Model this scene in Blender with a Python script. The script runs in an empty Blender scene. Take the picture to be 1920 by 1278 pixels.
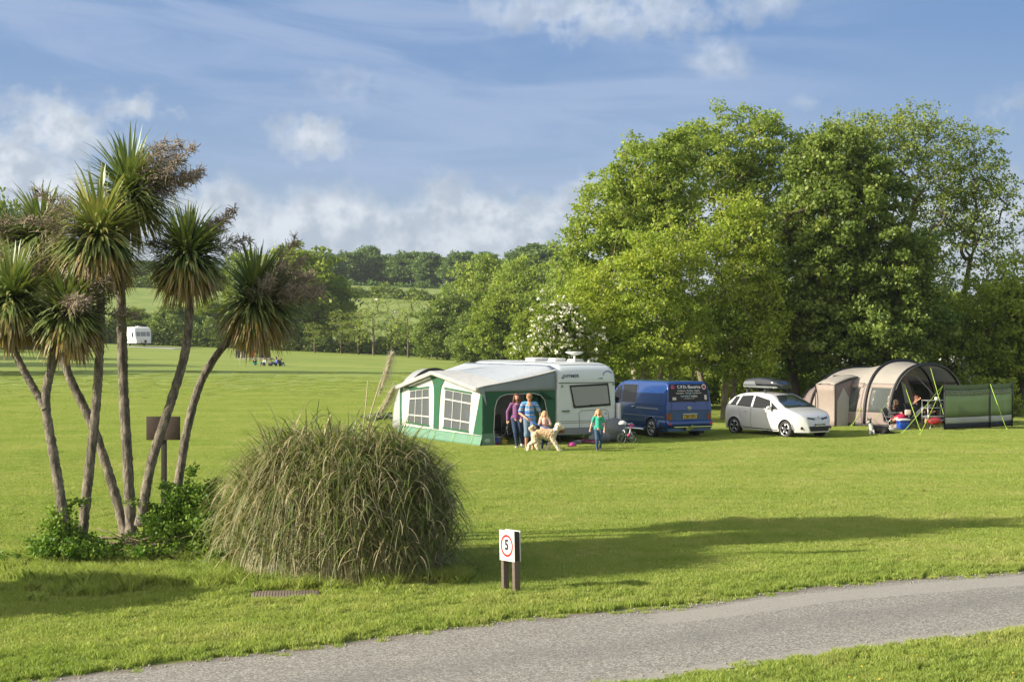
import bpy, bmesh, math, random
import numpy as np
from mathutils import Vector, Matrix
from math import sin, cos, pi, radians, atan2, sqrt

S = bpy.context.scene
COL = S.collection
CAMZ = 3.3
FPX = 2667.0                      # focal length in photograph pixels (50 mm on 36 mm)

# ------------------------------------------------------------------ camera
cam_d = bpy.data.cameras.new('camera'); cam_d.lens = 50.0; cam_d.sensor_width = 36.0
cam_d.clip_start = 0.1; cam_d.clip_end = 6000
cam = bpy.data.objects.new('camera', cam_d); COL.objects.link(cam)
cam.location = (0, 0, CAMZ); cam.rotation_euler = (radians(90), 0, 0)
S.camera = cam

# ------------------------------------------------------------------ sun
SUN_EL = 22.5; SUN_BACK = 15.0
sd = bpy.data.lights.new('sun', 'SUN'); sd.energy = 5.0; sd.angle = radians(0.5); sd.color = (1.0, 0.90, 0.72)
sun = bpy.data.objects.new('sun', sd); COL.objects.link(sun)
dirv = Vector((cos(radians(SUN_BACK)) * cos(radians(SUN_EL)), sin(radians(SUN_BACK)) * cos(radians(SUN_EL)), -sin(radians(SUN_EL))))
sun.rotation_euler = dirv.to_track_quat('-Z', 'Y').to_euler()
sun.location = (-60, -20, 40)

S.view_settings.view_transform = 'Standard'; S.view_settings.look = 'None'
S.view_settings.exposure = 0.7; S.view_settings.gamma = 1.0; S.view_settings.use_curve_mapping = False
S.render.engine = 'CYCLES'
S.cycles.max_bounces = 6; S.cycles.diffuse_bounces = 3; S.cycles.glossy_bounces = 3
S.cycles.transmission_bounces = 4; S.cycles.transparent_max_bounces = 12
S.cycles.caustics_reflective = False; S.cycles.caustics_refractive = False

# ------------------------------------------------------------------ node helper
class NT:
    def __init__(s, tree): s.t = tree; s.n = tree.nodes; s.l = tree.links
    def add(s, typ, **kw):
        n = s.n.new(typ)
        for k, v in kw.items(): setattr(n, k, v)
        return n
    def put(s, sock, v):
        if isinstance(v, bpy.types.NodeSocket): s.l.new(v, sock)
        elif v is not None: sock.default_value = v
    def m(s, op, a, b=None, c=None, clamp=False):
        n = s.add('ShaderNodeMath', operation=op, use_clamp=clamp)
        s.put(n.inputs[0], a)
        if b is not None: s.put(n.inputs[1], b)
        if c is not None: s.put(n.inputs[2], c)
        return n.outputs[0]
    def mix(s, f, a, b, blend='MIX'):
        n = s.add('ShaderNodeMix', data_type='RGBA', blend_type=blend)
        s.put(n.inputs[0], f)
        for i, v in ((6, a), (7, b)):
            if isinstance(v, (tuple, list)) and len(v) == 3: v = (*v, 1)
            s.put(n.inputs[i], v)
        return n.outputs[2]
    def noise(s, vec, scale, detail=4, rough=0.5, dist=0.0):
        n = s.add('ShaderNodeTexNoise'); s.put(n.inputs['Vector'], vec)
        n.inputs['Scale'].default_value = scale; n.inputs['Detail'].default_value = detail
        n.inputs['Roughness'].default_value = rough; n.inputs['Distortion'].default_value = dist
        return n.outputs['Fac']
    def ramp(s, f, stops, interp='LINEAR'):
        n = s.add('ShaderNodeValToRGB'); cr = n.color_ramp; cr.interpolation = interp
        while len(cr.elements) < len(stops): cr.elements.new(0.5)
        for e, (p, c) in zip(cr.elements, stops):
            e.position = p; e.color = (*c, 1) if len(c) == 3 else c
        s.put(n.inputs[0], f); return n.outputs[0]
    def sstep(s, f, a, b):
        n = s.add('ShaderNodeMapRange', interpolation_type='SMOOTHSTEP')
        s.put(n.inputs[0], f); n.inputs[1].default_value = a; n.inputs[2].default_value = b
        return n.outputs[0]
    def comb(s, x, y, z):
        n = s.add('ShaderNodeCombineXYZ'); s.put(n.inputs[0], x); s.put(n.inputs[1], y); s.put(n.inputs[2], z); return n.outputs[0]
    def sep(s, v):
        n = s.add('ShaderNodeSeparateXYZ'); s.put(n.inputs[0], v); return n.outputs

# ------------------------------------------------------------------ world: sky with clouds by direction
W = bpy.data.worlds.new('World'); S.world = W; W.use_nodes = True
w = NT(W.node_tree); w.n.clear()
geo = w.add('ShaderNodeTexCoord').outputs['Generated']
sx, sy, sz = w.sep(geo)
sky = w.add('ShaderNodeTexSky', sky_type='NISHITA'); sky.sun_disc = False
sky.sun_elevation = radians(SUN_EL); sky.sun_rotation = radians(270 - SUN_BACK)
sky.altitude = 50; sky.air_density = 1.0; sky.dust_density = 0.6; sky.ozone_density = 2.5
az = w.m('MULTIPLY', w.m('ARCTAN2', sx, sy), FPX)         # in photo pixels, only a convenient unit of angle
el = w.m('MULTIPLY', w.m('ARCSINE', sz), FPX)
vec = w.comb(w.m('DIVIDE', az, 100.0), w.m('DIVIDE', el, 100.0), 0.0)
n_big = w.noise(vec, 0.8, 6, 0.52)
n_fine = w.noise(vec, 2.2, 5, 0.55)
n_mix = w.m('ADD', w.m('MULTIPLY', n_big, 0.6), w.m('MULTIPLY', n_fine, 0.4))
nz = w.m('SUBTRACT', n_mix, 0.5)
def px(x, y): return (x - 960.0, 639.0 - y)
def blob(x, y, rx, ry, s=1.0):
    ax, ay = px(x, y)
    dx = w.m('DIVIDE', w.m('SUBTRACT', az, ax), rx); dy = w.m('DIVIDE', w.m('SUBTRACT', el, ay), ry)
    d = w.m('SQRT', w.m('ADD', w.m('MULTIPLY', dx, dx), w.m('MULTIPLY', dy, dy)))
    v = w.m('ADD', w.m('SUBTRACT', 1.0, d), w.m('MULTIPLY', nz, 4.0))
    return w.m('MULTIPLY', w.sstep(v, 0.05, .8), s)
cl = None
for b in ((590, 262, 112, 66, .95), (130, 262, 150, 85, 1.0), (262, 222, 92, 50, 1.05), (20, 310, 140, 70, .7), (1110, 30, 270, 66, .72), (1440, 22, 75, 52, .6),
          (1325, 132, 80, 50, .55), (1850, 222, 80, 50, .5), (640, 170, 90, 50, .3), (1500, 205, 40, 25, .4),
          (-400, 280, 300, 90, .8), (2400, 250, 300, 90, .8), (-1200, 300, 400, 120, .8), (3400, 300, 400, 120, .8)):
    v = blob(*b); cl = v if cl is None else w.m('MAXIMUM', cl, v)
# cloud bank along the horizon with a lumpy top
top = w.add('ShaderNodeFloatCurve'); cv = top.mapping.curves[0]
pts = [(-2000, 240), (0, 230), (300, 330), (450, 325), (520, 345), (650, 335), (740, 355), (860, 318), (980, 340), (1100, 320), (1300, 330), (2000, 340), (4000, 300)]
f = lambda x: (x + 2000) / 6000.0
while len(cv.points) < len(pts): cv.points.new(0.5, 0.5)
for p, (x, y) in zip(cv.points, pts): p.location = (f(x), (639 - y) / 600.0)
top.mapping.update()
w.put(top.inputs['Value'], w.m('DIVIDE', w.m('ADD', az, 2960.0), 6000.0))
ttop = w.m('MULTIPLY', top.outputs[0], 600.0)
bank = w.sstep(w.m('ADD', w.m('DIVIDE', w.m('SUBTRACT', ttop, el), 42.0), w.m('MULTIPLY', nz, 6.5)), 0.0, 1.5)
# bank thins out towards the horizon into pale haze
bank = w.m('MULTIPLY', bank, w.m('ADD', 0.66, w.m('MULTIPLY', w.sstep(el, 90.0, 260.0), 0.34)))
cl = w.m('MAXIMUM', cl, bank)
# long thin streaks high up
svec = w.comb(w.m('DIVIDE', az, 520.0), w.m('ADD', w.m('DIVIDE', el, 95.0), w.m('DIVIDE', az, 1400.0)), 3.0)
st = w.sstep(w.noise(svec, 1.0, 7, 0.58, 0.6), 0.36, 0.66)
st = w.m('MULTIPLY', st, w.m('MULTIPLY', w.sstep(el, 200.0, 330.0), 0.7))
stf = w.m('MULTIPLY', st, w.m('SUBTRACT', 1.0, w.sstep(az, 250.0, 900.0)))
# lit edges: difference of the field towards the sun
vec2 = w.comb(w.m('DIVIDE', w.m('ADD', az, 26.0), 100.0), w.m('DIVIDE', w.m('SUBTRACT', el, 20.0), 100.0), 0.0)
nb2 = w.m('ADD', w.m('MULTIPLY', w.noise(vec2, 0.8, 6, 0.52), 0.6), w.m('MULTIPLY', w.noise(vec2, 2.2, 5, 0.55), 0.4))
lit = w.sstep(w.m('SUBTRACT', nb2, n_mix), -0.12, 0.13)
ccol = w.mix(lit, (3.1, 3.6, 4.3), (5.2, 5.55, 6.0))
grad = w.ramp(w.m('DIVIDE', el, 900.0), [(0.0, (3.1, 3.55, 3.8)), (0.12, (2.7, 3.25, 3.8)), (0.36, (1.95, 2.75, 4.2)), (0.62, (1.15, 2.05, 3.85)), (1.0, (0.65, 1.5, 3.3))])
for e in grad.node.color_ramp.elements: pass
skyc = w.mix(0.15, grad, sky.outputs[0])
skyc = w.mix(stf, skyc, (2.6, 3.35, 4.8))
skyc = w.mix(w.m('MULTIPLY', cl, 0.92), skyc, ccol)
# unseen sky behind us brightened as added fill light; sun haze round the sun
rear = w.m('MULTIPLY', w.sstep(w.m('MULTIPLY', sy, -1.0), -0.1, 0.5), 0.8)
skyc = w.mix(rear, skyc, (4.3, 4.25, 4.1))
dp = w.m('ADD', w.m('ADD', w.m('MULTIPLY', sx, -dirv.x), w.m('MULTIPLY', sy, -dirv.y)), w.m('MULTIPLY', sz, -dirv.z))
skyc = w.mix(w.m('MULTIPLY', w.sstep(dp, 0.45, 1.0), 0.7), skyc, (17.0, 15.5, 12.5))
skyc = w.mix(w.sstep(el, -60.0, 0.0), (0.9, 1.2, 0.4), skyc)
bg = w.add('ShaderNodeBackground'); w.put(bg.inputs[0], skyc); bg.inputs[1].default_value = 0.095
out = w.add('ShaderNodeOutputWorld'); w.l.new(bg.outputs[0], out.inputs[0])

# ------------------------------------------------------------------ objects, tags, meshes
def P(x, y, D):                   # where the thing that shows at this spot of the photo stands, D metres ahead
    return Vector(((x - 960) * D / FPX, D, CAMZ - (y - 639) * D / FPX))
def G(x, y):                      # a spot on the flat near ground
    return P(x, y, CAMZ * FPX / (y - 639))
def tag(o, label=None, cat=None, group=None, kind=None):
    if label: o['label'] = label
    if cat: o['category'] = cat
    if group: o['group'] = group
    if kind: o['kind'] = kind
    return o
def empty(name, loc, rz=0, label=None, cat=None, group=None):
    o = bpy.data.objects.new(name, None); COL.objects.link(o); o.empty_display_size = 0.2
    o.location = loc; o.rotation_euler = (0, 0, rz); tag(o, label, cat, group); return o
def copy_tree(o, parent=None):
    c = o.copy(); COL.objects.link(c); c.parent = parent
    for ch in list(o.children): copy_tree(ch, c)
    return c

class MB:
    def __init__(s): s.v = []; s.f = []; s.mi = []; s.cur = 0; s.sm = []
    def add(s, vs, fs, smooth=False):
        k = len(s.v); s.v += [tuple(v) for v in vs]
        for f in fs: s.f.append([i + k for i in f]); s.mi.append(s.cur); s.sm.append(smooth)
    def box(s, c, d, rz=0, M=None):
        x, y, z = [t / 2 for t in d]
        vs = [Vector((a * x, b * y, e * z)) for a in (-1, 1) for b in (-1, 1) for e in (-1, 1)]
        R = M if M is not None else Matrix.Rotation(rz, 3, 'Z')
        vs = [R @ v + Vector(c) for v in vs]
        s.add(vs, [(0, 1, 3, 2), (4, 6, 7, 5), (0, 4, 5, 1), (2, 3, 7, 6), (0, 2, 6, 4), (1, 5, 7, 3)])
    def bbox(s, c, d, b=0.01, rz=0):          # box with chamfered edges
        x, y, z = [t / 2 for t in d]; b = min(b, x * .9, y * .9, z * .9)
        R = Matrix.Rotation(rz, 3, 'Z'); bm = bmesh.new(); bmesh.ops.create_cube(bm, size=1)
        for v in bm.verts: v.co = Vector((v.co.x * 2 * x, v.co.y * 2 * y, v.co.z * 2 * z))
        bmesh.ops.bevel(bm, geom=bm.edges[:] , offset=b, segments=2, affect='EDGES', profile=0.5)
        bm.verts.index_update()
        s.add([R @ v.co + Vector(c) for v in bm.verts], [[v.index for v in f.verts] for f in bm.faces], True); bm.free()
    def tube(s, pts, r, n=8, caps=True, smooth=True):
        pts = [Vector(p) for p in pts]; rs = r if isinstance(r, (list, tuple)) else [r] * len(pts)
        k = len(s.v); up = None; vs = []
        for i, p in enumerate(pts):
            t = (pts[min(i + 1, len(pts) - 1)] - pts[max(i - 1, 0)])
            if t.length < 1e-9: t = Vector((0, 0, 1))
            t.normalize()
            if up is None:
                a = Vector((1, 0, 0)) if abs(t.x) < .9 else Vector((0, 1, 0)); up = a.cross(t).normalized()
            up = (up - t * up.dot(t)).normalized(); b = t.cross(up)
            for j in range(n):
                an = 2 * pi * j / n; vs.append(p + (up * cos(an) + b * sin(an)) * rs[i])
        fs = [(i * n + j, i * n + (j + 1) % n, (i + 1) * n + (j + 1) % n, (i + 1) * n + j) for i in range(len(pts) - 1) for j in range(n)]
        if caps: fs += [tuple(range(n - 1, -1, -1)), tuple((len(pts) - 1) * n + j for j in range(n))]
        s.add(vs, fs, smooth)
    def ball(s, c, r, n=12, m=8):
        r = (r, r, r) if not isinstance(r, (tuple, list)) else r
        vs = [(c[0], c[1], c[2] - r[2])]
        for i in range(1, m):
            a = -pi / 2 + pi * i / m
            for j in range(n):
                t = 2 * pi * j / n; vs.append((c[0] + r[0] * cos(a) * cos(t), c[1] + r[1] * cos(a) * sin(t), c[2] + r[2] * sin(a)))
        vs.append((c[0], c[1], c[2] + r[2])); L = len(vs) - 1
        fs = [(0, 1 + (j + 1) % n, 1 + j) for j in range(n)]
        for i in range(m - 2):
            for j in range(n):
                a = 1 + i * n + j; b = 1 + i * n + (j + 1) % n; fs.append((a, b, b + n, a + n))
        fs += [(L, L - n + j, L - n + (j + 1) % n) for j in range(n)]
        s.add(vs, fs, True)
    def cap(s, p0, p1, r0, r1, n=10):         # tapered capsule
        p0, p1 = Vector(p0), Vector(p1); t = (p1 - p0)
        if t.length < 1e-6: return s.ball(p0, r0)
        t.normalize(); pts = []; rs = []
        for a in (-80, -55, -28, 0): pts.append(p0 + t * r0 * sin(radians(a))); rs.append(r0 * cos(radians(a)))
        for a in (0, 28, 55, 80): pts.append(p1 + t * r1 * sin(radians(a))); rs.append(r1 * cos(radians(a)))
        s.tube(pts, rs, n)
    def torus(s, c, R, r, axis='y', n=28, m=8, a0=0, a1=2 * pi):
        full = abs(a1 - a0 - 2 * pi) < 1e-6; pts = []
        for i in range(n + (0 if full else 1)):
            a = a0 + (a1 - a0) * i / n; u, v = R * cos(a), R * sin(a)
            pts.append(Vector(c) + Vector({'y': (u, 0, v), 'x': (0, u, v), 'z': (u, v, 0)}[axis]))
        if full: pts += pts[:2]
        s.tube(pts, r, m, caps=not full)
    def grid(s, fn, nu, nv, smooth=True, flip=False):
        vs = [fn(i / nu, j / nv) for i in range(nu + 1) for j in range(nv + 1)]
        fs = []
        for i in range(nu):
            for j in range(nv):
                a = i * (nv + 1) + j; q = (a, a + nv + 1, a + nv + 2, a + 1); fs.append(q[::-1] if flip else q)
        s.add(vs, fs, smooth)
    def disc(s, c, r, axis='y', n=20, th=0.01):
        ax = Vector({'x': (1, 0, 0), 'y': (0, 1, 0), 'z': (0, 0, 1)}[axis])
        s.tube([Vector(c) - ax * th / 2, Vector(c) + ax * th / 2], r, n, smooth=False)
    def poly(s, pts): s.add(pts, [tuple(range(len(pts)))])
    def prism(s, pts, off):                   # polygon given thickness along off
        n = len(pts); off = Vector(off); vs = [Vector(p) for p in pts] + [Vector(p) + off for p in pts]
        s.add(vs, [tuple(range(n))[::-1], tuple(range(n, 2 * n))] + [(i, (i + 1) % n, n + (i + 1) % n, n + i) for i in range(n)])
    def build(s, name, mats, parent=None, mods=None, loc=None, rz=None):
        me = bpy.data.meshes.new(name); me.from_pydata(s.v, [], s.f); me.update()
        for m_ in (mats if isinstance(mats, (list, tuple)) else [mats]): me.materials.append(m_)
        me.polygons.foreach_set('use_smooth', s.sm); me.polygons.foreach_set('material_index', s.mi)
        o = bpy.data.objects.new(name, me); COL.objects.link(o)
        if parent is not None: o.parent = parent
        if loc is not None: o.location = loc
        if rz is not None: o.rotation_euler = (0, 0, rz)
        for md in (mods or []):
            if md[0] == 'remesh':
                x = o.modifiers.new('r', 'REMESH'); x.mode = 'VOXEL'; x.voxel_size = md[1]; x.use_smooth_shade = True
                sm = o.modifiers.new('s', 'SMOOTH'); sm.iterations = md[2] if len(md) > 2 else 3; sm.factor = .5
            elif md[0] == 'solid':
                x = o.modifiers.new('t', 'SOLIDIFY'); x.thickness = md[1]; x.offset = 0
            elif md[0] == 'bevel':
                x = o.modifiers.new('b', 'BEVEL'); x.width = md[1]; x.segments = 2
            elif md[0] == 'displace':
                tx = bpy.data.textures.new('fluff', 'CLOUDS'); tx.noise_scale = md[2]; tx.noise_depth = 2
                x = o.modifiers.new('d', 'DISPLACE'); x.texture = tx; x.strength = md[1]; x.texture_coords = 'LOCAL'
        return o

def np_mesh(name, V, F, mat, parent=None, rnd=None, smooth=False):
    """V (n,3) float, F (m,k) int, one quad or triangle size k"""
    me = bpy.data.meshes.new(name); m, k = F.shape
    me.vertices.add(len(V)); me.vertices.foreach_set('co', np.ascontiguousarray(V, dtype=np.float32).ravel())
    me.loops.add(m * k); me.loops.foreach_set('vertex_index', np.ascontiguousarray(F, dtype=np.int32).ravel())
    me.polygons.add(m); me.polygons.foreach_set('loop_start', np.arange(0, m * k, k, dtype=np.int32))
    try: me.polygons.foreach_set('loop_total', np.full(m, k, dtype=np.int32))
    except Exception: pass
    if rnd is not None:
        a = me.attributes.new('rnd', 'FLOAT', 'FACE'); a.data.foreach_set('value', np.ascontiguousarray(rnd, dtype=np.float32))
    me.update(calc_edges=True)
    if smooth: me.polygons.foreach_set('use_smooth', np.ones(m, dtype=bool))
    me.materials.append(mat)
    o = bpy.data.objects.new(name, me); COL.objects.link(o)
    if parent is not None: o.parent = parent
    return o

# ------------------------------------------------------------------ materials
def mat(name, col=(.5, .5, .5), rough=.6, metal=0, coat=0, spec=.5, noise=0, nscale=8, bump=0, bscale=30, alpha=1, trans=0, emit=None, sheen=0):
    m = bpy.data.materials.new(name); m.use_nodes = True; t = NT(m.node_tree)
    b = t.n['Principled BSDF']; c = (*col, 1)
    tc = t.add('ShaderNodeTexCoord').outputs['Object']
    if noise:
        nn = t.noise(tc, nscale, 5, .6)
        k = t.m('ADD', 1 - noise, t.m('MULTIPLY', nn, 2 * noise))
        mx = t.add('ShaderNodeVectorMath', operation='SCALE'); mx.inputs[0].default_value = col; t.put(mx.inputs['Scale'], k)
        t.l.new(mx.outputs[0], b.inputs['Base Color'])
    else: b.inputs['Base Color'].default_value = c
    b.inputs['Roughness'].default_value = rough; b.inputs['Metallic'].default_value = metal
    b.inputs['Coat Weight'].default_value = coat; b.inputs['Coat Roughness'].default_value = .06
    b.inputs['Specular IOR Level'].default_value = spec
    b.inputs['Transmission Weight'].default_value = trans; b.inputs['Alpha'].default_value = alpha
    if sheen: b.inputs['Sheen Weight'].default_value = sheen
    if bump:
        bn = t.add('ShaderNodeBump'); bn.inputs['Strength'].default_value = bump; bn.inputs['Distance'].default_value = .02
        t.put(bn.inputs['Height'], t.noise(tc, bscale, 5, .6)); t.l.new(bn.outputs[0], b.inputs['Normal'])
    return m

def fabric(name, col, transl=.25, noise=.08, nscale=3, bump=.35, bscale=2.5):
    """tent cloth: slightly translucent, gentle wrinkles"""
    m = bpy.data.materials.new(name); m.use_nodes = True; t = NT(m.node_tree); t.n.clear()
    tc = t.add('ShaderNodeTexCoord').outputs['Object']
    nn = t.noise(tc, nscale, 5, .6)
    mx = t.add('ShaderNodeVectorMath', operation='SCALE'); mx.inputs[0].default_value = col
    t.put(mx.inputs['Scale'], t.m('ADD', 1 - noise, t.m('MULTIPLY', nn, 2 * noise)))
    bn = t.add('ShaderNodeBump'); bn.inputs['Strength'].default_value = bump; bn.inputs['Distance'].default_value = .08
    t.put(bn.inputs['Height'], t.noise(tc, bscale, 4, .55, .6))
    d = t.add('ShaderNodeBsdfPrincipled'); t.l.new(mx.outputs[0], d.inputs['Base Color']); d.inputs['Roughness'].default_value = .55
    t.l.new(bn.outputs[0], d.inputs['Normal'])
    tr = t.add('ShaderNodeBsdfTranslucent'); t.l.new(mx.outputs[0], tr.inputs[0])
    ms = t.add('ShaderNodeMixShader'); ms.inputs[0].default_value = transl
    t.l.new(d.outputs[0], ms.inputs[1]); t.l.new(tr.outputs[0], ms.inputs[2])
    o = t.add('ShaderNodeOutputMaterial'); t.l.new(ms.outputs[0], o.inputs[0]); return m

def clear(name, col, amount, rough=.08):
    """clear plastic or window glass one can see through; amount = share that is see-through"""
    m = bpy.data.materials.new(name); m.use_nodes = True; t = NT(m.node_tree); t.n.clear()
    tr = t.add('ShaderNodeBsdfTransparent'); tr.inputs[0].default_value = (*[min(1, c * 1.0 + .55) for c in col], 1)
    g = t.add('ShaderNodeBsdfPrincipled'); g.inputs['Base Color'].default_value = (*col, 1); g.inputs['Roughness'].default_value = rough
    tc = t.add('ShaderNodeTexCoord').outputs['Object']
    bn = t.add('ShaderNodeBump'); bn.inputs['Strength'].default_value = .5; bn.inputs['Distance'].default_value = .05
    t.put(bn.inputs['Height'], t.noise(tc, 3.5, 3, .5, .8)); t.l.new(bn.outputs[0], g.inputs['Normal'])
    ms = t.add('ShaderNodeMixShader'); ms.inputs[0].default_value = 1 - amount
    t.l.new(tr.outputs[0], ms.inputs[1]); t.l.new(g.outputs[0], ms.inputs[2])
    o = t.add('ShaderNodeOutputMaterial'); t.l.new(ms.outputs[0], o.inputs[0]); return m

def leafmat(name, stops, transl=.35, gloss=.06, big=0.0, gain=1.0):
    """leaf colour varies leaf by leaf (rnd) and gently over the crown"""
    m = bpy.data.materials.new(name); m.use_nodes = True; t = NT(m.node_tree); t.n.clear()
    a = t.add('ShaderNodeAttribute'); a.attribute_name = 'rnd'
    f = a.outputs['Fac']
    if big:
        oi = t.add('ShaderNodeTexCoord').outputs['Object']
        f = t.m('ADD', t.m('MULTIPLY', f, 1 - big), t.m('MULTIPLY', t.sstep(t.noise(oi, .35, 3, .6), .3, .7), big))
    stops = [tuple(min(.8, v * gain) for v in s_) for s_ in stops]
    n = len(stops); c = t.ramp(f, [((i + .0) / (n - 1), s) for i, s in enumerate(stops)])
    d = t.add('ShaderNodeBsdfDiffuse'); t.l.new(c, d.inputs[0])
    tr = t.add('ShaderNodeBsdfTranslucent')
    br = t.mix(.5, c, (.9, 1.0, .25), 'MULTIPLY'); t.l.new(t.mix(.6, c, br), tr.inputs[0])
    ms = t.add('ShaderNodeMixShader'); ms.inputs[0].default_value = transl
    t.l.new(d.outputs[0], ms.inputs[1]); t.l.new(tr.outputs[0], ms.inputs[2])
    g = t.add('ShaderNodeBsdfGlossy'); g.inputs['Roughness'].default_value = .55; g.inputs[0].default_value = (.8, .85, .9, 1)
    m2 = t.add('ShaderNodeMixShader'); m2.inputs[0].default_value = gloss
    t.l.new(ms.outputs[0], m2.inputs[1]); t.l.new(g.outputs[0], m2.inputs[2])
    o = t.add('ShaderNodeOutputMaterial'); t.l.new(m2.outputs[0], o.inputs[0]); return m

def barkmat(name, c0, c1, scale=6, bump=.8):
    m = bpy.data.materials.new(name); m.use_nodes = True; t = NT(m.node_tree)
    b = t.n['Principled BSDF']; tc = t.add('ShaderNodeTexCoord').outputs['Object']
    mp = t.add('ShaderNodeMapping'); mp.inputs['Scale'].default_value = (1, 1, .35); t.l.new(tc, mp.inputs[0])
    n1 = t.noise(mp.outputs[0], scale, 6, .7); c = t.ramp(t.sstep(n1, .35, .68), [(0, c0), (1, c1)])
    t.l.new(c, b.inputs['Base Color']); b.inputs['Roughness'].default_value = .9
    bn = t.add('ShaderNodeBump'); bn.inputs['Strength'].default_value = bump; bn.inputs['Distance'].default_value = .05
    t.put(bn.inputs['Height'], t.noise(mp.outputs[0], scale * 2.5, 6, .7)); t.l.new(bn.outputs[0], b.inputs['Normal'])
    return m

# ------------------------------------------------------------------ ground
def sstep(t): t = np.clip(t, 0, 1); return t * t * (3 - 2 * t)
def zt(X, Y):
    X = np.asarray(X, float); Y = np.asarray(Y, float)
    lawn = sstep((Y - 70) / 135) * (.6 - .0405 * np.clip(X, -80, 30))
    hill = 14.6 * sstep((Y - 200) / 150) * (1 - .25 * sstep((X - 40) / 200))
    far = 6 * sstep((Y - 450) / 900)
    und = .02 * np.sin(X * .9 + .4 * Y) * np.sin(Y * .55) * sstep((Y - 17) / 10)
    return lawn + hill + far + und
def ztf(X, Y): return float(zt(X, Y))
def onground(x, y): return Vector((x, y, ztf(x, y)))

EU = [G(*p) for p in ((60, 1278), (320, 1244), (640, 1204), (960, 1163), (1280, 1134), (1500, 1103), (1700, 1087), (1920, 1071))]
EL_ = [G(*p) for p in ((1200, 1278), (1350, 1257), (1500, 1236), (1700, 1208), (1920, 1178))]
def edge(pts, x):
    xs = [p.x for p in pts]; ys = [p.y for p in pts]
    x = np.asarray(x, float); y = np.interp(x, xs, ys)
    s0 = (ys[1] - ys[0]) / (xs[1] - xs[0]); s1 = (ys[-1] - ys[-2]) / (xs[-1] - xs[-2])
    y = np.where(x < xs[0], ys[0] + (x - xs[0]) * s0, y); return np.where(x > xs[-1], ys[-1] + (x - xs[-1]) * s1, y)
def wob(x, k): return .04 * np.sin(x * 1.3 + k) + .012 * np.sin(x * 6.1 + 2 * k) + .014 * np.sin(x * 17.7 + k * 3)
def yu(x): return edge(EU, x) + wob(np.asarray(x, float), 1)
def yl(x): return edge(EL_, x) + wob(np.asarray(x, float), 4)

xs = np.concatenate([np.linspace(-3000, -130, 14), np.linspace(-120, 120, 161), np.linspace(130, 3000, 14)])
ys = np.concatenate([np.linspace(-300, 8, 8), np.linspace(9, 80, 72), np.linspace(82, 380, 110), np.linspace(400, 3600, 24)])
XX, YY = np.meshgrid(xs, ys); V = np.stack([XX, YY, zt(XX, YY)], -1).reshape(-1, 3)
nx = len(xs); ii, jj = np.meshgrid(np.arange(nx - 1), np.arange(len(ys) - 1)); a = (jj * nx + ii).ravel()
F = np.stack([a, a + 1, a + nx + 1, a + nx], -1)
gm = bpy.data.materials.new('lawn_ground'); gm.use_nodes = True; t = NT(gm.node_tree); b = t.n['Principled BSDF']
pos = t.add('ShaderNodeNewGeometry').outputs['Position']; X_, Y_, Z_ = t.sep(pos)
n1 = t.noise(pos, .12, 5, .6); n2 = t.noise(pos, 1.3, 6, .65); n3 = t.noise(pos, 14.0, 5, .7)
c = t.ramp(t.sstep(n1, .3, .7), [(0, (.215, .305, .05)), (1, (.31, .375, .075))])
c = t.mix(t.sstep(n2, .35, .75), c, (.33, .36, .11))
stv = t.comb(t.m('MULTIPLY', X_, .03), t.m('MULTIPLY', Y_, .25), 0.0)
stripe = t.m('ADD', t.noise(stv, 1.0, 3, .5), t.m('MULTIPLY', t.m('SINE', t.m('ADD', t.m('MULTIPLY', t.m('ADD', Y_, t.m('MULTIPLY', t.m('MULTIPLY', X_, X_), .006)), 1.1), t.m('MULTIPLY', n1, 5.0))), .05))
c = t.mix(t.m('MULTIPLY', t.sstep(stripe, .42, .6), .55), c, (.19, .265, .05))
k3 = t.m('ADD', .6, t.m('MULTIPLY', n3, .8)); vs = t.add('ShaderNodeVectorMath', operation='SCALE')
t.l.new(c, vs.inputs[0]); t.put(vs.inputs['Scale'], k3)
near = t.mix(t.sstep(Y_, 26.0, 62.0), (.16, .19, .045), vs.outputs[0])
pas = t.mix(t.sstep(t.noise(pos, .22, 6, .7), .35, .7), (.20, .27, .07), (.29, .34, .10))
c = t.mix(t.sstep(Y_, 204.0, 212.0), near, pas)
t.l.new(c, b.inputs['Base Color']); b.inputs['Roughness'].default_value = .9; b.inputs['Specular IOR Level'].default_value = .15
bn = t.add('ShaderNodeBump'); bn.inputs['Strength'].default_value = .7; bn.inputs['Distance'].default_value = .06
t.put(bn.inputs['Height'], t.noise(pos, 7.0, 6, .75)); t.l.new(bn.outputs[0], b.inputs['Normal'])
ground = np_mesh('ground', V, F, gm, smooth=True); tag(ground, kind='structure')

# road
def road_pt(x, v):
    a_, b_ = float(yl(x)), float(yu(x)); return (x, a_ + (b_ - a_) * v, .006 + .03 * sin(pi * v))
rx_ = np.linspace(-26, 34, 601); mb = MB(); nv = 12
mb.grid(lambda u, v: road_pt(-26 + 60 * u, v), 600, nv)
rm = bpy.data.materials.new('road_chippings'); rm.use_nodes = True; t = NT(rm.node_tree); b = t.n['Principled BSDF']
pos = t.add('ShaderNodeNewGeometry').outputs['Position']; X_, Y_, Z_ = t.sep(pos)
uvn = t.add('ShaderNodeUVMap'); uvn.uv_map = 'across'; U_, V_, _z = t.sep(uvn.outputs[0])
vo = t.add('ShaderNodeTexVoronoi'); t.l.new(pos, vo.inputs['Vector']); vo.inputs['Scale'].default_value = 62
st = t.sep(vo.outputs['Color'])[0]
chip = t.ramp(st, [(0, (.15, .142, .125)), (.35, (.25, .235, .205)), (.7, (.34, .32, .28)), (1, (.50, .47, .41))])
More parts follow.
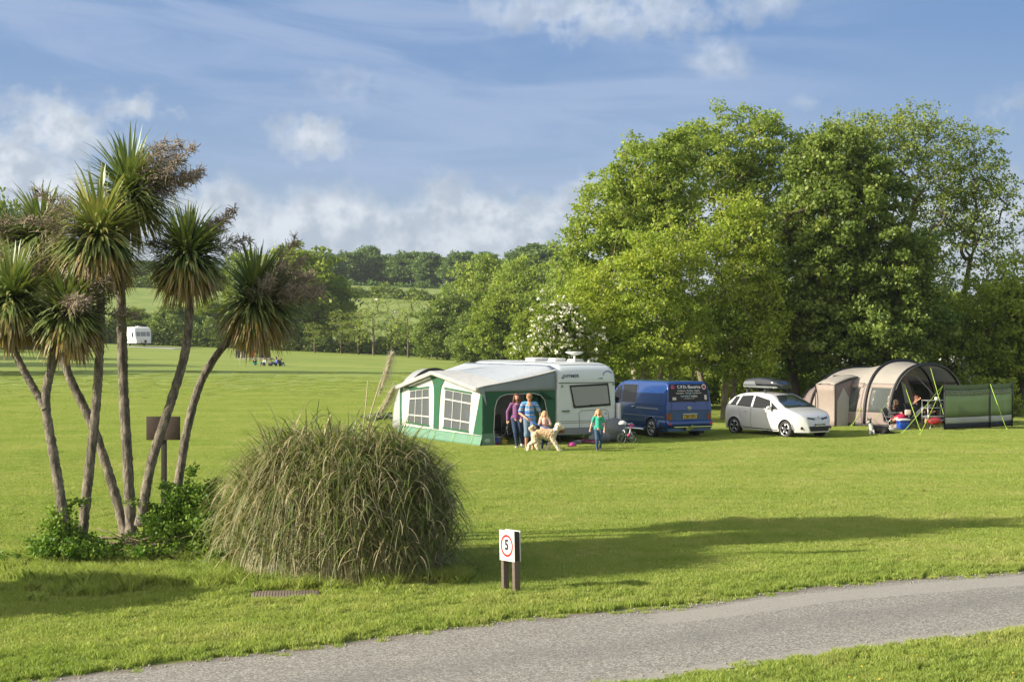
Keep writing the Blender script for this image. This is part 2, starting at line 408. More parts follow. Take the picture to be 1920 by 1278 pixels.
fine = t.ramp(t.noise(pos, 60, 4, .7), [(.3, (.34, .32, .28)), (.7, (.42, .395, .345))])
wv = t.noise(pos, .8, 5, .6); sp = t.noise(pos, 2.4, 4, .6)
band = t.m('ADD', t.m('MULTIPLY', t.m('SUBTRACT', 1.0, t.sstep(t.m('ABSOLUTE', t.m('SUBTRACT', V_, .78)), .07, .16)), t.sstep(X_, .8, 2.2)),
           t.m('SUBTRACT', 1.0, t.sstep(V_, .03, .13)))
lightm = t.sstep(t.m('ADD', band, t.m('MULTIPLY', t.m('SUBTRACT', wv, .5), 1.5)), .45, .75)
c = t.mix(t.m('MULTIPLY', lightm, .62), chip, fine)
dark = t.sstep(t.m('ADD', t.m('SUBTRACT', 1.0, t.m('MULTIPLY', t.m('ABSOLUTE', t.m('SUBTRACT', V_, .42)), 3.0)), t.m('SUBTRACT', wv, .5)), .45, 1.0)
c = t.mix(t.m('MULTIPLY', dark, .32), c, (.15, .15, .145))
soil = t.sstep(t.m('ADD', V_, t.m('MULTIPLY', t.m('SUBTRACT', sp, .5), .25)), .9, .99)
c = t.mix(t.m('MULTIPLY', soil, .6), c, (.16, .125, .085))
t.l.new(c, b.inputs['Base Color']); b.inputs['Roughness'].default_value = .85; b.inputs['Specular IOR Level'].default_value = .3
bn = t.add('ShaderNodeBump'); bn.inputs['Strength'].default_value = .9; bn.inputs['Distance'].default_value = .012
t.put(bn.inputs['Height'], t.m('MULTIPLY', st, t.m('SUBTRACT', 1.0, t.m('MULTIPLY', lightm, .7)))); t.l.new(bn.outputs[0], b.inputs['Normal'])
road = mb.build('road', rm); tag(road, kind='structure')
uv = road.data.uv_layers.new(name='across'); li = 0
vi = np.zeros(len(road.data.loops), dtype=np.int32); road.data.loops.foreach_get('vertex_index', vi)
uvs = np.stack([(vi // (nv + 1)) / 600.0, (vi % (nv + 1)) / nv], -1).astype(np.float32); uv.data.foreach_set('uv', uvs.ravel())

# ------------------------------------------------------------------ grass blades
grass_m = leafmat('grass_blades', [(.205, .315, .045), (.31, .425, .07), (.43, .50, .11), (.60, .56, .24)], .42, .03)
def _addvar(m_):                                # colour of the turf drifts over metres
    t = NT(m_.node_tree); rp = [n for n in t.n if n.type == 'VALTORGB'][0]; src = rp.inputs[0].links[0].from_socket
    pos = t.add('ShaderNodeNewGeometry').outputs['Position']
    X_, Y_, Z_ = t.sep(pos)
    a1 = t.noise(pos, .35, 5, .6); a2 = t.noise(pos, 1.9, 4, .6)
    a3 = t.noise(t.comb(t.m('MULTIPLY', X_, .08), t.m('MULTIPLY', Y_, .6), 0.0), 1.0, 4, .6)
    band = t.m('SINE', t.m('ADD', t.m('MULTIPLY', t.m('ADD', Y_, t.m('MULTIPLY', t.m('MULTIPLY', X_, X_), .004)), 1.15), t.m('MULTIPLY', a1, 3.0)))
    a3 = t.m('ADD', a3, t.m('MULTIPLY', band, .06))
    f = t.m('ADD', t.m('MULTIPLY', src, .40), t.m('ADD', t.m('ADD', t.m('MULTIPLY', a3, .4), t.m('MULTIPLY', a1, .62)), t.m('MULTIPLY', a2, .5)))
    t.put(rp.inputs[0], t.m('SUBTRACT', t.m('MULTIPLY', f, 1.3), .70))
_addvar(grass_m)
def blades(rng, n, size, h, wd):
    c = rng.uniform(-size / 2, size / 2, (n, 2)); an = rng.uniform(0, 2 * pi, n); hh = h * rng.uniform(.5, 1.25, n)
    lean = rng.uniform(.1, .9, n) * hh; la = rng.uniform(0, 2 * pi, n); ww = wd * rng.uniform(.6, 1.3, n)
    dx, dy = np.cos(an) * ww / 2, np.sin(an) * ww / 2; lx, ly = np.cos(la) * lean, np.sin(la) * lean
    z = np.zeros(n)
    V = np.stack([np.stack([c[:, 0] - dx, c[:, 1] - dy, z], -1), np.stack([c[:, 0] + dx, c[:, 1] + dy, z], -1),
                  np.stack([c[:, 0] + dx * .8 + lx * .35, c[:, 1] + dy * .8 + ly * .35, hh * .62], -1),
                  np.stack([c[:, 0] + lx, c[:, 1] + ly, hh], -1),
                  np.stack([c[:, 0] - dx * .8 + lx * .35, c[:, 1] - dy * .8 + ly * .35, hh * .62], -1)], 1).reshape(-1, 3)
    k = np.arange(n)[:, None] * 5
    F = np.concatenate([k + np.array([[0, 1, 2, 4]]), k + np.array([[4, 2, 3, 3]])], 0)
    return V, k
def grass_obj(name, seed, n, size, h, wd, pts, label, smin=.8, smax=1.2):
    rng = np.random.default_rng(seed); V, k = blades(rng, n, size, h, wd)
    m = len(pts); P3 = np.array([(p[0], p[1], p[2]) for p in pts]); V = np.concatenate([V, P3])
    faces = [(int(a), int(a) + 1, int(a) + 2, int(a) + 3, int(a) + 4) for a in k[:, 0]]
    me = bpy.data.meshes.new(name)
    me.vertices.add(len(V)); me.vertices.foreach_set('co', V.astype(np.float32).ravel())
    F = np.array(faces, dtype=np.int32); me.loops.add(F.size); me.loops.foreach_set('vertex_index', F.ravel())
    me.polygons.add(len(F)); me.polygons.foreach_set('loop_start', np.arange(0, F.size, 5, dtype=np.int32))
    at = me.attributes.new('rnd', 'FLOAT', 'FACE'); at.data.foreach_set('value', rng.uniform(0, 1, n).astype(np.float32))
    ip = me.attributes.new('is_point', 'FLOAT', 'POINT'); v = np.zeros(len(V), np.float32); v[-m:] = 1; ip.data.foreach_set('value', v)
    me.update(calc_edges=True); me.materials.append(grass_m)
    o = bpy.data.objects.new(name, me); COL.objects.link(o)
    g = bpy.data.node_groups.new(name + '_scatter', 'GeometryNodeTree')
    g.interface.new_socket('Geometry', in_out='INPUT', socket_type='NodeSocketGeometry')
    g.interface.new_socket('Geometry', in_out='OUTPUT', socket_type='NodeSocketGeometry')
    N = g.nodes; L = g.links; i_ = N.new('NodeGroupInput'); o_ = N.new('NodeGroupOutput')
    na = N.new('GeometryNodeInputNamedAttribute'); na.data_type = 'FLOAT'; na.inputs['Name'].default_value = 'is_point'
    cmp_ = N.new('FunctionNodeCompare'); cmp_.data_type = 'FLOAT'; cmp_.operation = 'GREATER_THAN'; L.new(na.outputs[0], cmp_.inputs[0]); cmp_.inputs[1].default_value = .5
    sp_ = N.new('GeometryNodeSeparateGeometry'); sp_.domain = 'POINT'; L.new(i_.outputs[0], sp_.inputs[0]); L.new(cmp_.outputs[0], sp_.inputs[1])
    ins = N.new('GeometryNodeInstanceOnPoints'); L.new(sp_.outputs[0], ins.inputs['Points']); L.new(sp_.outputs[1], ins.inputs['Instance'])
    rr = N.new('FunctionNodeRandomValue'); rr.data_type = 'FLOAT_VECTOR'; rr.inputs[0].default_value = (0, 0, 0); rr.inputs[1].default_value = (0, 0, 6.283)
    L.new(rr.outputs[0], ins.inputs['Rotation'])
    rs = N.new('FunctionNodeRandomValue'); rs.data_type = 'FLOAT_VECTOR'; rs.inputs[0].default_value = (1, 1, smin); rs.inputs[1].default_value = (1.05, 1.05, smax)
    L.new(rs.outputs[0], ins.inputs['Scale']); L.new(ins.outputs[0], o_.inputs[0])
    md = o.modifiers.new('scatter', 'NODES'); md.node_group = g
    tag(o, label, 'grass', kind='stuff'); return o
rng = np.random.default_rng(5)
big, small = [], []
def side(x, y):                                 # signed distance outside the road, >0 on grass
    u_ = float(yu(x)); l_ = float(yl(x)); return max(y - u_, l_ - y) * .88
drain = G(535, 1117)
y = 12.0
while y < 128:
    st_ = .82 if y < 60 else .95; lim = .385 * y + 1.2; x = -lim
    while x < lim:
        jx, jy = x + rng.uniform(-.12, .12), y + rng.uniform(-.12, .12)
        if rng.random() > (y - 78) / 50 and side(jx, jy) > 1.0 and (abs(jx - drain.x) > 1.2 or abs(jy - drain.y) > .95): big.append((jx, jy, ztf(jx, jy)))
        x += st_
    y += st_ if y < 60 else 1.0
y = 12.0
while y < 24:
    lim = .385 * y + .6; x = -lim
    while x < lim:
        jx, jy = x + rng.uniform(-.05, .05), y + rng.uniform(-.05, .05); d = side(jx, jy)
        if d < 1.55 and d > .10 - .03 * rng.random(): small.append((jx, jy, 0))
        elif abs(jx - drain.x) < 1.75 and abs(jy - drain.y) < 1.5 and not (abs(jx - drain.x) < .50 and abs(jy - drain.y) < .33): small.append((jx, jy, 0))
        x += .2
    y += .2
grass_obj('lawn_grass', 11, 5200, 1.0, .042, .008, big, 'short mown green grass covering the camping field')
grass_obj('verge_grass', 12, 420, .26, .06, .008, small, 'bright green grass blades fringing the road edges', .7, 1.5)
tuft = []
for i in range(150):
    x = rng.uniform(-7, 9); s_ = rng.random(); yy = float(yu(x)) - abs(rng.normal(0, .12)) - .03 if s_ < .7 else float(yl(x)) + abs(rng.normal(0, .08))
    tuft.append((x, yy, .012))
grass_obj('edge_tufts', 13, 60, .12, .03, .007, tuft, 'small mossy grass tufts creeping onto the road surface', .5, 1.2)

# ================================================================== vegetation
def tubes_np(A, B, ra, rb, n):
    d = B - A; L = np.linalg.norm(d, axis=1, keepdims=True) + 1e-9; d = d / L
    ref = np.where(np.abs(d[:, 2:3]) < .9, np.array([[0, 0, 1.]]), np.array([[1., 0, 0]]))
    u = np.cross(ref, d); u /= np.linalg.norm(u, axis=1, keepdims=True) + 1e-9; v = np.cross(d, u)
    an = np.arange(n) * 2 * pi / n; c = np.cos(an)[None, :, None]; s = np.sin(an)[None, :, None]
    ring = u[:, None, :] * c + v[:, None, :] * s
    VA = A[:, None, :] + ring * ra[:, None, None]; VB = B[:, None, :] + ring * rb[:, None, None]
    V = np.concatenate([VA, VB], 1).reshape(-1, 3); m = len(A); k = np.arange(m)[:, None, None] * 2 * n
    j = np.arange(n); q = np.stack([j, (j + 1) % n, n + (j + 1) % n, n + j], -1)[None]
    return V, (k + q).reshape(-1, 4)

def skeleton(rng, trunk, pts, r0, tip=.012, expo=2.3, up=.6):
    """branching wood that reaches every leaf cluster; trunk = list of points, pts = cluster centres"""
    nodes = [np.array(p, float) for p in trunk]; par = [-1] + list(range(len(trunk) - 1)); nT = len(trunk)
    top = nodes[-1]; first = max(1, nT // 3)
    order = np.argsort(np.linalg.norm(pts - nodes[nT // 2], axis=1)); leaf_nodes = []
    arr = np.zeros((nT + 2 * len(pts) + 4, 3)); arr[:nT] = nodes; cnt = nT
    for i in order:
        p = pts[i]; A = arr[first:cnt]; d = p - A; D = np.linalg.norm(d, axis=1)
        cost = D + up * np.clip(A[:, 2] - p[2] + .15 * D, 0, None) + .12 * np.linalg.norm(A - nodes[nT // 2], axis=1) * 0
        q = int(np.argmin(cost)) + first
        mid = arr[q] * .5 + p * .5 + rng.normal(0, .045, 3) * D[q - first]; mid[2] -= .06 * D[q - first]
        arr[cnt] = mid; par.append(q); arr[cnt + 1] = p; par.append(cnt); leaf_nodes.append(cnt + 1); cnt += 2
    arr = arr[:cnt]; par = np.array(par); load = np.full(cnt, 0.0)
    load[leaf_nodes] = 1.0
    for i in range(cnt - 1, 0, -1): load[par[i]] += load[i]
    rad = np.maximum(tip, r0 * (load / load[0]) ** (1 / expo)); rad[0] = r0 * 1.15
    e = np.arange(1, cnt); return arr, par, rad, e

def lobes_pts(rng, lobes, n, shell=.65):
    w = np.array([l[3] * l[4] * l[5] for l in lobes]) ** .7; w /= w.sum(); k = rng.choice(len(lobes), n, p=w)
    L = np.array(lobes)[k]; d = rng.normal(size=(n, 3)); d /= np.linalg.norm(d, axis=1, keepdims=True)
    ph = rng.uniform(0, 6.28, (len(lobes), 4))[k]; bump_ = (1 + .13 * np.sin(5 * d[:, 0] + 4 * d[:, 2] + ph[:, 0]) + .11 * np.sin(9 * d[:, 2] - 5 * d[:, 1] + ph[:, 1]) + .08 * np.sin(13 * d[:, 0] + 7 * d[:, 1] + ph[:, 2]))[:, None]
    r = np.where(rng.random(n) < shell, rng.uniform(.78, 1.04, n), rng.random(n) ** .5)[:, None]
    return L[:, :3] + d * r * bump_ * L[:, 3:6]

def leaves_np(rng, C, per, spread, size, asp=.55, upb=.5, flat=.6):
    n = len(C) * per; c = np.repeat(C, per, 0); k = np.repeat(rng.uniform(.7, 1.25, len(C)), per)[:, None]
    off = rng.normal(0, 1, (n, 3)); off /= (np.linalg.norm(off, axis=1, keepdims=True) + .3) * .8
    off *= spread * k * rng.random((n, 1)) ** .5; off[:, 2] *= flat; c = c + off
    nrm = rng.normal(0, 1, (n, 3)); nrm[:, 2] += upb * 1.6; nrm /= np.linalg.norm(nrm, axis=1, keepdims=True)
    ref = rng.normal(0, 1, (n, 3)); t_ = np.cross(nrm, ref); t_ /= np.linalg.norm(t_, axis=1, keepdims=True) + 1e-9; b_ = np.cross(nrm, t_)
    s = size * rng.uniform(.6, 1.25, (n, 1)); l = t_ * s * .5; w_ = b_ * s * .5 * asp
    V = np.stack([c - l, c + w_ + nrm * s * .06, c + l, c - w_ + nrm * s * .06], 1).reshape(-1, 3)
    F = np.arange(n * 4, dtype=np.int32).reshape(-1, 4); cr = np.repeat(rng.random(len(C)), per)
    return V, F, np.clip(.55 * rng.random(n) + .45 * cr, 0, 1)

BARK = barkmat('bark_grey_brown', (.07, .055, .038), (.20, .165, .12))
BARKP = barkmat('bark_pale', (.14, .12, .085), (.36, .31, .23))
BARKD = barkmat('bark_dark', (.04, .03, .022), (.11, .09, .065))
L_ASH = leafmat('leaves_bright_green', [(.11, .17, .025), (.17, .235, .035), (.245, .305, .05), (.32, .355, .07)], .50, .02, .3, 1.5)
L_MAP = leafmat('leaves_olive_yellow', [(.13, .20, .02), (.20, .27, .03), (.28, .33, .045), (.36, .38, .06)], .50, .02, .3, 1.5)
L_SYC = leafmat('leaves_dark_green', [(.044, .075, .014), (.072, .11, .018), (.12, .16, .026), (.18, .185, .045)], .40, .03, .25, 2.0)
L_LIGHT = leafmat('leaves_grey_green', [(.10, .15, .03), (.15, .20, .04), (.21, .26, .055), (.26, .30, .07)], .5, .03, .2, 1.5)
L_MID = leafmat('leaves_mid_green', [(.085, .13, .018), (.13, .18, .022), (.19, .24, .03), (.24, .26, .05)], .45, .02, .3, 1.6)
L_FARD = leafmat('leaves_far_dark', [(.045, .085, .024), (.075, .12, .028), (.11, .16, .035)], .35, .02, .3, 1.9)
L_BRAM = leafmat('leaves_bramble', [(.04, .11, .015), (.09, .17, .02), (.15, .24, .03), (.23, .29, .05)], .4, .02, 0, 1.45)
L_BLOSS = mat('blossom_cream', (.78, .78, .64), .7)

def trunk_pts(rng, base, h, lean=(0, 0), n=7, wig=.12):
    out = [np.array(base, float)]
    for i in range(1, n):
        f_ = i / (n - 1); out.append(np.array(base) + np.array([lean[0] * f_ ** 1.3 + rng.normal(0, wig) * f_, lean[1] * f_ + rng.normal(0, wig) * f_, h * f_]))
    return out

def make_tree(name, loc, trunks, lobes, ncl, per, spread, leaf, lm, bark, seed, label, cat='tree', group=None, r0=.22, shell=.65, upb=.12, asp=.55, blossom=0, tip=.012, flat=.6):
    """trunks: list of (dx, dy, height, leanx, leany); lobes in tree space"""
    rng = np.random.default_rng(seed); e = empty(name, loc, 0, label, cat, group)
    pts = lobes_pts(rng, lobes, ncl, shell); pts = pts[pts[:, 2] > .25]
    own = np.argmin(np.stack([np.hypot(pts[:, 0] - t_[0] - t_[3], pts[:, 1] - t_[1] - t_[4]) for t_ in trunks]), 0)
    for k, t_ in enumerate(trunks):
        pp = pts[own == k]
        if len(pp) < 3: pp = pts[:6]
        tp = trunk_pts(rng, (t_[0], t_[1], -.1), t_[2], (t_[3], t_[4]))
        arr, par, rad, ee = skeleton(rng, tp, pp, r0 * (.6 + .4 * len(pp) / max(1, len(pts) / len(trunks))), tip)
        big_ = rad[ee] > .05
        A, B = arr[par[ee]], arr[ee]; ra, rb = np.minimum(rad[par[ee]], rad[ee] * 1.25), rad[ee]
        V1, F1 = tubes_np(A[big_], B[big_], ra[big_], rb[big_], 7); V2, F2 = tubes_np(A[~big_], B[~big_], ra[~big_], rb[~big_], 3)
        V_ = np.concatenate([V1, V2]); F_ = np.concatenate([F1, F2 + len(V1)])
        np_mesh('trunk', V_, F_, bark, e, smooth=True)
    V_, F_, r_ = leaves_np(rng, pts, per, spread, leaf, asp, upb, flat)
    np_mesh('crown', V_, F_, lm, e, rnd=r_)
    if blossom:
        q = rng.choice(len(pts), blossom); c = pts[q] + rng.normal(0, spread * .5, (blossom, 3)); c[:, 1] -= .15
        V_, F_, r_ = leaves_np(rng, c, 10, .10, .085, .9, .3, .6); np_mesh('blossom', V_, F_, L_BLOSS, e, rnd=r_)
    return e

# ---- the big group right of the middle (tree space in metres, D = distance)
def W_(x, y, D): p = P(x, y, D); return p
def tree_px(name, D, basex, lobes_px, trunks, **kw):
    """lobes_px: (x, y, rx, ry[, depth offset, depth radius]) as the photo shows them at distance D"""
    s = D / FPX; bx = (basex - 960) * s; zb = ztf(bx, D); lobes = []
    for l in lobes_px:
        dy = l[4] if len(l) > 4 else 0; rd = l[5] if len(l) > 5 else l[2] * s * .85
        lobes.append(((l[0] - basex) * s, dy, CAMZ - (l[1] - 639) * s - zb, l[2] * s, rd, l[3] * s))
    return make_tree(name, (bx, D, zb), trunks, lobes, **kw)
GR = 'tall trees of the clump behind the vehicles'
tree_px('ash_tree', 67, 1375, [(1385, 275, 72, 78), (1330, 350, 110, 100), (1420, 400, 80, 110), (1300, 270, 60, 38), (1200, 420, 70, 80), (1435, 240, 40, 35), (1480, 330, 62, 85), (1520, 280, 45, 40)],
        [(0, 0, 11.5, .3, 0), (-1.2, .5, 9, -2.2, 0)], ncl=900, per=40, spread=.44, leaf=.18, lm=L_ASH, bark=BARKP, seed=21,
        label='tallest bright green ash tree at the middle of the clump, crown reaching highest', group=GR, r0=.17, shell=.6)
tree_px('ash_tree', 63, 1195, [(1150, 420, 80, 95), (1225, 325, 80, 72), (1110, 490, 65, 85), (1240, 430, 90, 100), (1085, 570, 52, 60), (1165, 350, 40, 45), (1280, 280, 50, 40)],
        [(0, 0, 8, -.5, 0), (.9, .3, 7.5, .8, 0)], ncl=900, per=40, spread=.44, leaf=.18, lm=L_ASH, bark=BARKP, seed=22,
        label='bright yellow green ash tree at the left edge of the big clump', group=GR, r0=.15, shell=.6)
tree_px('field_maple', 58, 1205, [(1180, 560, 115, 90), (1110, 600, 75, 80), (1260, 590, 80, 90), (1230, 480, 70, 60), (1200, 660, 130, 40)],
        [(0, 0, 5, 0, 0), (1.1, .4, 5.5, .5, 0), (-1.3, .2, 4.8, -.5, 0), (2.0, .8, 4.5, .6, 0)], ncl=900, per=38, spread=.42, leaf=.16, lm=L_MAP, bark=BARKP, seed=23,
        label='olive yellow maple with several pale stems behind the blue van', r0=.085, shell=.55)
tree_px('field_maple', 59.5, 1357, [(1370, 520, 80, 120), (1330, 620, 75, 75), (1420, 600, 60, 90), (1385, 430, 55, 70), (1380, 680, 80, 30)],
        [(0, 0, 6.2, .4, 0), (.35, .3, 6.8, .8, 0)], ncl=760, per=38, spread=.42, leaf=.16, lm=L_MAP, bark=BARKP, seed=24,
        label='olive yellow maple with a pale leaning trunk between van and white car', r0=.12, shell=.55)
tree_px('sycamore', 61.5, 1610, [(1580, 400, 125, 110), (1530, 520, 110, 110), (1640, 520, 110, 120), (1600, 620, 140, 80), (1560, 310, 95, 62), (1490, 620, 65, 80), (1700, 600, 75, 80)],
        [(0, 0, 8.5, -.3, 0), (1.0, .4, 8, 1.2, 0), (-2.6, .3, 7, -1.0, 0)], ncl=1600, per=84, spread=.46, leaf=.165, lm=L_SYC, bark=BARKD, seed=25,
        label='dense dark green sycamore with a broad rounded crown above the brown tent', group=GR, r0=.24, shell=.6, asp=.8)
tree_px('ash_tree', 69, 1700, [(1700, 290, 120, 75), (1800, 310, 95, 90), (1850, 430, 80, 110), (1760, 420, 90, 100), (1570, 270, 75, 40), (1870, 560, 60, 70), (1640, 250, 90, 40), (1720, 520, 80, 80)],
        [(0, 0, 9.5, .2, 0), (1.5, .5, 9, 2.5, 0)], ncl=1200, per=24, spread=.48, leaf=.17, lm=L_LIGHT, bark=BARK, seed=26,
        label='thinly leaved grey green ash on the right with sky showing through its twigs', group=GR, r0=.15, shell=.45, tip=.012)
tree_px('hazel_tree', 64, 1850, [(1850, 600, 95, 80), (1780, 650, 80, 60), (1910, 560, 70, 75), (1900, 660, 90, 50), (1980, 600, 90, 80)],
        [(0, 0, 4, 0, 0), (-1.2, .3, 4, -.8, 0), (1.4, 0, 4, 1, 0)], ncl=520, per=52, spread=.6, leaf=.2, lm=L_MID, bark=BARKD, seed=27,
        label='mid green spreading tree at the right edge behind the green windbreak', r0=.11, shell=.5)
tree_px('hawthorn', 56, 1045, [(1045, 625, 58, 48), (1010, 655, 36, 32), (1085, 650, 42, 40), (1050, 590, 35, 28)],
        [(0, 0, 2.6, 0, 0), (.5, .2, 2.6, .3, 0), (-.5, .1, 2.4, -.3, 0)], ncl=260, per=48, spread=.36, leaf=.13, lm=L_MID, bark=BARKP, seed=28,
        label='hawthorn covered in cream blossom behind the white caravan roof', r0=.09, shell=.75, blossom=520)
# low growth under the clump, each its own bush
for k, (x, D, rx, ry, yy, lb) in enumerate(((1440, 66, 70, 35, 700, 'low green bush under the trees behind the white car'), (1560, 68, 60, 22, 712, 'low dark bush behind the roof box and the tent'),
        (1290, 70, 60, 26, 705, 'low green bush behind the blue van roof'), (1725, 66, 75, 30, 705, 'low green bush behind the big tent arch'),
        (1835, 62, 70, 26, 725, 'low green bush behind the windbreak'), (1190, 68, 80, 34, 705, 'low green bush behind the caravan corner and the maples'),
        (1080, 66, 60, 26, 690, 'low green bush behind the middle of the caravan roof'), (1360, 74, 50, 22, 715, 'low green bush right of the pale leaning trunk'), (1500, 76, 70, 30, 700, 'low green bush deep in the clump left of the brown tent'),
        (1640, 76, 80, 30, 700, 'low green bush deep in the clump behind the tent hoops'), (1900, 66, 60, 30, 700, 'low green bush at the right edge of the clump'))):
    tree_px('understorey_bush', D, x, [(x, yy + 14, rx, ry * 1.25), (x - rx * .5, yy + 30, rx * .6, ry * .8), (x + rx * .5, yy + 32, rx * .55, ry * .75)], [(0, 0, 1.5, 0, 0)], ncl=190, per=50, spread=.45, leaf=.2, lm=L_MID, bark=BARKD,
            seed=40 + k, label=lb, cat='bush', group='bushes under the tree clump', r0=.05)

# ---- farther trees, four kinds copied
def proto(name, lobes, ncl, per, spread, leaf, lm, seed, r0, trunks=((0, 0, 6, 0, 0),), shell=.8, bark=BARKD, flat=.6):
    return make_tree(name, (0, 0, 0), trunks, lobes, ncl, per, spread, leaf, lm, bark, seed, 'x', r0=r0, shell=shell, tip=.03, flat=flat)
pr_round = proto('oak_tree', [(0, 0, 7, 4.6, 4.4, 4.2), (-2.6, 0, 5.2, 3, 3, 3), (2.8, .5, 5.4, 3, 3, 3.2), (.5, -.5, 9.5, 3, 3, 2.4)], 420, 42, 1.0, .5, L_MID, 51, .4)
pr_bright = proto('ash_tree', [(0, 0, 7.5, 4, 4, 4.2), (-2.2, 0, 5, 2.6, 2.6, 3), (2.4, .5, 6, 2.6, 2.6, 3), (.8, -.5, 10, 2.4, 2.4, 2.2)], 380, 36, .95, .46, L_ASH, 52, .35, bark=BARKP)
pr_far = proto('beech_tree', [(0, 0, 7.6, 4.2, 4, 3.8), (-2.2, 0, 6.2, 2.8, 2.6, 3.4), (2.4, .5, 6.4, 3.0, 2.6, 3.4), (0, 0, 10, 2.8, 2.6, 1.8), (0, 0, 3, 3.2, 3, 2)], 330, 36, 1.1, .62, L_FARD, 53, .45, trunks=((0, 0, 8, 0, 0), (1.8, 0, 8, .4, 0)))
pr_thin = proto('young_ash', [(0, 0, 6.5, 2.2, 2, 3.0), (-.8, 0, 3.8, 1.8, 1.8, 2.0), (.9, 0, 8.5, 1.2, 1.2, 1.2)], 130, 8, .8, .32, L_ASH, 54, .17, shell=.5, bark=BARK)
pr_dark = proto('holly_tree', [(0, 0, 5.5, 4.4, 4.2, 3.6), (-2.8, 0, 3.2, 3, 3, 2.8), (2.8, .5, 3.6, 3, 3, 2.8), (.8, 0, 8.5, 2.6, 2.6, 2)], 480, 42, .95, .46, L_SYC, 55, .4)
used = set()
def put_tree(pr, x, ytop, D, wpx, label, cat='tree', group=None, hmesh=12.0, wmesh=10.5, rz=None, sink=0):
    """top at photo height ytop, crown wpx wide"""
    o = pr if pr.name not in used else copy_tree(pr); used.add(o.name)
    X = (x - 960) * D / FPX; zb = ztf(X, D) - sink; H = CAMZ - (ytop - 639) * D / FPX - zb
    sw = wpx * D / FPX / wmesh; o.location = (X, D, zb); o.scale = (sw, sw, H / hmesh)
    o.rotation_euler = (0, 0, (hash((int(x * 7), int(D))) % 628) / 100 if rz is None else rz); tag(o, label, cat, group); return o
FG = 'trees on the far ridge'
put_tree(pr_far, 655, 470, 420, 83, 'dark beech at the left end of the ridge row, beside the gap', group=FG)
put_tree(pr_far, 718, 476, 425, 83, 'dark ridge beech standing in front of the pale bare crown', group=FG)
put_tree(pr_far, 765, 470, 420, 89, 'dark ridge beech second from the right gap of the row', group=FG)
put_tree(pr_far, 805, 472, 415, 81, 'dark ridge beech at the right end of the long row', group=FG)
put_tree(pr_far, 865, 470, 400, 89, 'dark ridge tree just right of the gap in the row', group=FG)
put_tree(pr_far, 910, 472, 395, 83, 'dark ridge tree rising above the bright green ash wood', group=FG)
put_tree(pr_far, 970, 468, 380, 81, 'dull olive ridge tree behind the wood, left of the highest one', group=FG)
put_tree(pr_far, 1020, 454, 370, 135, 'highest dark ridge tree beside the big clump', group=FG)
put_tree(pr_far, 600, 472, 405, 97, 'dark ridge tree partly behind the round green tree', group=FG)
put_tree(pr_far, 260, 488, 400, 121, 'dark ridge tree seen between the two tall cordyline heads', group=FG)
put_tree(pr_far, 330, 498, 410, 108, 'dark ridge tree above the far white caravan', group=FG)
put_tree(pr_far, 410, 503, 400, 121, 'dark ridge tree behind the leaning cordyline trunk', group=FG)
put_tree(pr_far, 690, 460, 440, 72, 'pale thin crown rising above the ridge row', group=FG).children[1].active_material
MG = 'trees along the field boundary'
put_tree(pr_round, 560, 456, 205, 190, 'broad round green tree behind the rightmost cordyline head', group=MG)
put_tree(pr_round, 620, 520, 215, 90, 'green tree at the right foot of the broad round one', group=MG)
put_tree(pr_round, 470, 470, 225, 120, 'green tree hidden mostly behind the rightmost cordyline head', group=MG)
put_tree(pr_bright, 900, 486, 200, 150, 'bright green ash in the wood left of the clump', group=MG)
put_tree(pr_bright, 985, 488, 185, 160, 'bright green ash in the wood nearest the big clump', group=MG)
put_tree(pr_bright, 1060, 480, 170, 120, 'bright green ash mostly hidden by the big clump', group=MG)
put_tree(pr_dark, 838, 532, 185, 140, 'very dark green tree at the left end of the wood', group=MG)
put_tree(pr_round, 945, 545, 150, 130, 'dull green tree at the foot of the wood behind the awning', group=MG)
put_tree(pr_dark, 885, 570, 165, 110, 'dark low tree below the bright ash wood', group=MG)
put_tree(pr_round, 1005, 570, 120, 110, 'olive bushy tree left of the blossoming hawthorn', group=MG)
put_tree(pr_thin, 700, 520, 195, 70, 'thin young ash left of the pair in front of the hill field', group=MG, wmesh=5)
put_tree(pr_thin, 765, 518, 190, 66, 'thin young ash right of the pair, beside the dark tree', group=MG, wmesh=5)
put_tree(pr_thin, 640, 560, 198, 60, 'small thin tree in the boundary hedge right of the cordyline', group=MG, wmesh=5)
put_tree(pr_thin, 672, 560, 197, 64, 'thin leafy tree in the boundary hedge between the small one and the pair', group=MG, wmesh=5)
put_tree(pr_thin, 735, 570, 196, 56, 'low thin tree in the boundary hedge between the pair', group=MG, wmesh=5)
put_tree(pr_thin, 810, 585, 195, 50, 'small thin tree with pale blossom beside the very dark tree', group=MG, wmesh=5)
put_tree(pr_thin, 590, 590, 196, 50, 'small crooked tree in the boundary hedge behind the sitting children', group=MG, wmesh=5)
put_tree(pr_dark, 320, 560, 215, 100, 'dark bushy tree behind the far white caravan', group=MG)
put_tree(pr_round, 400, 560, 220, 90, 'green bushy tree right of the far white caravan', group=MG)
put_tree(pr_round, 250, 575, 220, 80, 'green bushy tree left of the far white caravan', group=MG)
put_tree(pr_dark, 130, 560, 230, 130, 'dark tree behind the left cordyline heads', group=MG)
put_tree(pr_round, 30, 520, 200, 150, 'green tree at the left edge behind the far blue tent', group=MG)
put_tree(pr_bright, -10, 362, 120, 150, 'bright green tree top at the left picture edge', group=MG)
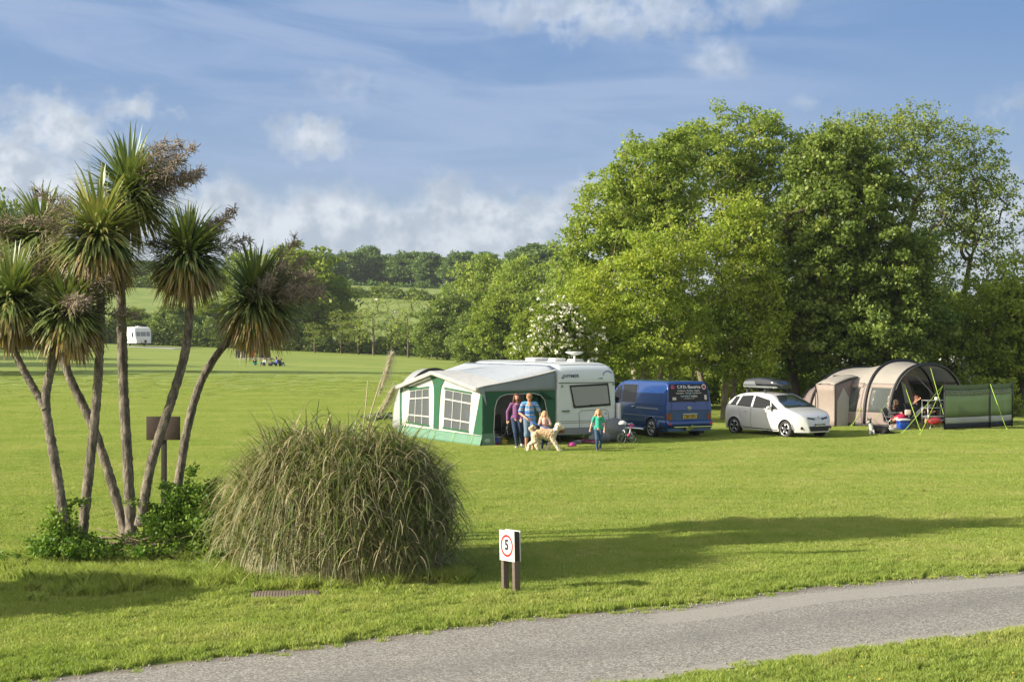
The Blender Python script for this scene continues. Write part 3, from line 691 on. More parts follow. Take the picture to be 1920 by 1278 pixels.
# behind the right-hand clump
BG = 'trees seen through the clump'
for k, (x, yt, D, wd, pr, lb) in enumerate(((1150, 560, 140, 130, pr_round, 'green tree glimpsed behind the maple with several stems'), (1290, 540, 130, 150, pr_dark, 'dark tree glimpsed behind the blue van and maples'),
        (1450, 520, 125, 160, pr_round, 'green tree glimpsed behind the white car'), (1600, 520, 130, 170, pr_dark, 'dark tree glimpsed under the sycamore'),
        (1740, 540, 120, 160, pr_round, 'green tree glimpsed behind the big tent'), (1870, 500, 110, 170, pr_dark, 'dark tree at the right edge behind the parked white caravan'), (1990, 470, 100, 170, pr_round, 'green tree leaning in from beyond the right edge'))):
    put_tree(pr, x, yt, D, wd, lb, group=BG)
# trees off the left side whose shadows lie across the field
for k, (X, D, H) in enumerate(((-62, 128, 13), (-72, 139, 15), (-58, 112, 11), (-86, 150, 15), (-84, 165, 12))):
    o = copy_tree([pr_round, pr_dark][k % 2]); o.location = (X, D, ztf(X, D)); o.scale = (1, 1, H / 12)
    tag(o, ('round green tree left of the field, nearest of the three round ones', 'dark tree left of the field, beside the nearest pair', 'smallest round green tree left of the field, nearest to us', 'dark tree standing farthest left of the field', 'round green tree left of the field, farthest away')[k], 'tree', 'trees left of the field')

# ---- hedges and banks: leafy mass along a line
def hedge(name, line, h, wdt, n, leaf, lm, seed, label, cat='hedge', dense=1.0):
    rng = np.random.default_rng(seed); line = np.array(line, float); seg = np.linalg.norm(np.diff(line, axis=0), axis=1); cum = np.concatenate([[0], np.cumsum(seg)])
    t_ = rng.uniform(0, cum[-1], n); X = np.interp(t_, cum, line[:, 0]); Y = np.interp(t_, cum, line[:, 1])
    hh = h * (.72 + .22 * np.sin(t_ * .9 + seed) + .18 * np.sin(t_ * .37 + 2 * seed) + .15 * np.sin(t_ * 2.3)) * (1 + .0 * t_)
    u = rng.random(n); a_ = rng.uniform(-1, 1, n); Z = hh * u ** .8; sh = wdt * np.sqrt(np.clip(1 - (u - .2) ** 2, .1, 1)) * .5
    Xc = X; Yc = Y + a_ * sh; C = np.stack([Xc, Yc, zt(Xc, Yc) + Z], -1)
    V_, F_, r_ = leaves_np(rng, C, 3, leaf * 1.3, leaf, .6, .4)
    o = np_mesh(name, V_, F_, lm, rnd=r_); tag(o, label, cat); return o
hedge('boundary_hedge', [(-95, 212), (-75, 206), (-20, 204), (0, 203), (18, 196), (34, 180)], 4.0, 3.5, 32000, .42, L_SYC, 61, 'dark hedge along the far edge of the camping field')
hedge('field_hedge', [(-120, 302), (-60, 300), (-14, 298), (20, 292)], 2.7, 3, 11000, .5, L_SYC, 62, 'clipped green hedge across the hillside field')
hedge('ridge_hedge', [(-130, 400), (-60, 398), (20, 385)], 3.2, 4, 5000, .8, L_FARD, 63, 'dark undergrowth below the ridge trees')

# ---- far wood at the horizon: one mass nobody could count
rng = np.random.default_rng(77); n = 5200; X = rng.uniform(-420, 520, n); Y = rng.uniform(560, 640, n)
C = np.stack([X, Y, zt(X, Y) + rng.random(n) * 11 * (.8 + .2 * np.sin(X * .07))], -1)
V_, F_, r_ = leaves_np(rng, C, 5, 3, 2.6, .8, .4); tag(np_mesh('far_wood', V_, F_, L_FARD, rnd=r_), 'distant wood along the skyline', 'wood', kind='stuff')

# ================================================================== cordylines
L_CORD = leafmat('cordyline_leaves', [(.06, .095, .02), (.10, .14, .028), (.16, .19, .04), (.30, .27, .08)], .30, .12, 0, 1.8)
L_CDEAD = leafmat('cordyline_old_leaves', [(.16, .17, .03), (.36, .27, .06), (.30, .20, .10), (.42, .34, .22)], .35, .06, 0, 1.25)
L_PAN = leafmat('cordyline_seed_heads', [(.13, .105, .08), (.20, .165, .125), (.28, .235, .18)], .1, .02, 0, 1.75)
BARKC = barkmat('cordyline_bark', (.10, .085, .07), (.38, .33, .26), 14, 1.0)
def strips(rng, base, dirs, L, wd, droop, nseg=5, stiff=0):
    """sword leaves: n strips bending down along their length"""
    n = len(dirs); d = dirs / np.linalg.norm(dirs, axis=1, keepdims=True); p = base.copy(); sd_ = np.cross(d, np.array([0, 0, 1.])); sd_ /= np.linalg.norm(sd_, axis=1, keepdims=True) + 1e-6
    rings = []; prof = [.55, 1, 1, .85, .55, .08]
    step = (L / nseg)[:, None]
    for i in range(nseg + 1):
        ww = (wd * prof[int(round(i * 5 / nseg))] / 2)[:, None]; rings.append(np.stack([p - sd_ * ww, p + sd_ * ww], 1))
        p = p + d * step; d = d + np.array([0, 0, -1.]) * (droop * (i + 1) / nseg)[:, None]; d /= np.linalg.norm(d, axis=1, keepdims=True)
    R = np.stack(rings, 1)  # n, seg+1, 2, 3
    V = R.reshape(-1, 3); k = np.arange(n)[:, None] * (2 * (nseg + 1)); q = np.array([[2 * i, 2 * i + 1, 2 * i + 3, 2 * i + 2] for i in range(nseg)])
    F = (k[:, None, :] + q[None]).reshape(-1, 4); return V, F, (rng.random(n)[:, None] * .88 + rng.random(n)[:, None] * .34 * (np.arange(nseg)[None] / nseg) ** 2.5).ravel()
def sph_dirs(rng, n, zlo, zhi, tilt=(0, 0)):
    z = rng.uniform(zlo, zhi, n); a_ = rng.uniform(0, 2 * pi, n); r = np.sqrt(1 - z * z); return np.stack([r * np.cos(a_) + tilt[0], r * np.sin(a_) + tilt[1], z], -1)
def cord_head(rng, e, c, R, tilt=(0, 0), pan=6, bright=0.0, dead=.5, panside=None):
    R = R * .96
    c = np.array(c); n = 500
    d = sph_dirs(rng, n, -.35, 1.0, tilt); base = c + d * .10 * R; base[:, 2] += rng.uniform(-.16, .14, n) * R
    L = R * rng.uniform(.62, 1.16, n); V1, F1, r1 = strips(rng, base, d, L, np.full(n, .048) * rng.uniform(.75, 1.2, n), rng.uniform(.02, .42, n)); r1 = np.clip(r1 * .8 + bright, 0, 1)
    np_mesh('leaf_head', V1, F1, L_CORD, e, rnd=r1)
    n2 = int(240 * dead) + 100; d = sph_dirs(rng, n2, -.92, -.12, tilt); base = c + np.array([0, 0, -.16 * R]) + d * .07
    V2, F2, r2 = strips(rng, base, d, R * rng.uniform(.75, 1.05, n2), np.full(n2, .046), rng.uniform(.25, .75, n2))
    V2b, F2b, r2b = strips(rng, c + d * .08, sph_dirs(rng, n2, -.6, .1, tilt), R * rng.uniform(.8, 1.05, n2), np.full(n2, .046), rng.uniform(.2, .6, n2))
    np_mesh('skirt_of_old_leaves', V2, F2, L_CDEAD, e, rnd=r2); np_mesh('leaf_skirt', V2b, F2b, L_CORD, e, rnd=r2b)
    # seed heads: branched panicles of many short twigs
    if pan:
        A, B = [], []
        for i in range(pan):
            a_ = rng.uniform(0, 2 * pi) if panside is None else panside + rng.normal(0, .75); z = rng.uniform(-.05, .85); d = np.array([cos(a_) * sqrt(1 - z * z), sin(a_) * sqrt(1 - z * z) , z])
            p0 = c + d * .25 * R; Ls = R * rng.uniform(1.0, 1.3)
            for s_ in range(18):
                f_ = (s_ + 1) / 16; q = p0 + d * Ls * f_ * .8; A.append(p0 + d * Ls * (f_ - 1 / 16) * .8); B.append(q)
                for b_ in range(4):
                    dd = rng.normal(0, 1, 3); dd = dd - d * dd.dot(d) * .6; dd /= np.linalg.norm(dd); bd = dd + d * .8; bd /= np.linalg.norm(bd); bl = R * .34 * (1.1 - f_ * .75)
                    m_ = q + bd * bl; A.append(q); B.append(m_)
                    for _t in range(4):
                        g_ = rng.uniform(.25, 1); s0 = q + bd * bl * g_; td = bd * .5 + rng.normal(0, .55, 3); A.append(s0); B.append(s0 + td * R * .09)
        A, B = np.array(A), np.array(B); V3, F3 = tubes_np(A, B, np.full(len(A), .0055), np.full(len(A), .0045), 3)
        np_mesh('seed_heads', V3, F3, L_PAN, e, rnd=rng.random(len(F3)))
def cordyline(label, D, path, rad, heads, seed, forks=()):
    rng = np.random.default_rng(seed); b0 = P(*path[0], D); base = Vector((b0.x, D, 0)); e = empty('cordyline', base, 0, label, 'palm-like tree', 'cordylines in the clump on the left')
    def wpath(pp): return [np.array(P(x, y, D) - base) for x, y in pp]
    def trunk(pp, r0, r1):
        w_ = wpath(pp); t_ = np.linspace(0, len(w_) - 1, 110); pts = []
        for v in t_:                        # smooth the polyline
            i = int(min(v, len(w_) - 1.0001)); f_ = v - i; p0 = w_[max(i - 1, 0)]; p1 = w_[i]; p2 = w_[i + 1]; p3 = w_[min(i + 2, len(w_) - 1)]
            pts.append(.5 * ((2 * p1) + (-p0 + p2) * f_ + (2 * p0 - 5 * p1 + 4 * p2 - p3) * f_ ** 2 + (-p0 + 3 * p1 - 3 * p2 + p3) * f_ ** 3))
        rs = [.76 * (r0 + (r1 - r0) * i / 109) * (1 + .05 * rng.normal()) * (1 + .3 * max(0, 1 - i / 6)) for i in range(110)]
        m_ = MB(); m_.tube(pts, rs, 16); m_.v = [(x + rng.normal(0, .003), y + rng.normal(0, .003), z) for x, y, z in m_.v]; o_ = m_.build('trunk', BARKC, e); return pts
    p_ = trunk(path, rad, rad * .78)
    for fp in forks: trunk(fp, rad * .75, rad * .6)
    for (x, y, R, tilt, pan, br, dead, ps) in heads:
        cord_head(rng, e, np.array(P(x, y, D) - base), R, tilt, pan, br, dead, ps)
cordyline('forked cordyline nearest the left edge, two heads hanging low', 20.6, [(132, 1062), (118, 960), (100, 850), (86, 762), (92, 705), (118, 620)], .10,
          [(128, 588, .74, (.1, -.1), 5, .05, .9, -.5), (22, 560, .80, (-.1, 0), 7, .05, 1, 2.0)], 71, [[(86, 766), (60, 722), (25, 655), (8, 600), (14, 565)]])
cordyline('cordyline with the brightest green head, standing second from the left', 21.0, [(150, 1050), (165, 900), (180, 760), (188, 620), (187, 470)], .10, [(185, 440, .92, (0, -.1), 3, .28, .9, 2.6)], 72)
cordyline('cordyline leaning left with a brown seedy head behind the others', 22.2, [(235, 1000), (205, 890), (170, 790), (128, 700), (100, 600), (85, 480)], .10, [(78, 445, .80, (-.2, 0), 9, 0, .4, 2.4)], 73)
cordyline('tallest cordyline with a straight trunk and a dark top head', 22.0, [(246, 1000), (240, 880), (232, 740), (228, 600), (226, 480), (236, 370)], .11, [(243, 362, .93, (.05, 0), 7, 0, .3, .3)], 74)
cordyline('slender cordyline curving right, its head above the brown sign board', 21.5, [(263, 985), (283, 870), (315, 770), (345, 670), (355, 590), (356, 500)], .10, [(352, 478, .80, (.05, 0), 6, .05, .8, 1.2)], 75)
cordyline('rightmost cordyline leaning out over the pampas grass', 23.0, [(322, 985), (338, 880), (352, 800), (375, 720), (410, 660), (450, 618), (474, 585)], .095, [(478, 562, .92, (.18, 0), 10, .0, 1, .15)], 76)

# ================================================================== pampas grass
L_PAMP = leafmat('pampas_blades', [(.07, .11, .02), (.14, .18, .035), (.20, .21, .07), (.33, .28, .15), (.45, .38, .25)], .35, .05, 0, 1.35)
rng = np.random.default_rng(90); pc = P(628, 0, 20.35); pam = empty('pampas_grass', (pc.x, 20.35, 0), 0, 'huge rounded clump of pampas grass with drooping green and straw blades', 'ornamental grass')
def arcs(rng, n, Rlo, Rhi, hk, wd, zend, seg=10, side=1.0):
    """blades that rise from the crown, arch over and hang down"""
    nt = max(40, n // 34); tf = rng.integers(0, nt, n); a_ = rng.uniform(0, 2 * pi, nt)[tf] + rng.normal(0, .10, n); Re = Rlo + (Rhi - Rlo) * (rng.random(nt)[tf] * .8 + .2 * rng.random(n)) ** .75; r0 = .55 * np.sqrt(rng.random(n)); b_ = a_ + rng.normal(0, .45, n)
    el_x = 1.0 + .05 * np.cos(a_); h = 2.16 * np.sqrt(np.clip(1 - (Re * .74 / Rhi) ** 2, .05, 1)) * (hk + (1.04 - hk) * (.7 * rng.random(nt)[tf] + .3 * rng.random(n))) * (1 + .07 * np.sin(a_ * 3) + .05 * np.sin(a_ * 7 + 1))
    ze = np.maximum(.02, h * rng.uniform(*zend, n)); ux, uy = np.cos(a_), np.sin(a_)
    bend = a_ + rng.normal(0, .62, nt)[tf] + rng.normal(0, .20, n) + .10; arcs.tuft = rng.random(nt)[tf]; vx, vy = np.cos(bend), np.sin(bend)
    p0 = np.stack([r0 * np.cos(b_) * 1.2, r0 * np.sin(b_), np.zeros(n)], -1)
    p1 = np.stack([ux * Re * .22, uy * Re * .22, h * 1.12], -1); p2 = np.stack([vx * Re * .82, vy * Re * .82, h * 1.22], -1); p3 = np.stack([vx * Re * 1.04, vy * Re * 1.04, ze], -1)
    t_ = np.linspace(0, 1, seg + 1)[None, :, None]; C = (1 - t_) ** 3 * p0[:, None] + 3 * (1 - t_) ** 2 * t_ * p1[:, None] + 3 * (1 - t_) * t_ ** 2 * p2[:, None] + t_ ** 3 * p3[:, None]
    C[:, :, 0] *= 1.0; C[:, :, 0] += .16 * np.linspace(0, 1, seg + 1)[None] ** 2; C[:, :, 1] *= .9; C += rng.normal(0, .045, (n, 1, 3)); ph = rng.uniform(0, 6.28, (n, 1)); am = rng.uniform(.0, .07, (n, 1)); ts = np.linspace(0, 1, seg + 1)[None]; C[:, :, 0] += am * np.sin(ph + 6 * ts) * ts; C[:, :, 2] += am * np.sin(ph * 2 + 7 * ts) * ts; T = np.gradient(C, axis=1); S_ = np.cross(T, np.array([0, 0, 1.])[None, None]); S_ += rng.normal(0, .35, (n, 1, 3)) * np.linalg.norm(S_, axis=2, keepdims=True); S_ /= np.linalg.norm(S_, axis=2, keepdims=True) + 1e-9
    w_ = rng.uniform(.6, 1.3, n)[:, None, None] * wd * np.interp(np.linspace(0, 1, seg + 1), [0, .3, .7, 1], [.8, 1, .75, .15])[None, :, None] / 2
    V = np.stack([C - S_ * w_, C + S_ * w_], 2); V[..., 2] = np.maximum(V[..., 2], .01 + .03 * rng.random((n, 1, 1))); V = V.reshape(-1, 3); k = np.arange(n)[:, None] * (2 * (seg + 1)); q = np.array([[2 * i, 2 * i + 1, 2 * i + 3, 2 * i + 2] for i in range(seg)])
    return V, (k[:, None, :] + q[None]).reshape(-1, 4), a_
V_, F_, a_ = arcs(rng, 13500, .20, 1.78, .34, .025, (.0, .85)); n = 13500
r_ = np.clip(.45 * rng.random(n) + .50 * arcs.tuft + .30 * rng.random(n) ** 3 + .10 * (np.cos(a_) < 0) - .08, 0, 1); np_mesh('blades', V_, F_, L_PAMP, pam, rnd=np.repeat(r_, 10))
# tangled blades thrown across the mound in every direction
n = 5200; a_ = rng.uniform(0, 2 * pi, n); cz = rng.random(n) ** .7; Rr = 1.68 * np.sqrt(1 - (cz * .97) ** 2) ** .8; base = np.stack([Rr * np.cos(a_) + .08, Rr * np.sin(a_) * .88, .25 + 1.75 * cz ** .9], -1) + rng.normal(0, .06, (n, 3)); base[:, 2] = np.clip(base[:, 2], .25, 2.1)
tang = np.stack([-np.sin(a_), np.cos(a_), np.zeros(n)], -1) * rng.normal(0, .9, n)[:, None]; d = np.stack([np.cos(a_) * .55, np.sin(a_) * .55, rng.uniform(-.1, .9, n)], -1) + tang + rng.normal(0, .25, (n, 3))
V_, F_, r_ = strips(rng, base - d / np.linalg.norm(d, axis=1, keepdims=True) * .12, d, rng.uniform(.35, .95, n), rng.uniform(.014, .025, n), rng.uniform(.2, .75, n), 7); V_[:, 2] = np.maximum(V_[:, 2], .015)
k_ = rng.random(n); np_mesh('tangled_blades', V_, F_, L_PAMP, pam, rnd=np.repeat(np.where(k_ < .55, .28 * rng.random(n) + .08, .5 + .5 * rng.random(n)), 7))
V_, F_, a_ = arcs(rng, 3600, .7, 1.72, .30, .024, (.0, .1)); n = 3600
np_mesh('dead_straw', V_, F_, L_PAMP, pam, rnd=np.repeat(np.clip(.45 + .55 * rng.random(n), 0, 1), 10))
V_, F_, a_ = arcs(rng, 1500, .6, 2.1, .85, .010, (.1, .8)); V_[:, 2] *= 1.07
np_mesh('stray_blades', V_, F_, L_PAMP, pam, rnd=np.repeat(rng.random(1500), 10))
pam.scale = (.95, .95, .97)
PLM = leafmat('plume_fluff', [(.60, .55, .48), (.70, .66, .58), (.80, .77, .70)], .5, .02); STEM = mat('dry_stem', (.45, .38, .25), .8)
def Lp(x, y, D=20.35): return P(x, y, D) - Vector((pc.x, 20.35, 0))
for k, pp in enumerate(([(684, 830), (700, 760), (716, 710), (736, 655)], [(690, 830), (712, 765), (740, 718)], [(680, 820), (688, 760), (693, 702)], [(640, 860), (665, 820), (672, 790)], [(560, 800), (600, 770), (607, 770)])):
    m_ = MB(); pts = [Lp(x, y, 20.3 + .2 * k) for x, y in pp]; m_.tube(pts, [.011, .010, .008, .004][:len(pts)] if len(pts) == 4 else [.011, .009, .006], 5); m_.build('flower_stalk', STEM, pam)
for k, (a0, b0) in enumerate((((714, 730), (738, 652)), ((716, 768), (742, 716)))):
    a0, b0 = np.array(Lp(*a0, 20.3 + .2 * k)), np.array(Lp(*b0, 20.3 + .2 * k)); n = 1500; t_ = rng.random(n) ** .85; q = a0 + (b0 - a0) * t_[:, None]
    d = (b0 - a0) / np.linalg.norm(b0 - a0) + rng.normal(0, .45, (n, 3)) + np.array([.55, 0, -.25]); V_, F_, r_ = strips(rng, q, d, rng.uniform(.06, .22, n) * (.45 + 1.4 * t_ * (1.1 - t_)), np.full(n, .008), np.full(n, .6), 4)
    np_mesh('plume', V_, F_, PLM, pam, rnd=r_)

# ================================================================== brambles under the cordylines
def bramble(label, D, lobes_px, ncl, seed, per=34, leaf=.055):
    x0 = lobes_px[0][0]; return tree_px('bramble_bush', D, x0, lobes_px, [(0, 0, .5, 0, 0), (.3, .1, .4, .1, 0), (-.3, 0, .4, -.1, 0)], ncl=ncl, per=per, spread=.16, leaf=leaf, lm=L_BRAM, bark=BARKD,
        seed=seed, label=label, cat='bush', group='brambles at the foot of the cordylines', r0=.02, shell=.55, tip=.004, asp=.75)
bramble('bramble patch at the feet of the two leftmost cordylines', 20.6, [(130, 1035, 80, 38, 0, .5), (60, 1050, 42, 20, 0, .4), (115, 985, 22, 32, 0, .2), (190, 1050, 55, 26, 0, .4)], 420, 81)
bramble('dense green bramble bush between cordylines and pampas grass', 21.6, [(340, 1000, 55, 50, 0, .6), (375, 945, 34, 34, 0, .4), (335, 935, 22, 22, 0, .3), (298, 975, 22, 30, 0, .3), (350, 1050, 60, 30, -.5, .5), (395, 1000, 30, 50, -.3, .4), (300, 1030, 40, 22, -.3, .4)], 760, 82)
bramble('low bramble spilling out in front of the pampas grass base', 20.4, [(330, 1065, 60, 26, 0, .4), (400, 1060, 42, 26, 0, .3), (270, 1055, 42, 26, 0, .4)], 420, 83)
# arching bramble shoots with leaves along them
for k, (x, y, D, dx, hz) in enumerate(((60, 1050, 20.6, -.55, .35), (40, 1055, 20.5, -.35, .2), (120, 960, 20.7, .25, .5), (330, 925, 21.6, -.2, .45), (300, 950, 21.5, -.45, .35), (375, 915, 21.7, .3, .4), (215, 1020, 20.8, .35, .5), (350, 900, 21.6, .1, .5))):
    p0 = P(x, y, D); p0.z = max(p0.z - .1, .05); rg_ = np.random.default_rng(300 + k); e = empty('bramble_shoot', p0, 0, ('long bramble shoot reaching farthest left over the lawn', 'short bramble shoot low at the left end of the patch', 'bramble shoot rising by the leftmost cordyline trunk', 'bramble shoot on the left shoulder of the dense bramble bush', 'bramble shoot hanging towards the cordyline trunks', 'bramble shoot leaning from the bush over the pampas grass', 'bramble shoot between the cordyline feet and the dead stems', 'bramble shoot standing up from the top of the dense bush')[k], 'bramble', 'single bramble shoots')
    pts_ = [Vector((dx * 1.3 * t_, .05 * sin(9 * t_), hz * (1.6 * t_ - 1.2 * t_ * t_))) for t_ in np.linspace(0, 1, 9)]; m_ = MB(); m_.tube(pts_, .006, 5); m_.build('stem', BARK, e)
    C_ = np.array([np.array(pts_[min(8, int(q * 8))]) for q in rg_.random(46)]); V_, F_, r_ = leaves_np(rg_, C_ + rg_.normal(0, .03, C_.shape), 3, .07, .06, .75, .2); np_mesh('leaves', V_, F_, L_BRAM, e, rnd=r_)
# dead stems heaped between the trunks
m_ = MB(); rg = random.Random(5)
for i in range(130):
    p = P(rg.gauss(262, 26), 1030, 21.3); p.z = rg.uniform(.02, .35); p.y += rg.uniform(-.5, .5); a_ = rg.uniform(0, pi); L = rg.uniform(.2, .7)
    q = p + Vector((cos(a_) * L, sin(a_) * L * .6, rg.uniform(-.25, .2))); q.z = max(q.z, .02); m_.tube([p, (p + q) / 2 + Vector((0, 0, .03)), q], .007, 4)
tag(m_.build('dead_stems', mat('dead_stem', (.22, .17, .12), .9, noise=.4)), 'heap of dry brown stems between the cordyline trunks', 'dead stems', kind='stuff')
# long rough grass round the planting
pts = []
rng = np.random.default_rng(6)
for i in range(520):
    x = rng.uniform(20, 470); y = rng.normal(1085, 13) if x > 60 else rng.normal(1060, 16); p = G(x, max(y, 1052)); pts.append((p.x, p.y, 0))
for i in range(200):
    x = rng.uniform(440, 880); p = G(x, 1098 - abs(x - 600) * .06 + rng.normal(0, 7)); pts.append((p.x, p.y, 0))
grass_obj('rough_grass', 14, 150, .24, .16, .009, pts, 'longer rough grass round the foot of the planting', .5, 1.3)
# clipped shrub off the left side, its shadow lies on the lawn in front
tree_px('laurel_shrub', 16.9, -720, [(-720, 930, 200, 190, 0, 1.0), (-640, 1000, 150, 120, 0, .8)], [(0, 0, 1.2, 0, 0)], ncl=900, per=110, spread=.34, leaf=.14, lm=L_SYC, bark=BARKD, seed=88,
        label='clipped dark shrub just left of the picture, shading the near lawn', cat='bush', r0=.06)

# loose chippings along the road edges and a few yellow flowers in the near verge
rng = np.random.default_rng(17); m_ = MB()
for i in range(420):
    x = rng.uniform(-6, 9); yy = (float(yu(x)) - abs(rng.normal(0, .16)) - .02) if rng.random() < .6 else (float(yl(x)) + abs(rng.normal(0, .16)) + .02); r_ = rng.uniform(.006, .017); m_.ball((x, yy, .02), (r_, r_ * rng.uniform(.7, 1), r_ * .6), 5, 4)
tag(m_.build('loose_chippings', mat('chipping_grey', (.34, .32, .28), .9, noise=.3, nscale=40)), 'loose stone chippings along the road edges', 'chippings', kind='stuff')
m_ = MB()
for i in range(34):
    x = rng.uniform(3, 6.6); yy = float(yl(x)) - rng.uniform(.15, 2.2); m_.disc((x, yy, .05), .013, 'z', 7, .008)
for i in range(60):
    x = rng.uniform(-6, 8); yy = rng.uniform(17, 32); 
    if side(x, yy) > .3: m_.disc((x, yy, .05), .011, 'z', 6, .008)
tag(m_.build('small_flowers', mat('flower_yellow', (.75, .55, .06), .7)), 'tiny yellow flowers scattered in the lawn', 'flowers', kind='stuff')

# ================================================================== made things
M_WHITE = mat('white_paint', (.78, .80, .80), .35, coat=.4, noise=.02)
M_WPLAST = mat('white_plastic', (.75, .75, .73), .4)
M_BLACK = mat('black_rubber', (.018, .018, .02), .6)
M_DARK = mat('dark_grey_plastic', (.045, .047, .05), .5)
M_GREY = mat('grey_plastic', (.25, .27, .28), .5)
M_CHROME = mat('chrome', (.75, .76, .78), .15, metal=1)
M_STEEL = mat('tent_pole_steel', (.45, .46, .47), .35, metal=.8)
M_GLASSD = mat('dark_window_glass', (.015, .018, .02), .06, spec=.3)
M_TXTW = mat('white_lettering', (.8, .8, .8), .5)
M_TXTB = mat('black_lettering', (.02, .02, .025), .5)
M_SIGNB = mat('brown_stained_wood', (.045, .035, .028), .7, noise=.35, nscale=25, bump=.4, bscale=60)
M_POSTW = mat('weathered_post_wood', (.16, .125, .10), .85, noise=.35, nscale=30, bump=.5, bscale=70)
M_RED = mat('sign_red', (.62, .02, .03), .4)

def text(name, s, size, loc, right, up, m_, parent, align='CENTER', ext=.002, bold=0.0, sx=1.0):
    cu = bpy.data.curves.new(name, 'FONT'); cu.body = s; cu.size = size; cu.align_x = align; cu.align_y = 'CENTER'; cu.extrude = ext; cu.offset = bold; cu.resolution_u = 3
    tmp = bpy.data.objects.new('tmp', cu); me = bpy.data.meshes.new_from_object(tmp); bpy.data.objects.remove(tmp); me.name = name
    r = Vector(right).normalized(); u = Vector(up).normalized(); n_ = r.cross(u).normalized(); u = n_.cross(r)
    Mx = Matrix((r, u, n_)).transposed().to_4x4(); Mx.translation = Vector(loc)
    me.transform(Matrix.Scale(1, 4)); me.transform(Mx @ Matrix.Diagonal((sx, 1, 1, 1))); me.materials.clear(); me.materials.append(m_)
    o = bpy.data.objects.new(name, me); COL.objects.link(o); o.parent = parent; return o

# ---- speed sign
sp_ = G(958, 1110); th = radians(-56); e = empty('speed_sign', (sp_.x, sp_.y, 0), th, 'small speed limit sign reading 5 in a red ring on two brown posts', 'sign')
e.rotation_euler = (0, radians(-2.0), th)
for x in (-.13, .13):
    m_ = MB(); m_.bbox((x, .0, .38), (.062, .085, .84), .004); m_.build('post', M_POSTW if x < 0 else M_POSTW, e)
m_ = MB(); m_.bbox((0, .0, .615), (.33, .080, .38), .004); m_.build('backing_board', M_SIGNB, e)
m_ = MB(); m_.bbox((0, -.047, .615), (.35, .008, .40), .002); pl_ = m_.build('sign_plate', M_WPLAST, e)
m_ = MB(); m_.bbox((0, .047, .615), (.35, .008, .40), .002); m_.build('rear_plate', M_WPLAST, e)
m_ = MB()
for i in range(48):
    a0, a1 = 2 * pi * i / 48, 2 * pi * (i + 1) / 48; R0, R1 = .145, .115
    m_.poly([(R0 * cos(a0), -.0525, .615 + R0 * sin(a0)), (R0 * cos(a1), -.0525, .615 + R0 * sin(a1)), (R1 * cos(a1), -.0525, .615 + R1 * sin(a1)), (R1 * cos(a0), -.0525, .615 + R1 * sin(a0))])
m_.build('red_ring', M_RED, pl_)
text('number', '5', .185, (0, -.054, .622), (1, 0, 0), (0, 0, 1), M_TXTB, pl_, bold=.006)

# ---- brown board on a post behind the cordylines
b_ = P(307, 0, 25.5); e = empty('notice_board', (b_.x, 25.5, 0), radians(3), 'brown wooden board on a square post between the cordyline trunks', 'sign')
m_ = MB(); m_.bbox((0, .02, .9), (.095, .07, 1.85), .006); m_.build('post', M_SIGNB, e)
m_ = MB(); m_.bbox((-.15, -.045, 1.74), (.297, .03, .42), .004); m_.bbox((.15, -.045, 1.74), (.297, .03, .42), .004); m_.build('board', mat('brown_board', (.065, .045, .034), .75, noise=.4, nscale=14, bump=.3), e)

# ---- drain cover in the lawn
dm = bpy.data.materials.new('drain_grating'); dm.use_nodes = True; t = NT(dm.node_tree); b = t.n['Principled BSDF']
tc = t.add('ShaderNodeTexCoord').outputs['Object']; bt = t.add('ShaderNodeTexBrick'); t.l.new(tc, bt.inputs[0]); bt.inputs['Scale'].default_value = 18
bt.inputs['Color1'].default_value = (.20, .155, .12, 1); bt.inputs['Color2'].default_value = (.26, .20, .155, 1); bt.inputs['Mortar'].default_value = (.06, .045, .035, 1); bt.inputs['Mortar Size'].default_value = .035
t.l.new(t.mix(.5, bt.outputs[0], t.ramp(t.noise(tc, 9, 5, .7), [(.3, (.13, .10, .075)), (.7, (.30, .25, .20))]), 'MIX'), b.inputs['Base Color']); b.inputs['Roughness'].default_value = .9
m_ = MB(); m_.bbox((0, 0, .02), (.86, .50, .03), .004)
for i in range(22): m_.box((-.40 + i * .038, 0, .036), (.010, .47, .006))
tag(m_.build('drain_cover', dm, loc=(drain.x, drain.y, 0), rz=radians(8)), 'flat brown ribbed drain cover sunk in the grass by the pampas grass', 'drain cover')
p0 = G(465, 1096) ; m_ = MB(); q0 = G(505, 1107)
m_.tube([(p0.x, p0.y, .05), ((p0.x + q0.x) / 2, (p0.y + q0.y) / 2, .05), (q0.x, q0.y, .035)], [.012, .02, .014], 7)
tag(m_.build('dead_cane', STEM), 'pale dry cane lying on the grass beside the drain cover', 'stick')
p0 = G(533, 1091); m_ = MB(); q0 = G(562, 1102); m_.tube([(p0.x, p0.y, .07), (q0.x, q0.y, .03)], [.013, .009], 7)
tag(m_.build('dead_cane', STEM), 'short pale dry cane poking out of the pampas grass base', 'stick')

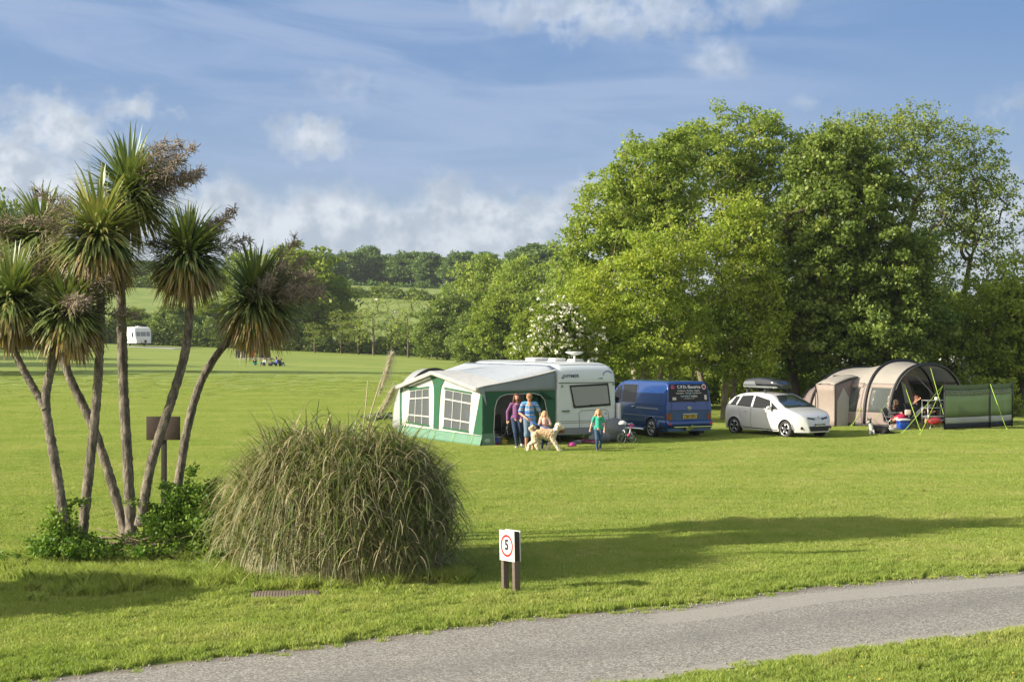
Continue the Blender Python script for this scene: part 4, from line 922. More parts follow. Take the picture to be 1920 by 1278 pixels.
# ================================================================== awning and caravan
AX = Vector((.883, .47, 0)); AU = Vector((-.47, .883, 0)); AO = Vector((-.91, 44.2, 0)); ARZ = atan2(.47, .883)
def A_(x, y, z): return AO + AX * x + AU * y + Vector((0, 0, z))
F_W = fabric('awning_white', (.66, .66, .64), .28); F_G = fabric('awning_green', (.018, .115, .055), .12); F_LG = fabric('awning_skirt_green', (.13, .27, .19), .1)
F_GR = fabric('awning_roof_grey', (.50, .54, .58), .12, bump=.25); F_VAL = fabric('awning_side_grey', (.29, .34, .38), .15)
M_CLEAR = clear('clear_vinyl', (.20, .22, .25), .6, .15)
aw = empty('caravan_awning', AO, ARZ, 'large white and green awning with a grey roof joined to the near caravan', 'awning')
LF = 6.4
def fz(y): return 1.87 + (2.30 - 1.87) * min(y / 3.3, 1) if y < 3.3 else 2.30 - (2.30 - 1.74) * (y - 3.3) / (LF - 3.3)
def rz_(y): return 2.50 - .17 * max(0, 1 - y / .5) ** 2
def fabric_panel(pts2d, th, name, m_, parent, sub=0, off=0.0):
    """pts2d = (y, z) outline on the front wall, off = metres proud of it"""
    m_b = MB(); m_b.prism([(-off, y, z) for y, z in pts2d], (th, 0, 0)); return m_b.build(name, m_, parent)
# front wall with two window openings: strips around them
W2 = [(.80, 1.60), (2.72, 1.70), (2.86, .47), (.98, .44)]     # near window corners: top near, top far, bottom far, bottom near
W1 = [(4.00, 1.70), (5.55, 1.56), (5.75, .50), (3.98, .47)]
def around(win, y0, y1, zb, name='front_panel'):
    tn, tf, bf, bn_ = win; m_b = MB()
    ol = [(y0, zb), (y0, fz(y0) - .03), ((y0 + y1) / 2, fz((y0 + y1) / 2) - .03), (y1, fz(y1) - .03), (y1, zb)]
    for poly in ([(y0, zb), (y0, fz(y0) - .02), tn, bn_], [(y0, fz(y0) - .02), (y1, fz(y1) - .02), tf, tn], [(y1, fz(y1) - .02), (y1, zb), bf, tf], [(y1, zb), (y0, zb), bn_, bf]):
        m_b.prism([(0, a_, c_) for a_, c_ in poly], (.012, 0, 0))
    return m_b.build(name, F_W, aw)
around(W2, .0, 3.3, .34); around(W1, 3.3, LF, .36)
for win in (W2, W1):
    tn, tf, bf, bn_ = win; m_b = MB(); m_b.prism([(.004, a_, c_) for a_, c_ in (tn, tf, bf, bn_)], (.004, 0, 0)); wo = m_b.build('window', M_CLEAR, aw)
    L2 = lambda a_, b_, t_: (a_[0] + (b_[0] - a_[0]) * t_, a_[1] + (b_[1] - a_[1]) * t_)
    m_b = MB()
    for t_ in (.33, .67):
        a_, b_ = L2(tn, tf, t_), L2(bn_, bf, t_); m_b.prism([(-.012, a_[0] - .017, a_[1]), (-.012, a_[0] + .017, a_[1]), (-.012, b_[0] + .017, b_[1]), (-.012, b_[0] - .017, b_[1])], (.01, 0, 0))
    for t_ in (.24, .76):
        a_, b_ = L2(tn, bn_, t_), L2(tf, bf, t_); m_b.prism([(-.015, a_[0], a_[1] - .022), (-.015, b_[0], b_[1] - .022), (-.015, b_[0], b_[1] + .022), (-.015, a_[0], a_[1] + .022)], (.01, 0, 0))
    m_b.build('glazing_bars', F_W, wo)
    m_b = MB()                      # gathered pale curtains hanging inside, with folds
    for (s0, s1) in ((0.02, .27), (.38, .52), (.70, .98)):
        def cf(u, v, s0=s0, s1=s1):
            a_ = L2(tn, tf, s0 + (s1 - s0) * u); b_ = L2(bn_, bf, s0 + (s1 - s0) * (u * .9 + .05)); p = L2(a_, b_, v); return (.12 + .06 * sin(u * 42), p[0], p[1])
        m_b.grid(cf, 60, 4)
    m_b.build('curtain', fabric('curtain_grey', (.33, .35, .35), .3), wo)
    for (a_, b_, dz) in ((tn, tf, .055), (bn_, bf, -.02)):
        m_b = MB(); m_b.prism([(-.020, a_[0] - .04, a_[1] + dz - .03), (-.020, b_[0] + .04, b_[1] + dz - .03), (-.020, b_[0] + .04, b_[1] + dz + .03), (-.020, a_[0] - .04, a_[1] + dz + .03)], (.012, 0, 0)); m_b.build('green_edging', F_G, wo)
# green pillars
def pillar(l, name='green_pillar'): 
    m_b = MB(); n_ = len(l)
    for i in range(n_ - 1):
        (z0, a0, b0), (z1, a1, b1) = l[i], l[i + 1]; m_b.prism([(-.016, a0, z0), (-.016, b0, z0), (-.016, b1, z1), (-.016, a1, z1)], (.012, 0, 0))
    m_b.build(name, F_G, aw)
pillar([(.34, 3.22, 3.62), (1.0, 3.16, 3.58), (1.5, 3.08, 3.56), (1.8, 2.98, 3.60), (2.0, 2.76, 3.72), (2.12, 2.55, 3.95), (2.2, 2.72, 3.7), (2.28, 3.15, 3.45)])
pillar([(.34, -.0, .66), (.7, -.0, .52), (1.1, -.0, .36), (1.5, 0, .2), (1.84, 0, .05)])
pillar([(.34, LF - .16, LF), (1.0, LF - .12, LF), (1.5, LF - .14, LF), (1.70, LF - .3, LF)])
pillar([(1.66, 4.5, LF - .02), (1.73, 5.0, LF - .02)], 'green_top_band')
# mud wall skirt, leaning a little outward
m_b = MB(); m_b.grid(lambda u, v: (-.02 - .10 * (1 - v) + .012 * sin(u * 50), -.02 + u * (LF + .04), .02 + .34 * v), 60, 4); m_b.build('skirt', F_LG, aw, mods=[('solid', .006)])
m_b = MB(); m_b.tube([(-.035, 0, .36), (-.035, LF, .37)], .014, 6); m_b.build('skirt_piping', F_W, aw)
# side wall with arched doorway (y = 0 plane)
def sidew(pts, name, m_, off=0.0, th=.01):
    m_b = MB(); m_b.prism([(x, -off, z) for x, z in pts], (0, th, 0)); return m_b.build(name, m_, aw)
arch = [(.42, .06), (.38, .5), (.42, 1.2), (.50, 1.45), (.62, 1.57), (.85, 1.63), (1.8, 1.64), (2.05, 1.58), (2.20, 1.42), (2.32, .9), (2.42, .30), (2.46, .10)]
side_top = 1.74
m_b = MB(); n_ = len(arch)
def outer(i):
    x, z = arch[i]
    if i <= 3: return (0 - .0, z if i else .02)
    if i >= 8: return (2.60, z if i < n_ - 1 else .02)
    return (x if 4 < i < 8 else (.0 if i == 4 else x), side_top)
for i in range(n_ - 1):
    a_, b_, c_, d_ = arch[i], arch[i + 1], outer(i + 1), outer(i); m_b.prism([(x, 0, z) for x, z in (a_, b_, c_, d_)], (0, .01, 0))
m_b.prism([(x, 0, z) for x, z in (arch[7], arch[8], (2.60, 1.42), (2.60, side_top), (arch[7][0], side_top))], (0, .009, 0))
m_b.build('side_wall', F_G, aw)
m_b = MB(); m_b.tube([(x, -.012, z) for x, z in arch], .014, 6); m_b.build('door_piping', F_W, aw)
sidew([(-.03, .02), (.40, .02), (.385, .42), (-.03, .42)], 'side_skirt', F_LG, .006)
sidew([(2.43, .02), (2.60, .02), (2.56, .42), (2.40, .42)], 'side_skirt', F_LG, .006)
m_b = MB(); m_b.grid(lambda u, v: (-.02 + 2.62 * u, -.010 - .012 * sin(v * 3.1) * sin(u * 9), side_top - .02 + ((1.86 + (rz_(0) - 1.86) * u) - side_top + .02) * v), 16, 5); m_b.build('side_gable', F_VAL, aw, mods=[('solid', .004)])
# roof with overhang
def roof(u, v):
    y = -.03 + (LF + .06) * v; yy = min(max(y, 0), LF); x = -.22 + 2.84 * u; z0, z1 = fz(yy), rz_(yy)
    t_ = (x) / 2.6; z = z0 + (z1 - z0) * t_ + .012 * sin(y * 7) * sin(t_ * 3) * 1.0 - .05 * sin(pi * max(0, min(t_, 1))) * (1 - abs(y - 3.3) / 6); return (x, y, z + .02)
m_b = MB(); m_b.grid(roof, 14, 44); m_b.build('roof', F_GR, aw, mods=[('solid', .006)])
m_b = MB(); m_b.grid(lambda u, v: (lambda p: (p[0] - .006 - .04 * (1 - u), p[1], p[2] - .13 * u + .004))(roof(0, v)), 3, 44); m_b.build('eave_valance', F_W, aw, mods=[('solid', .005)])
m_b = MB(); m_b.grid(lambda u, v: (lambda p: (p[0], p[1], p[2] + .009))(roof(.30 * u, v)), 3, 44); m_b.build('eave_band', F_W, aw)
m_b = MB(); m_b.grid(lambda u, v: (lambda p: (p[0], p[1], p[2] + .012))(roof(u, .012 * v)), 14, 1); m_b.tube([roof(t_ / 10, 0) for t_ in range(11)], .016, 6); m_b.build('roof_edge_piping', F_W, aw)
m_b = MB(); p_ = roof(0, 0); m_b.prism([(-.22, -.035, 1.86), (0.02, -.035, 1.89), (.12, -.035, 1.30), (-.02, -.035, 1.62)], (0, .012, 0)); m_b.build('corner_flap', F_VAL, aw)
# far side wall, cream inside, with its own window
m_b = MB(); m_b.prism([(0, LF, .02), (2.6, LF, .02), (2.6, LF, 2.45), (0, LF, 1.72)], (0, -.01, 0)); m_b.build('far_side_wall', F_W, aw)
m_b = MB(); m_b.prism([(.9, LF - .02, .9), (1.9, LF - .02, .9), (1.9, LF - .02, 1.6), (.9, LF - .02, 1.6)], (0, -.004, 0)); m_b.build('far_side_window', M_CLEAR, aw)
# inner curtain panels seen through the doorway
m_b = MB(); m_b.grid(lambda u, v: (1.62 + .85 * u, .30 + .04 * sin(u * 20), .05 + 1.62 * v), 20, 3); m_b.build('rolled_side_curtain', F_G, aw, mods=[('solid', .006)])
m_b = MB(); m_b.box((1.3, 3.2, .012), (2.5, 6.3, .012)); m_b.build('groundsheet', mat('groundsheet_grey', (.10, .11, .11), .8), aw)
for (a_, b_) in (((.06, .06, .0), (.06, .06, 1.84)), ((.06, 3.3, 0), (.06, 3.3, 2.26)), ((.06, LF - .06, 0), (.06, LF - .06, 1.70)), ((.06, 3.3, 2.26), (2.55, 3.3, 2.46))): m_b = MB(); m_b.tube([a_, b_], .014, 6); m_b.build('pole', M_STEEL, aw)
M_GUYL = mat('fluorescent_line', (.45, .68, .08), .6); M_GUYW = mat('pale_line', (.6, .6, .55), .7)
for y in (.55, 1.9, 3.4, 4.7, 5.9): m_b = MB(); m_b.tube([(-.06, y, .36), (-.17, y + .03, .02)], .008, 4); m_b.build('peg_strap', M_GUYL, aw)
m_b = MB(); m_b.tube([(-.22, LF, 1.72), (-1.2, LF + .9, .02)], .006, 4); m_b.tube([(-.1, LF + .05, 1.3), (-.9, LF + .3, .02)], .007, 4); m_b.build('guy_line', M_GUYL, aw)
m_b = MB(); m_b.ball((.16, -.012, .2), (.11, .006, .065), 16, 6); m_b.build('oval_badge', mat('badge_pale', (.35, .46, .40), .6), aw)

# ---- vehicle shell
class Shell:
    def __init__(s, L, top, bot, hw, rc, endf=(.15, .10, .15, .10), xs=None, crown=.03):
        s.L, s.top_, s.bot, s.hw, s.rc, s.endf, s.crown = L, top, bot, hw, rc, endf, crown
        s.xs = xs if xs is not None else list(np.linspace(0, L, 70))
    def top(s, x): return float(np.interp(x, [p[0] for p in s.top_], [p[1] for p in s.top_]))
    def w(s, x, z):
        b = float(np.interp(z, [p[0] for p in s.hw], [p[1] for p in s.hw])); d0, k0, d1, k1 = s.endf
        if x < d0: b *= 1 - k0 * (1 - x / d0) ** 2
        if x > s.L - d1: b *= 1 - k1 * (1 - (s.L - x) / d1) ** 2
        return b
    def section(s, x):
        zt_ = s.top(x); zb = min(s.bot(x), zt_ - .02); rc = min(s.rc, (zt_ - zb) * .45); out = []
        for i in range(11):
            z = zb + (zt_ - rc - zb) * i / 10; out.append((s.w(x, z), z))
        w0 = s.w(x, zt_ - rc)
        w1 = s.w(x, zt_)
        for i in range(1, 7):
            a_ = pi / 2 * i / 6; out.append((w0 - (rc * 1.0 + (w0 - w1)) * (1 - cos(a_)), zt_ - rc + rc * sin(a_)))
        e_ = out[-1][0]
        for i in range(1, 5): f_ = 1 - i / 4; out.append((e_ * f_, zt_ + s.crown * (1 - f_ * f_)))
        return out
    def build(s, name, mats, parent):
        m_ = MB(); R = []
        for x in s.xs:
            h = s.section(x); R.append([(x, y, z) for y, z in h] + [(x, -y, z) for y, z in h[-2::-1]])
        n_ = len(R[0]); vs = [p for r in R for p in r]; fs = [(i * n_ + j, i * n_ + j + 1, (i + 1) * n_ + j + 1, (i + 1) * n_ + j) for i in range(len(R) - 1) for j in range(n_ - 1)]
        m_.add(vs, fs, True); m_.add(R[0], [tuple(range(n_))]); m_.add(R[-1], [tuple(range(n_))[::-1]])
        m_.cur = 1; und = [[(r[0][0], r[0][1] * (1 - 2 * k / 4), r[0][2]) for k in range(5)] for r in R]; vs = [p for r in und for p in r]
        m_.add(vs, [(i * 5 + j, (i + 1) * 5 + j, (i + 1) * 5 + j + 1, i * 5 + j + 1) for i in range(len(R) - 1) for j in range(4)])
        return m_.build(name, mats, parent)
    def side(s, m_, c4, sgn, off=.006, nu=10, nv=5):
        """c4 = four (x,z) corners"""
        def fn(u, v):
            (x0, z0), (x1, z1), (x2, z2), (x3, z3) = c4
            x = (x0 * (1 - u) + x1 * u) * (1 - v) + (x3 * (1 - u) + x2 * u) * v; z = (z0 * (1 - u) + z1 * u) * (1 - v) + (z3 * (1 - u) + z2 * u) * v
            return (x, sgn * (s.w(x, z) + off), z)
        m_.grid(fn, nu, nv, flip=sgn < 0)
    def topx(s, z, front=True):                   # x on the sloping end at height z
        P_ = s.top_; seg = list(zip(P_[:-1], P_[1:])); seg = seg[::-1] if front else seg
        for (x0, z0), (x1, z1) in seg:
            if (z0 - z) * (z1 - z) <= 0 and abs(z1 - z0) > 1e-6: return x0 + (x1 - x0) * (z - z0) / (z1 - z0)
        return s.L if front else 0.0
    def endpt(s, y, z, front=True, off=.006):
        x = s.topx(z, front) if z > (s.top_[-1][1] if front else s.top_[0][1]) else (s.L if front else 0.0)
        d0, k0, d1, k1 = s.endf; wmax = s.w(s.L / 2, z); r = abs(y) / wmax
        d_, k_ = (d1, k1) if front else (d0, k0)
        if r > 1 - k_: x += (-1 if front else 1) * d_ * (1 - sqrt(max(0, (1 - r) / k_)))
        return (x + (off if front else -off), y, z)
    def end(s, m_, c4, front=True, off=.006, nu=10, nv=5):
        """c4 = (y,z) corners"""
        def fn(u, v):
            (x0, z0), (x1, z1), (x2, z2), (x3, z3) = c4
            y = (x0 * (1 - u) + x1 * u) * (1 - v) + (x3 * (1 - u) + x2 * u) * v; z = (z0 * (1 - u) + z1 * u) * (1 - v) + (z3 * (1 - u) + z2 * u) * v
            return s.endpt(y, z, front, off)
        m_.grid(fn, nu, nv, flip=not front)
def archbot(base, arches):
    def f(x):
        z = base
        for (xa, zc, r) in arches:
            d = abs(x - xa)
            if d < r: z = max(z, zc + sqrt(r * r - d * d))
        return z
    return f
def stations(L, arches, n=60):
    x = list(np.linspace(0, L, n)) + [.01, .03, .06, .1, L - .01, L - .03, L - .06, L - .1]
    for xa, zc, r in arches: x += [xa + r * sin(radians(a_)) for a_ in range(-90, 91, 7)] + [xa - r - .001, xa + r + .001]
    return sorted(set(round(v, 4) for v in x if 0 <= v <= L))
def wheel(parent, c, sgn, r, rimr, wd, spokes=5, style=0):
    """c = centre of the outer face; sgn = side the face looks to (y)"""
    m_ = MB(); cx, cy, cz = c
    prof = [(r * .72, 0), (r * .80, .012), (r * .93, .008), (r, -.03), (r, -wd + .03), (r * .9, -wd)]
    n_ = 32; vs = [(cx + pr * cos(2 * pi * j / n_), cy + sgn * o_, cz + pr * sin(2 * pi * j / n_)) for pr, o_ in prof for j in range(n_)]
    m_.add(vs, [(i * n_ + j, i * n_ + (j + 1) % n_, (i + 1) * n_ + (j + 1) % n_, (i + 1) * n_ + j) for i in range(len(prof) - 1) for j in range(n_)], True)
    m_.disc((cx, cy - sgn * .07, cz), r * .74, 'y', 24, .02)
    ty = m_.build('wheel', M_BLACK, parent)
    m_ = MB(); m_.torus((cx, cy - sgn * .004, cz), rimr, .018, 'y', 28, 6)
    for k in range(spokes):
        a_ = 2 * pi * k / spokes + .3; a2 = a_ + (.16 if style else .10); p0 = Vector((cx + .05 * cos(a_), cy - sgn * .01, cz + .05 * sin(a_)))
        for aa in ((a_ - .13, a_ + .13) if style else (a_,)):
            p1 = Vector((cx + rimr * cos(aa), cy - sgn * .008, cz + rimr * sin(aa))); m_.tube([p0, p1], .020 if style else .026, 6)
    m_.disc((cx, cy, cz), .055, 'y', 14, .03); m_.build('rim', mat('alloy_rim', (.42, .43, .45), .3, metal=.9), ty)
    return ty

# ---- caravan
RZU = atan2(AU.y, AU.x)
M_CARA = mat('caravan_skin', (.66, .72, .74), .32, coat=.3, noise=.03, nscale=1.2)
M_CROOF = mat('caravan_roof', (.55, .58, .58), .5, noise=.08, nscale=2)
M_BLIND = mat('window_blind_grey', (.30, .31, .34), .25, coat=.8)
cv = empty('touring_caravan', AO + AX * 3.76 + AU * (-.02), RZU, 'white touring caravan behind the family, awning on its near side', 'caravan')
cs = Shell(6.9, [(0, 2.05), (.03, 2.22), (.09, 2.36), (.2, 2.47), (.4, 2.54), (.8, 2.58), (6.0, 2.58), (6.4, 2.50), (6.7, 2.3), (6.82, 2.0), (6.9, 1.0)], lambda x: .36, [(.3, 1.08), (.8, 1.13), (1.6, 1.13), (2.2, 1.10), (2.6, 1.04)], .20, (.12, .07, .3, .2), crown=.02)
cs.xs = sorted(set([0, .015, .03, .06, .09, .14, .2, .3, .4] + list(np.linspace(.5, 6.9, 40))))
cs.build('body', [M_CARA, M_DARK], cv)
m_ = MB(); cs.end(m_, [(1.12, 1.965), (-1.12, 1.965), (-1.12, 1.94), (1.12, 1.94)], False, .012, 24, 1); m_.build('seam', M_DARK, cv)
m_ = MB(); cs.end(m_, [(.66, 1.88), (-.80, 1.93), (-.90, 1.20), (.50, 1.14)], False, .020, 14, 6); cw = m_.build('window', M_BLACK, cv)
m_ = MB(); cs.end(m_, [(.60, 1.82), (-.75, 1.86), (-.83, 1.27), (.46, 1.21)], False, .030, 14, 6); m_.build('pane', M_BLIND, cw)
for y0 in (.5, -.15, -.7): m_ = MB(); m_.bbox(cs.endpt(y0, 1.235, False, .045), (.02, .09, .03), .004); m_.build('catch', M_BLACK, cw)
m_ = MB(); loop = [(.28, .42), (.30, .98), (.22, 1.06), (-.70, 1.08), (-.80, 1.0), (-.86, .42)]
m_.tube([cs.endpt(y, z, False, .006) for y, z in loop + loop[:1]], .010, 5); m_.build('locker_outline', M_GREY, cv)
m_ = MB(); cs.end(m_, [(1.11, .52), (-1.11, .52), (-1.09, .30), (1.09, .30)], False, .03, 24, 3); m_.build('bumper_skirt', mat('bumper_grey', (.20, .23, .25), .5), cv)
m_ = MB()
for z in (.74, .68): cs.end(m_, [(1.11, z), (-1.11, z), (-1.11, z - .018), (1.11, z - .018)], False, .012, 24, 1)
m_.build('rubbing_strip', M_GREY, cv)
m_ = MB(); m_.bbox(cs.endpt(.80, 1.06, False, .03), (.04, .28, .045), .01); m_.build('grab_handle', mat('handle_bronze', (.16, .17, .14), .4), cv)
for y, z, mt_, r in ((.93, 1.86, M_GREY, .035), (-1.0, 1.9, M_GREY, .035), (.92, .42, M_WPLAST, .05), (-.7, .95, M_GREY, .02)):
    m_ = MB(); c_ = cs.endpt(y, z, False, .02); m_.tube([(c_[0] + .02, c_[1], c_[2]), (c_[0] - .02, c_[1], c_[2])], r, 14); m_.build('lamp', mt_, cv)
for sgn, y in ((1, .96), (-1, -.96)):
    m_ = MB(); cs.end(m_, [(y + .1, .50), (y - .1, .50), (y - .1, .36), (y + .1, .36)], False, .045, 3, 3); m_.build('rear_light', mat('lamp_red_dark', (.13, .02, .02), .2, coat=1), cv)
text('lettering', 'HYMER', .155, cs.endpt(.56, 2.17, False, .012), (0, -1, 0), (0, 0, 1), mat('letter_slate', (.06, .08, .11), .4), cv, bold=.003, sx=1.1)
m_ = MB(); 
for k in range(3): m_.prism([cs.endpt(.95 - .03 * k, 2.10 + .05 * k, False, .012), cs.endpt(.86, 2.10 + .05 * k, False, .012), cs.endpt(.85, 2.135 + .05 * k, False, .012), cs.endpt(.92 - .03 * k, 2.135 + .05 * k, False, .012)], (-.003, 0, 0))
m_.build('emblem', mat('letter_slate2', (.06, .08, .11), .4), cv)
m_ = MB(); m_.tube([cs.endpt(-.62 - .19 * (1 - cos(a_)), 2.16 + .16 * sin(a_), False, .014) for a_ in np.linspace(.2, 2.5, 14)], .012, 5); m_.build('arc_logo', mat('logo_navy', (.02, .04, .16), .4), cv)
m_ = MB(); m_.prism([cs.endpt(-.38, 2.09, False, .012), cs.endpt(-.60, 2.07, False, .012), cs.endpt(-.60, 2.115, False, .012)], (-.004, 0, 0)); m_.build('logo_dash', mat('logo_teal', (.02, .25, .24), .4), cv)
m_ = MB(); m_.grid(lambda u, v: (.30 + 6.0 * u, (-1 + 2 * v) * .86, 2.60 + .012 - .02 * (2 * v - 1) ** 2 - (.07 * (1 - u * 18) if u * 18 < 1 else 0)), 30, 6); m_.build('roof_skin', M_CROOF, cv)
for x, y, sx_, sy_, h, nm, mt_ in ((3.1, .1, .58, .58, .08, 'roof_hatch', M_WPLAST), (1.75, .1, .45, .45, .08, 'roof_hatch', M_WPLAST), (1.15, -.25, .4, .4, .05, 'roof_hatch', M_WPLAST)):
    m_ = MB(); m_.bbox((x, y, 2.62), (sx_ * 1.08, sy_ * 1.08, .05), .02); m_.bbox((x, y, 2.65 + h / 2), (sx_, sy_, h), .04); m_.build(nm, mt_, cv)
m_ = MB(); m_.bbox((4.1, -.55, 2.66), (1.3, .5, .12), .03); m_.build('solar_panel', mat('panel_grey', (.30, .29, .26), .5), cv)
m_ = MB(); m_.tube([(.95, -.1, 2.58), (.95, -.1, 2.86)], .035, 10); m_.tube([(.95, -.1, 2.84), (.95, -.1, 2.88), (.95, -.1, 2.93), (.95, -.1, 2.95)], [.10, .22, .31, .27], 24); m_.build('tv_aerial', M_WPLAST, cv)
m_ = MB(); m_.tube([(.7, -.5, 2.58), (.7, -.5, 2.70)], [.05, .035], 10); m_.build('roof_vent', M_WPLAST, cv)
for sgn in (1, -1):
    wheel(cv, (3.3, sgn * 1.08, .32), sgn, .32, .19, .2, 6); m_ = MB(); m_.tube([(.4, sgn * .85, .40), (.15, sgn * .9, .02)], .022, 6); m_.box((.15, sgn * .9, .02), (.12, .12, .02)); m_.build('corner_steady', M_DARK, cv)
m_ = MB(); m_.tube([(6.7, .35, .42), (7.9, 0, .42)], .04, 6); m_.tube([(6.7, -.35, .42), (7.9, 0, .42)], .04, 6); m_.tube([(7.6, 0, .6), (7.6, 0, .08)], .025, 6); m_.build('tow_bar', M_DARK, cv)
m_ = MB(); cs.side(m_, [(.9, .95), (2.0, .95), (2.0, 1.85), (.9, 1.85)], 1, .012); cs.side(m_, [(4.6, 1.1), (5.9, 1.1), (5.9, 1.75), (4.6, 1.75)], 1, .012); m_.build('side_window', M_GLASSD, cv)
m_ = MB(); cs.side(m_, [(2.5, .45), (3.15, .45), (3.15, 2.2), (2.5, 2.2)], 1, .014); m_.build('side_door', M_WPLAST, cv)
m_ = MB(); cs.side(m_, [(.3, .40), (6.4, .40), (6.4, .12), (.3, .12)], 1, .0); m_.build('draught_skirt', mat('skirt_grey', (.16, .18, .2), .8), cv)
# slack grey tarpaulin bundle behind the girl
tb = MB(); c_ = cs.endpt(-.86, .42, False, .32); tb.ball(c_, (.30, .44, .40), 20, 12); tb.ball((c_[0], c_[1] + .5, .18), (.22, .5, .18), 16, 8); tb.ball((c_[0] + .1, c_[1] - .3, .3), (.2, .25, .3), 16, 8)
tp = tb.build('tarpaulin_bundle', fabric('tarp_grey', (.15, .17, .185), .05), None, mods=[('remesh', .03, 3), ('displace', .07, .25)]); tp.location = cv.location; tp.rotation_euler = cv.rotation_euler
tag(tp, 'grey crumpled tarpaulin bundle under the end of the white caravan', 'tarpaulin')
m_ = MB(); m_.grid(lambda u, v: (-.02 + .03 * sin(u * 9), .14 * (u - .5) , -.62 * v), 12, 8); tw = m_.build('towel', fabric('towel_white', (.72, .72, .76), .1), None, mods=[('solid', .03)])
tw.location = cv.matrix_world @ Vector((0, 0, 0)) if False else (cv.location + Matrix.Rotation(RZU, 3, 'Z') @ Vector((-.08, -1.16, 1.28))); tw.rotation_euler = (0, 0, RZU); tag(tw, 'white towel hanging at the far corner of the caravan', 'towel')
# pale dome behind the awning with a dark hoop
dm_ = P(806, 0, 53.5); e = empty('bubble_tent', (dm_.x, 53.5, 0), ARZ, 'pale grey dome tent with a dark hoop peeping over the awning', 'tent')
m_ = MB(); m_.grid(lambda u, v: (1.35 * cos(pi * v) , .8 * u - .4 + (1 - sin(pi * v)) * .0, 2.25 * sin(pi * v) ** .8), 6, 24); m_.grid(lambda u, v: (1.35 * cos(pi * v) * (1 - u * .4), .4 + 1.2 * u, (2.25 * sin(pi * v) ** .8) * (1 - u) ** .6), 8, 24)
m_.build('canopy', fabric('dome_grey', (.40, .42, .44), .2), e, mods=[('solid', .01)])
m_ = MB(); m_.tube([(1.37 * cos(pi * v), -.4, 2.27 * sin(pi * v) ** .8) for v in np.linspace(0, 1, 30)], .035, 6); m_.build('hoop', M_BLACK, e)

# ---- blue van
M_BLUE = mat('van_blue_paint', (.012, .058, .25), .25, metal=.3, coat=1)
vp = G(1293, 822.0); VU = Vector((-.43, .903, 0)).normalized(); vn = empty('blue_van', (vp.x, vp.y + .0, 0), atan2(VU.y, VU.x), 'dark blue panel van with a sign written rear window, parked tail towards us', 'van')
va = [(.98, .33, .385), (3.95, .33, .385)]
vs_ = Shell(4.79, [(0, .95), (.03, 1.25), (.07, 1.6), (.11, 1.80), (.17, 1.88), (.3, 1.925), (.6, 1.94), (2.9, 1.93), (3.25, 1.88), (3.45, 1.76), (4.15, 1.16), (4.45, 1.05), (4.7, .88), (4.79, .6)], archbot(.26, va),
            [(.25, .88), (.5, .92), (1.05, .915), (1.15, .90), (1.8, .79), (1.94, .76)], .10, (.10, .045, .45, .22), stations(4.79, va, 60), .02)
vs_.build('body', [M_BLUE, M_DARK], vn)
m_ = MB(); vs_.end(m_, [(.74, 1.84), (-.74, 1.84), (-.80, 1.25), (.80, 1.25)], False, .010, 12, 8); rw = m_.build('rear_window', M_GLASSD, vn)
def vt(s, size, y, z, sx=1, m__=M_TXTW, b=.0): text('lettering', s, size, vs_.endpt(y, z, False, .016), (0, -1, 0), Vector(vs_.endpt(0, z + .1, False)) - Vector(vs_.endpt(0, z, False)), m__, rw, bold=b, sx=sx)
vt('C.P.D. Electrics', .155, -.02, 1.74, .95, M_TXTW, .002); vt('Installation - Rewires - Repairs', .072, 0, 1.62); vt('Inspection - Testing - Certification', .072, 0, 1.54); vt('Tel: 07817 538802', .085, 0, 1.43, 1.05); vt('www.cpdelectrics.co.uk', .045, 0, 1.36)
M_PINK = mat('sticker_pink', (.45, .07, .16), .5); M_CYAN = mat('swirl_cyan', (.10, .42, .62), .4)
def disc_end(sh, y, z, r, m__, par, off, nm, front=False):
    m_ = MB(); m_.poly([sh.endpt(y + r * cos(a_), z + r * sin(a_), front, off) for a_ in np.linspace(0, 2 * pi, 24, endpoint=False)][::(1 if front else -1)]); return m_.build(nm, m__, par)
disc_end(vs_, -.62, 1.74, .085, M_TXTW, rw, .015, 'round_sticker'); disc_end(vs_, -.62, 1.74, .062, mat('sticker_red', (.35, .02, .02), .4), rw, .018, 'round_sticker_centre')
m_ = MB(); m_.poly([vs_.endpt(y, z, False, .015) for y, z in ((.69, 1.69), (.55, 1.69), (.55, 1.78), (.62, 1.83), (.69, 1.78))]); m_.build('house_sticker', M_PINK, rw)
for y, z in ((.57, 1.36), (-.66, 1.39)):
    m_ = MB(); vs_.end(m_, [(y + .09, z + .045), (y - .06, z + .045), (y - .06, z - .05), (y + .09, z - .05)] if y > 0 else [(y + .05, z + .08), (y - .05, z + .08), (y - .05, z - .08), (y + .05, z - .08)], False, .015, 2, 2); m_.build('white_sticker', mat('sticker_white', (.6, .55, .55), .5), rw)
m_ = MB(); m_.tube([vs_.endpt(.08 + .17 * cos(a_), 1.58 + .15 * sin(a_), False, .02) for a_ in np.linspace(1.4, 5.6, 22)], .008, 5); m_.build('blue_swirl', M_CYAN, rw)
m_ = MB(); m_.tube([vs_.endpt(.12, 1.33, False, .03), vs_.endpt(-.2, 1.26, False, .04), vs_.endpt(-.24, 1.22, False, .03)], .012, 5); m_.build('rear_wiper', M_BLACK, vn)
m_ = MB(); vs_.end(m_, [(.86, .97), (-.86, .97), (-.86, .955), (.86, .955)], False, .004, 10, 1)
vs_.end(m_, [(.70, 1.24), (.715, 1.24), (.72, .60), (.705, .60)], False, .004, 1, 5); vs_.end(m_, [(-.70, 1.24), (-.715, 1.24), (-.72, .60), (-.705, .60)], False, .004, 1, 5); m_.build('tailgate_seam', M_BLACK, vn)
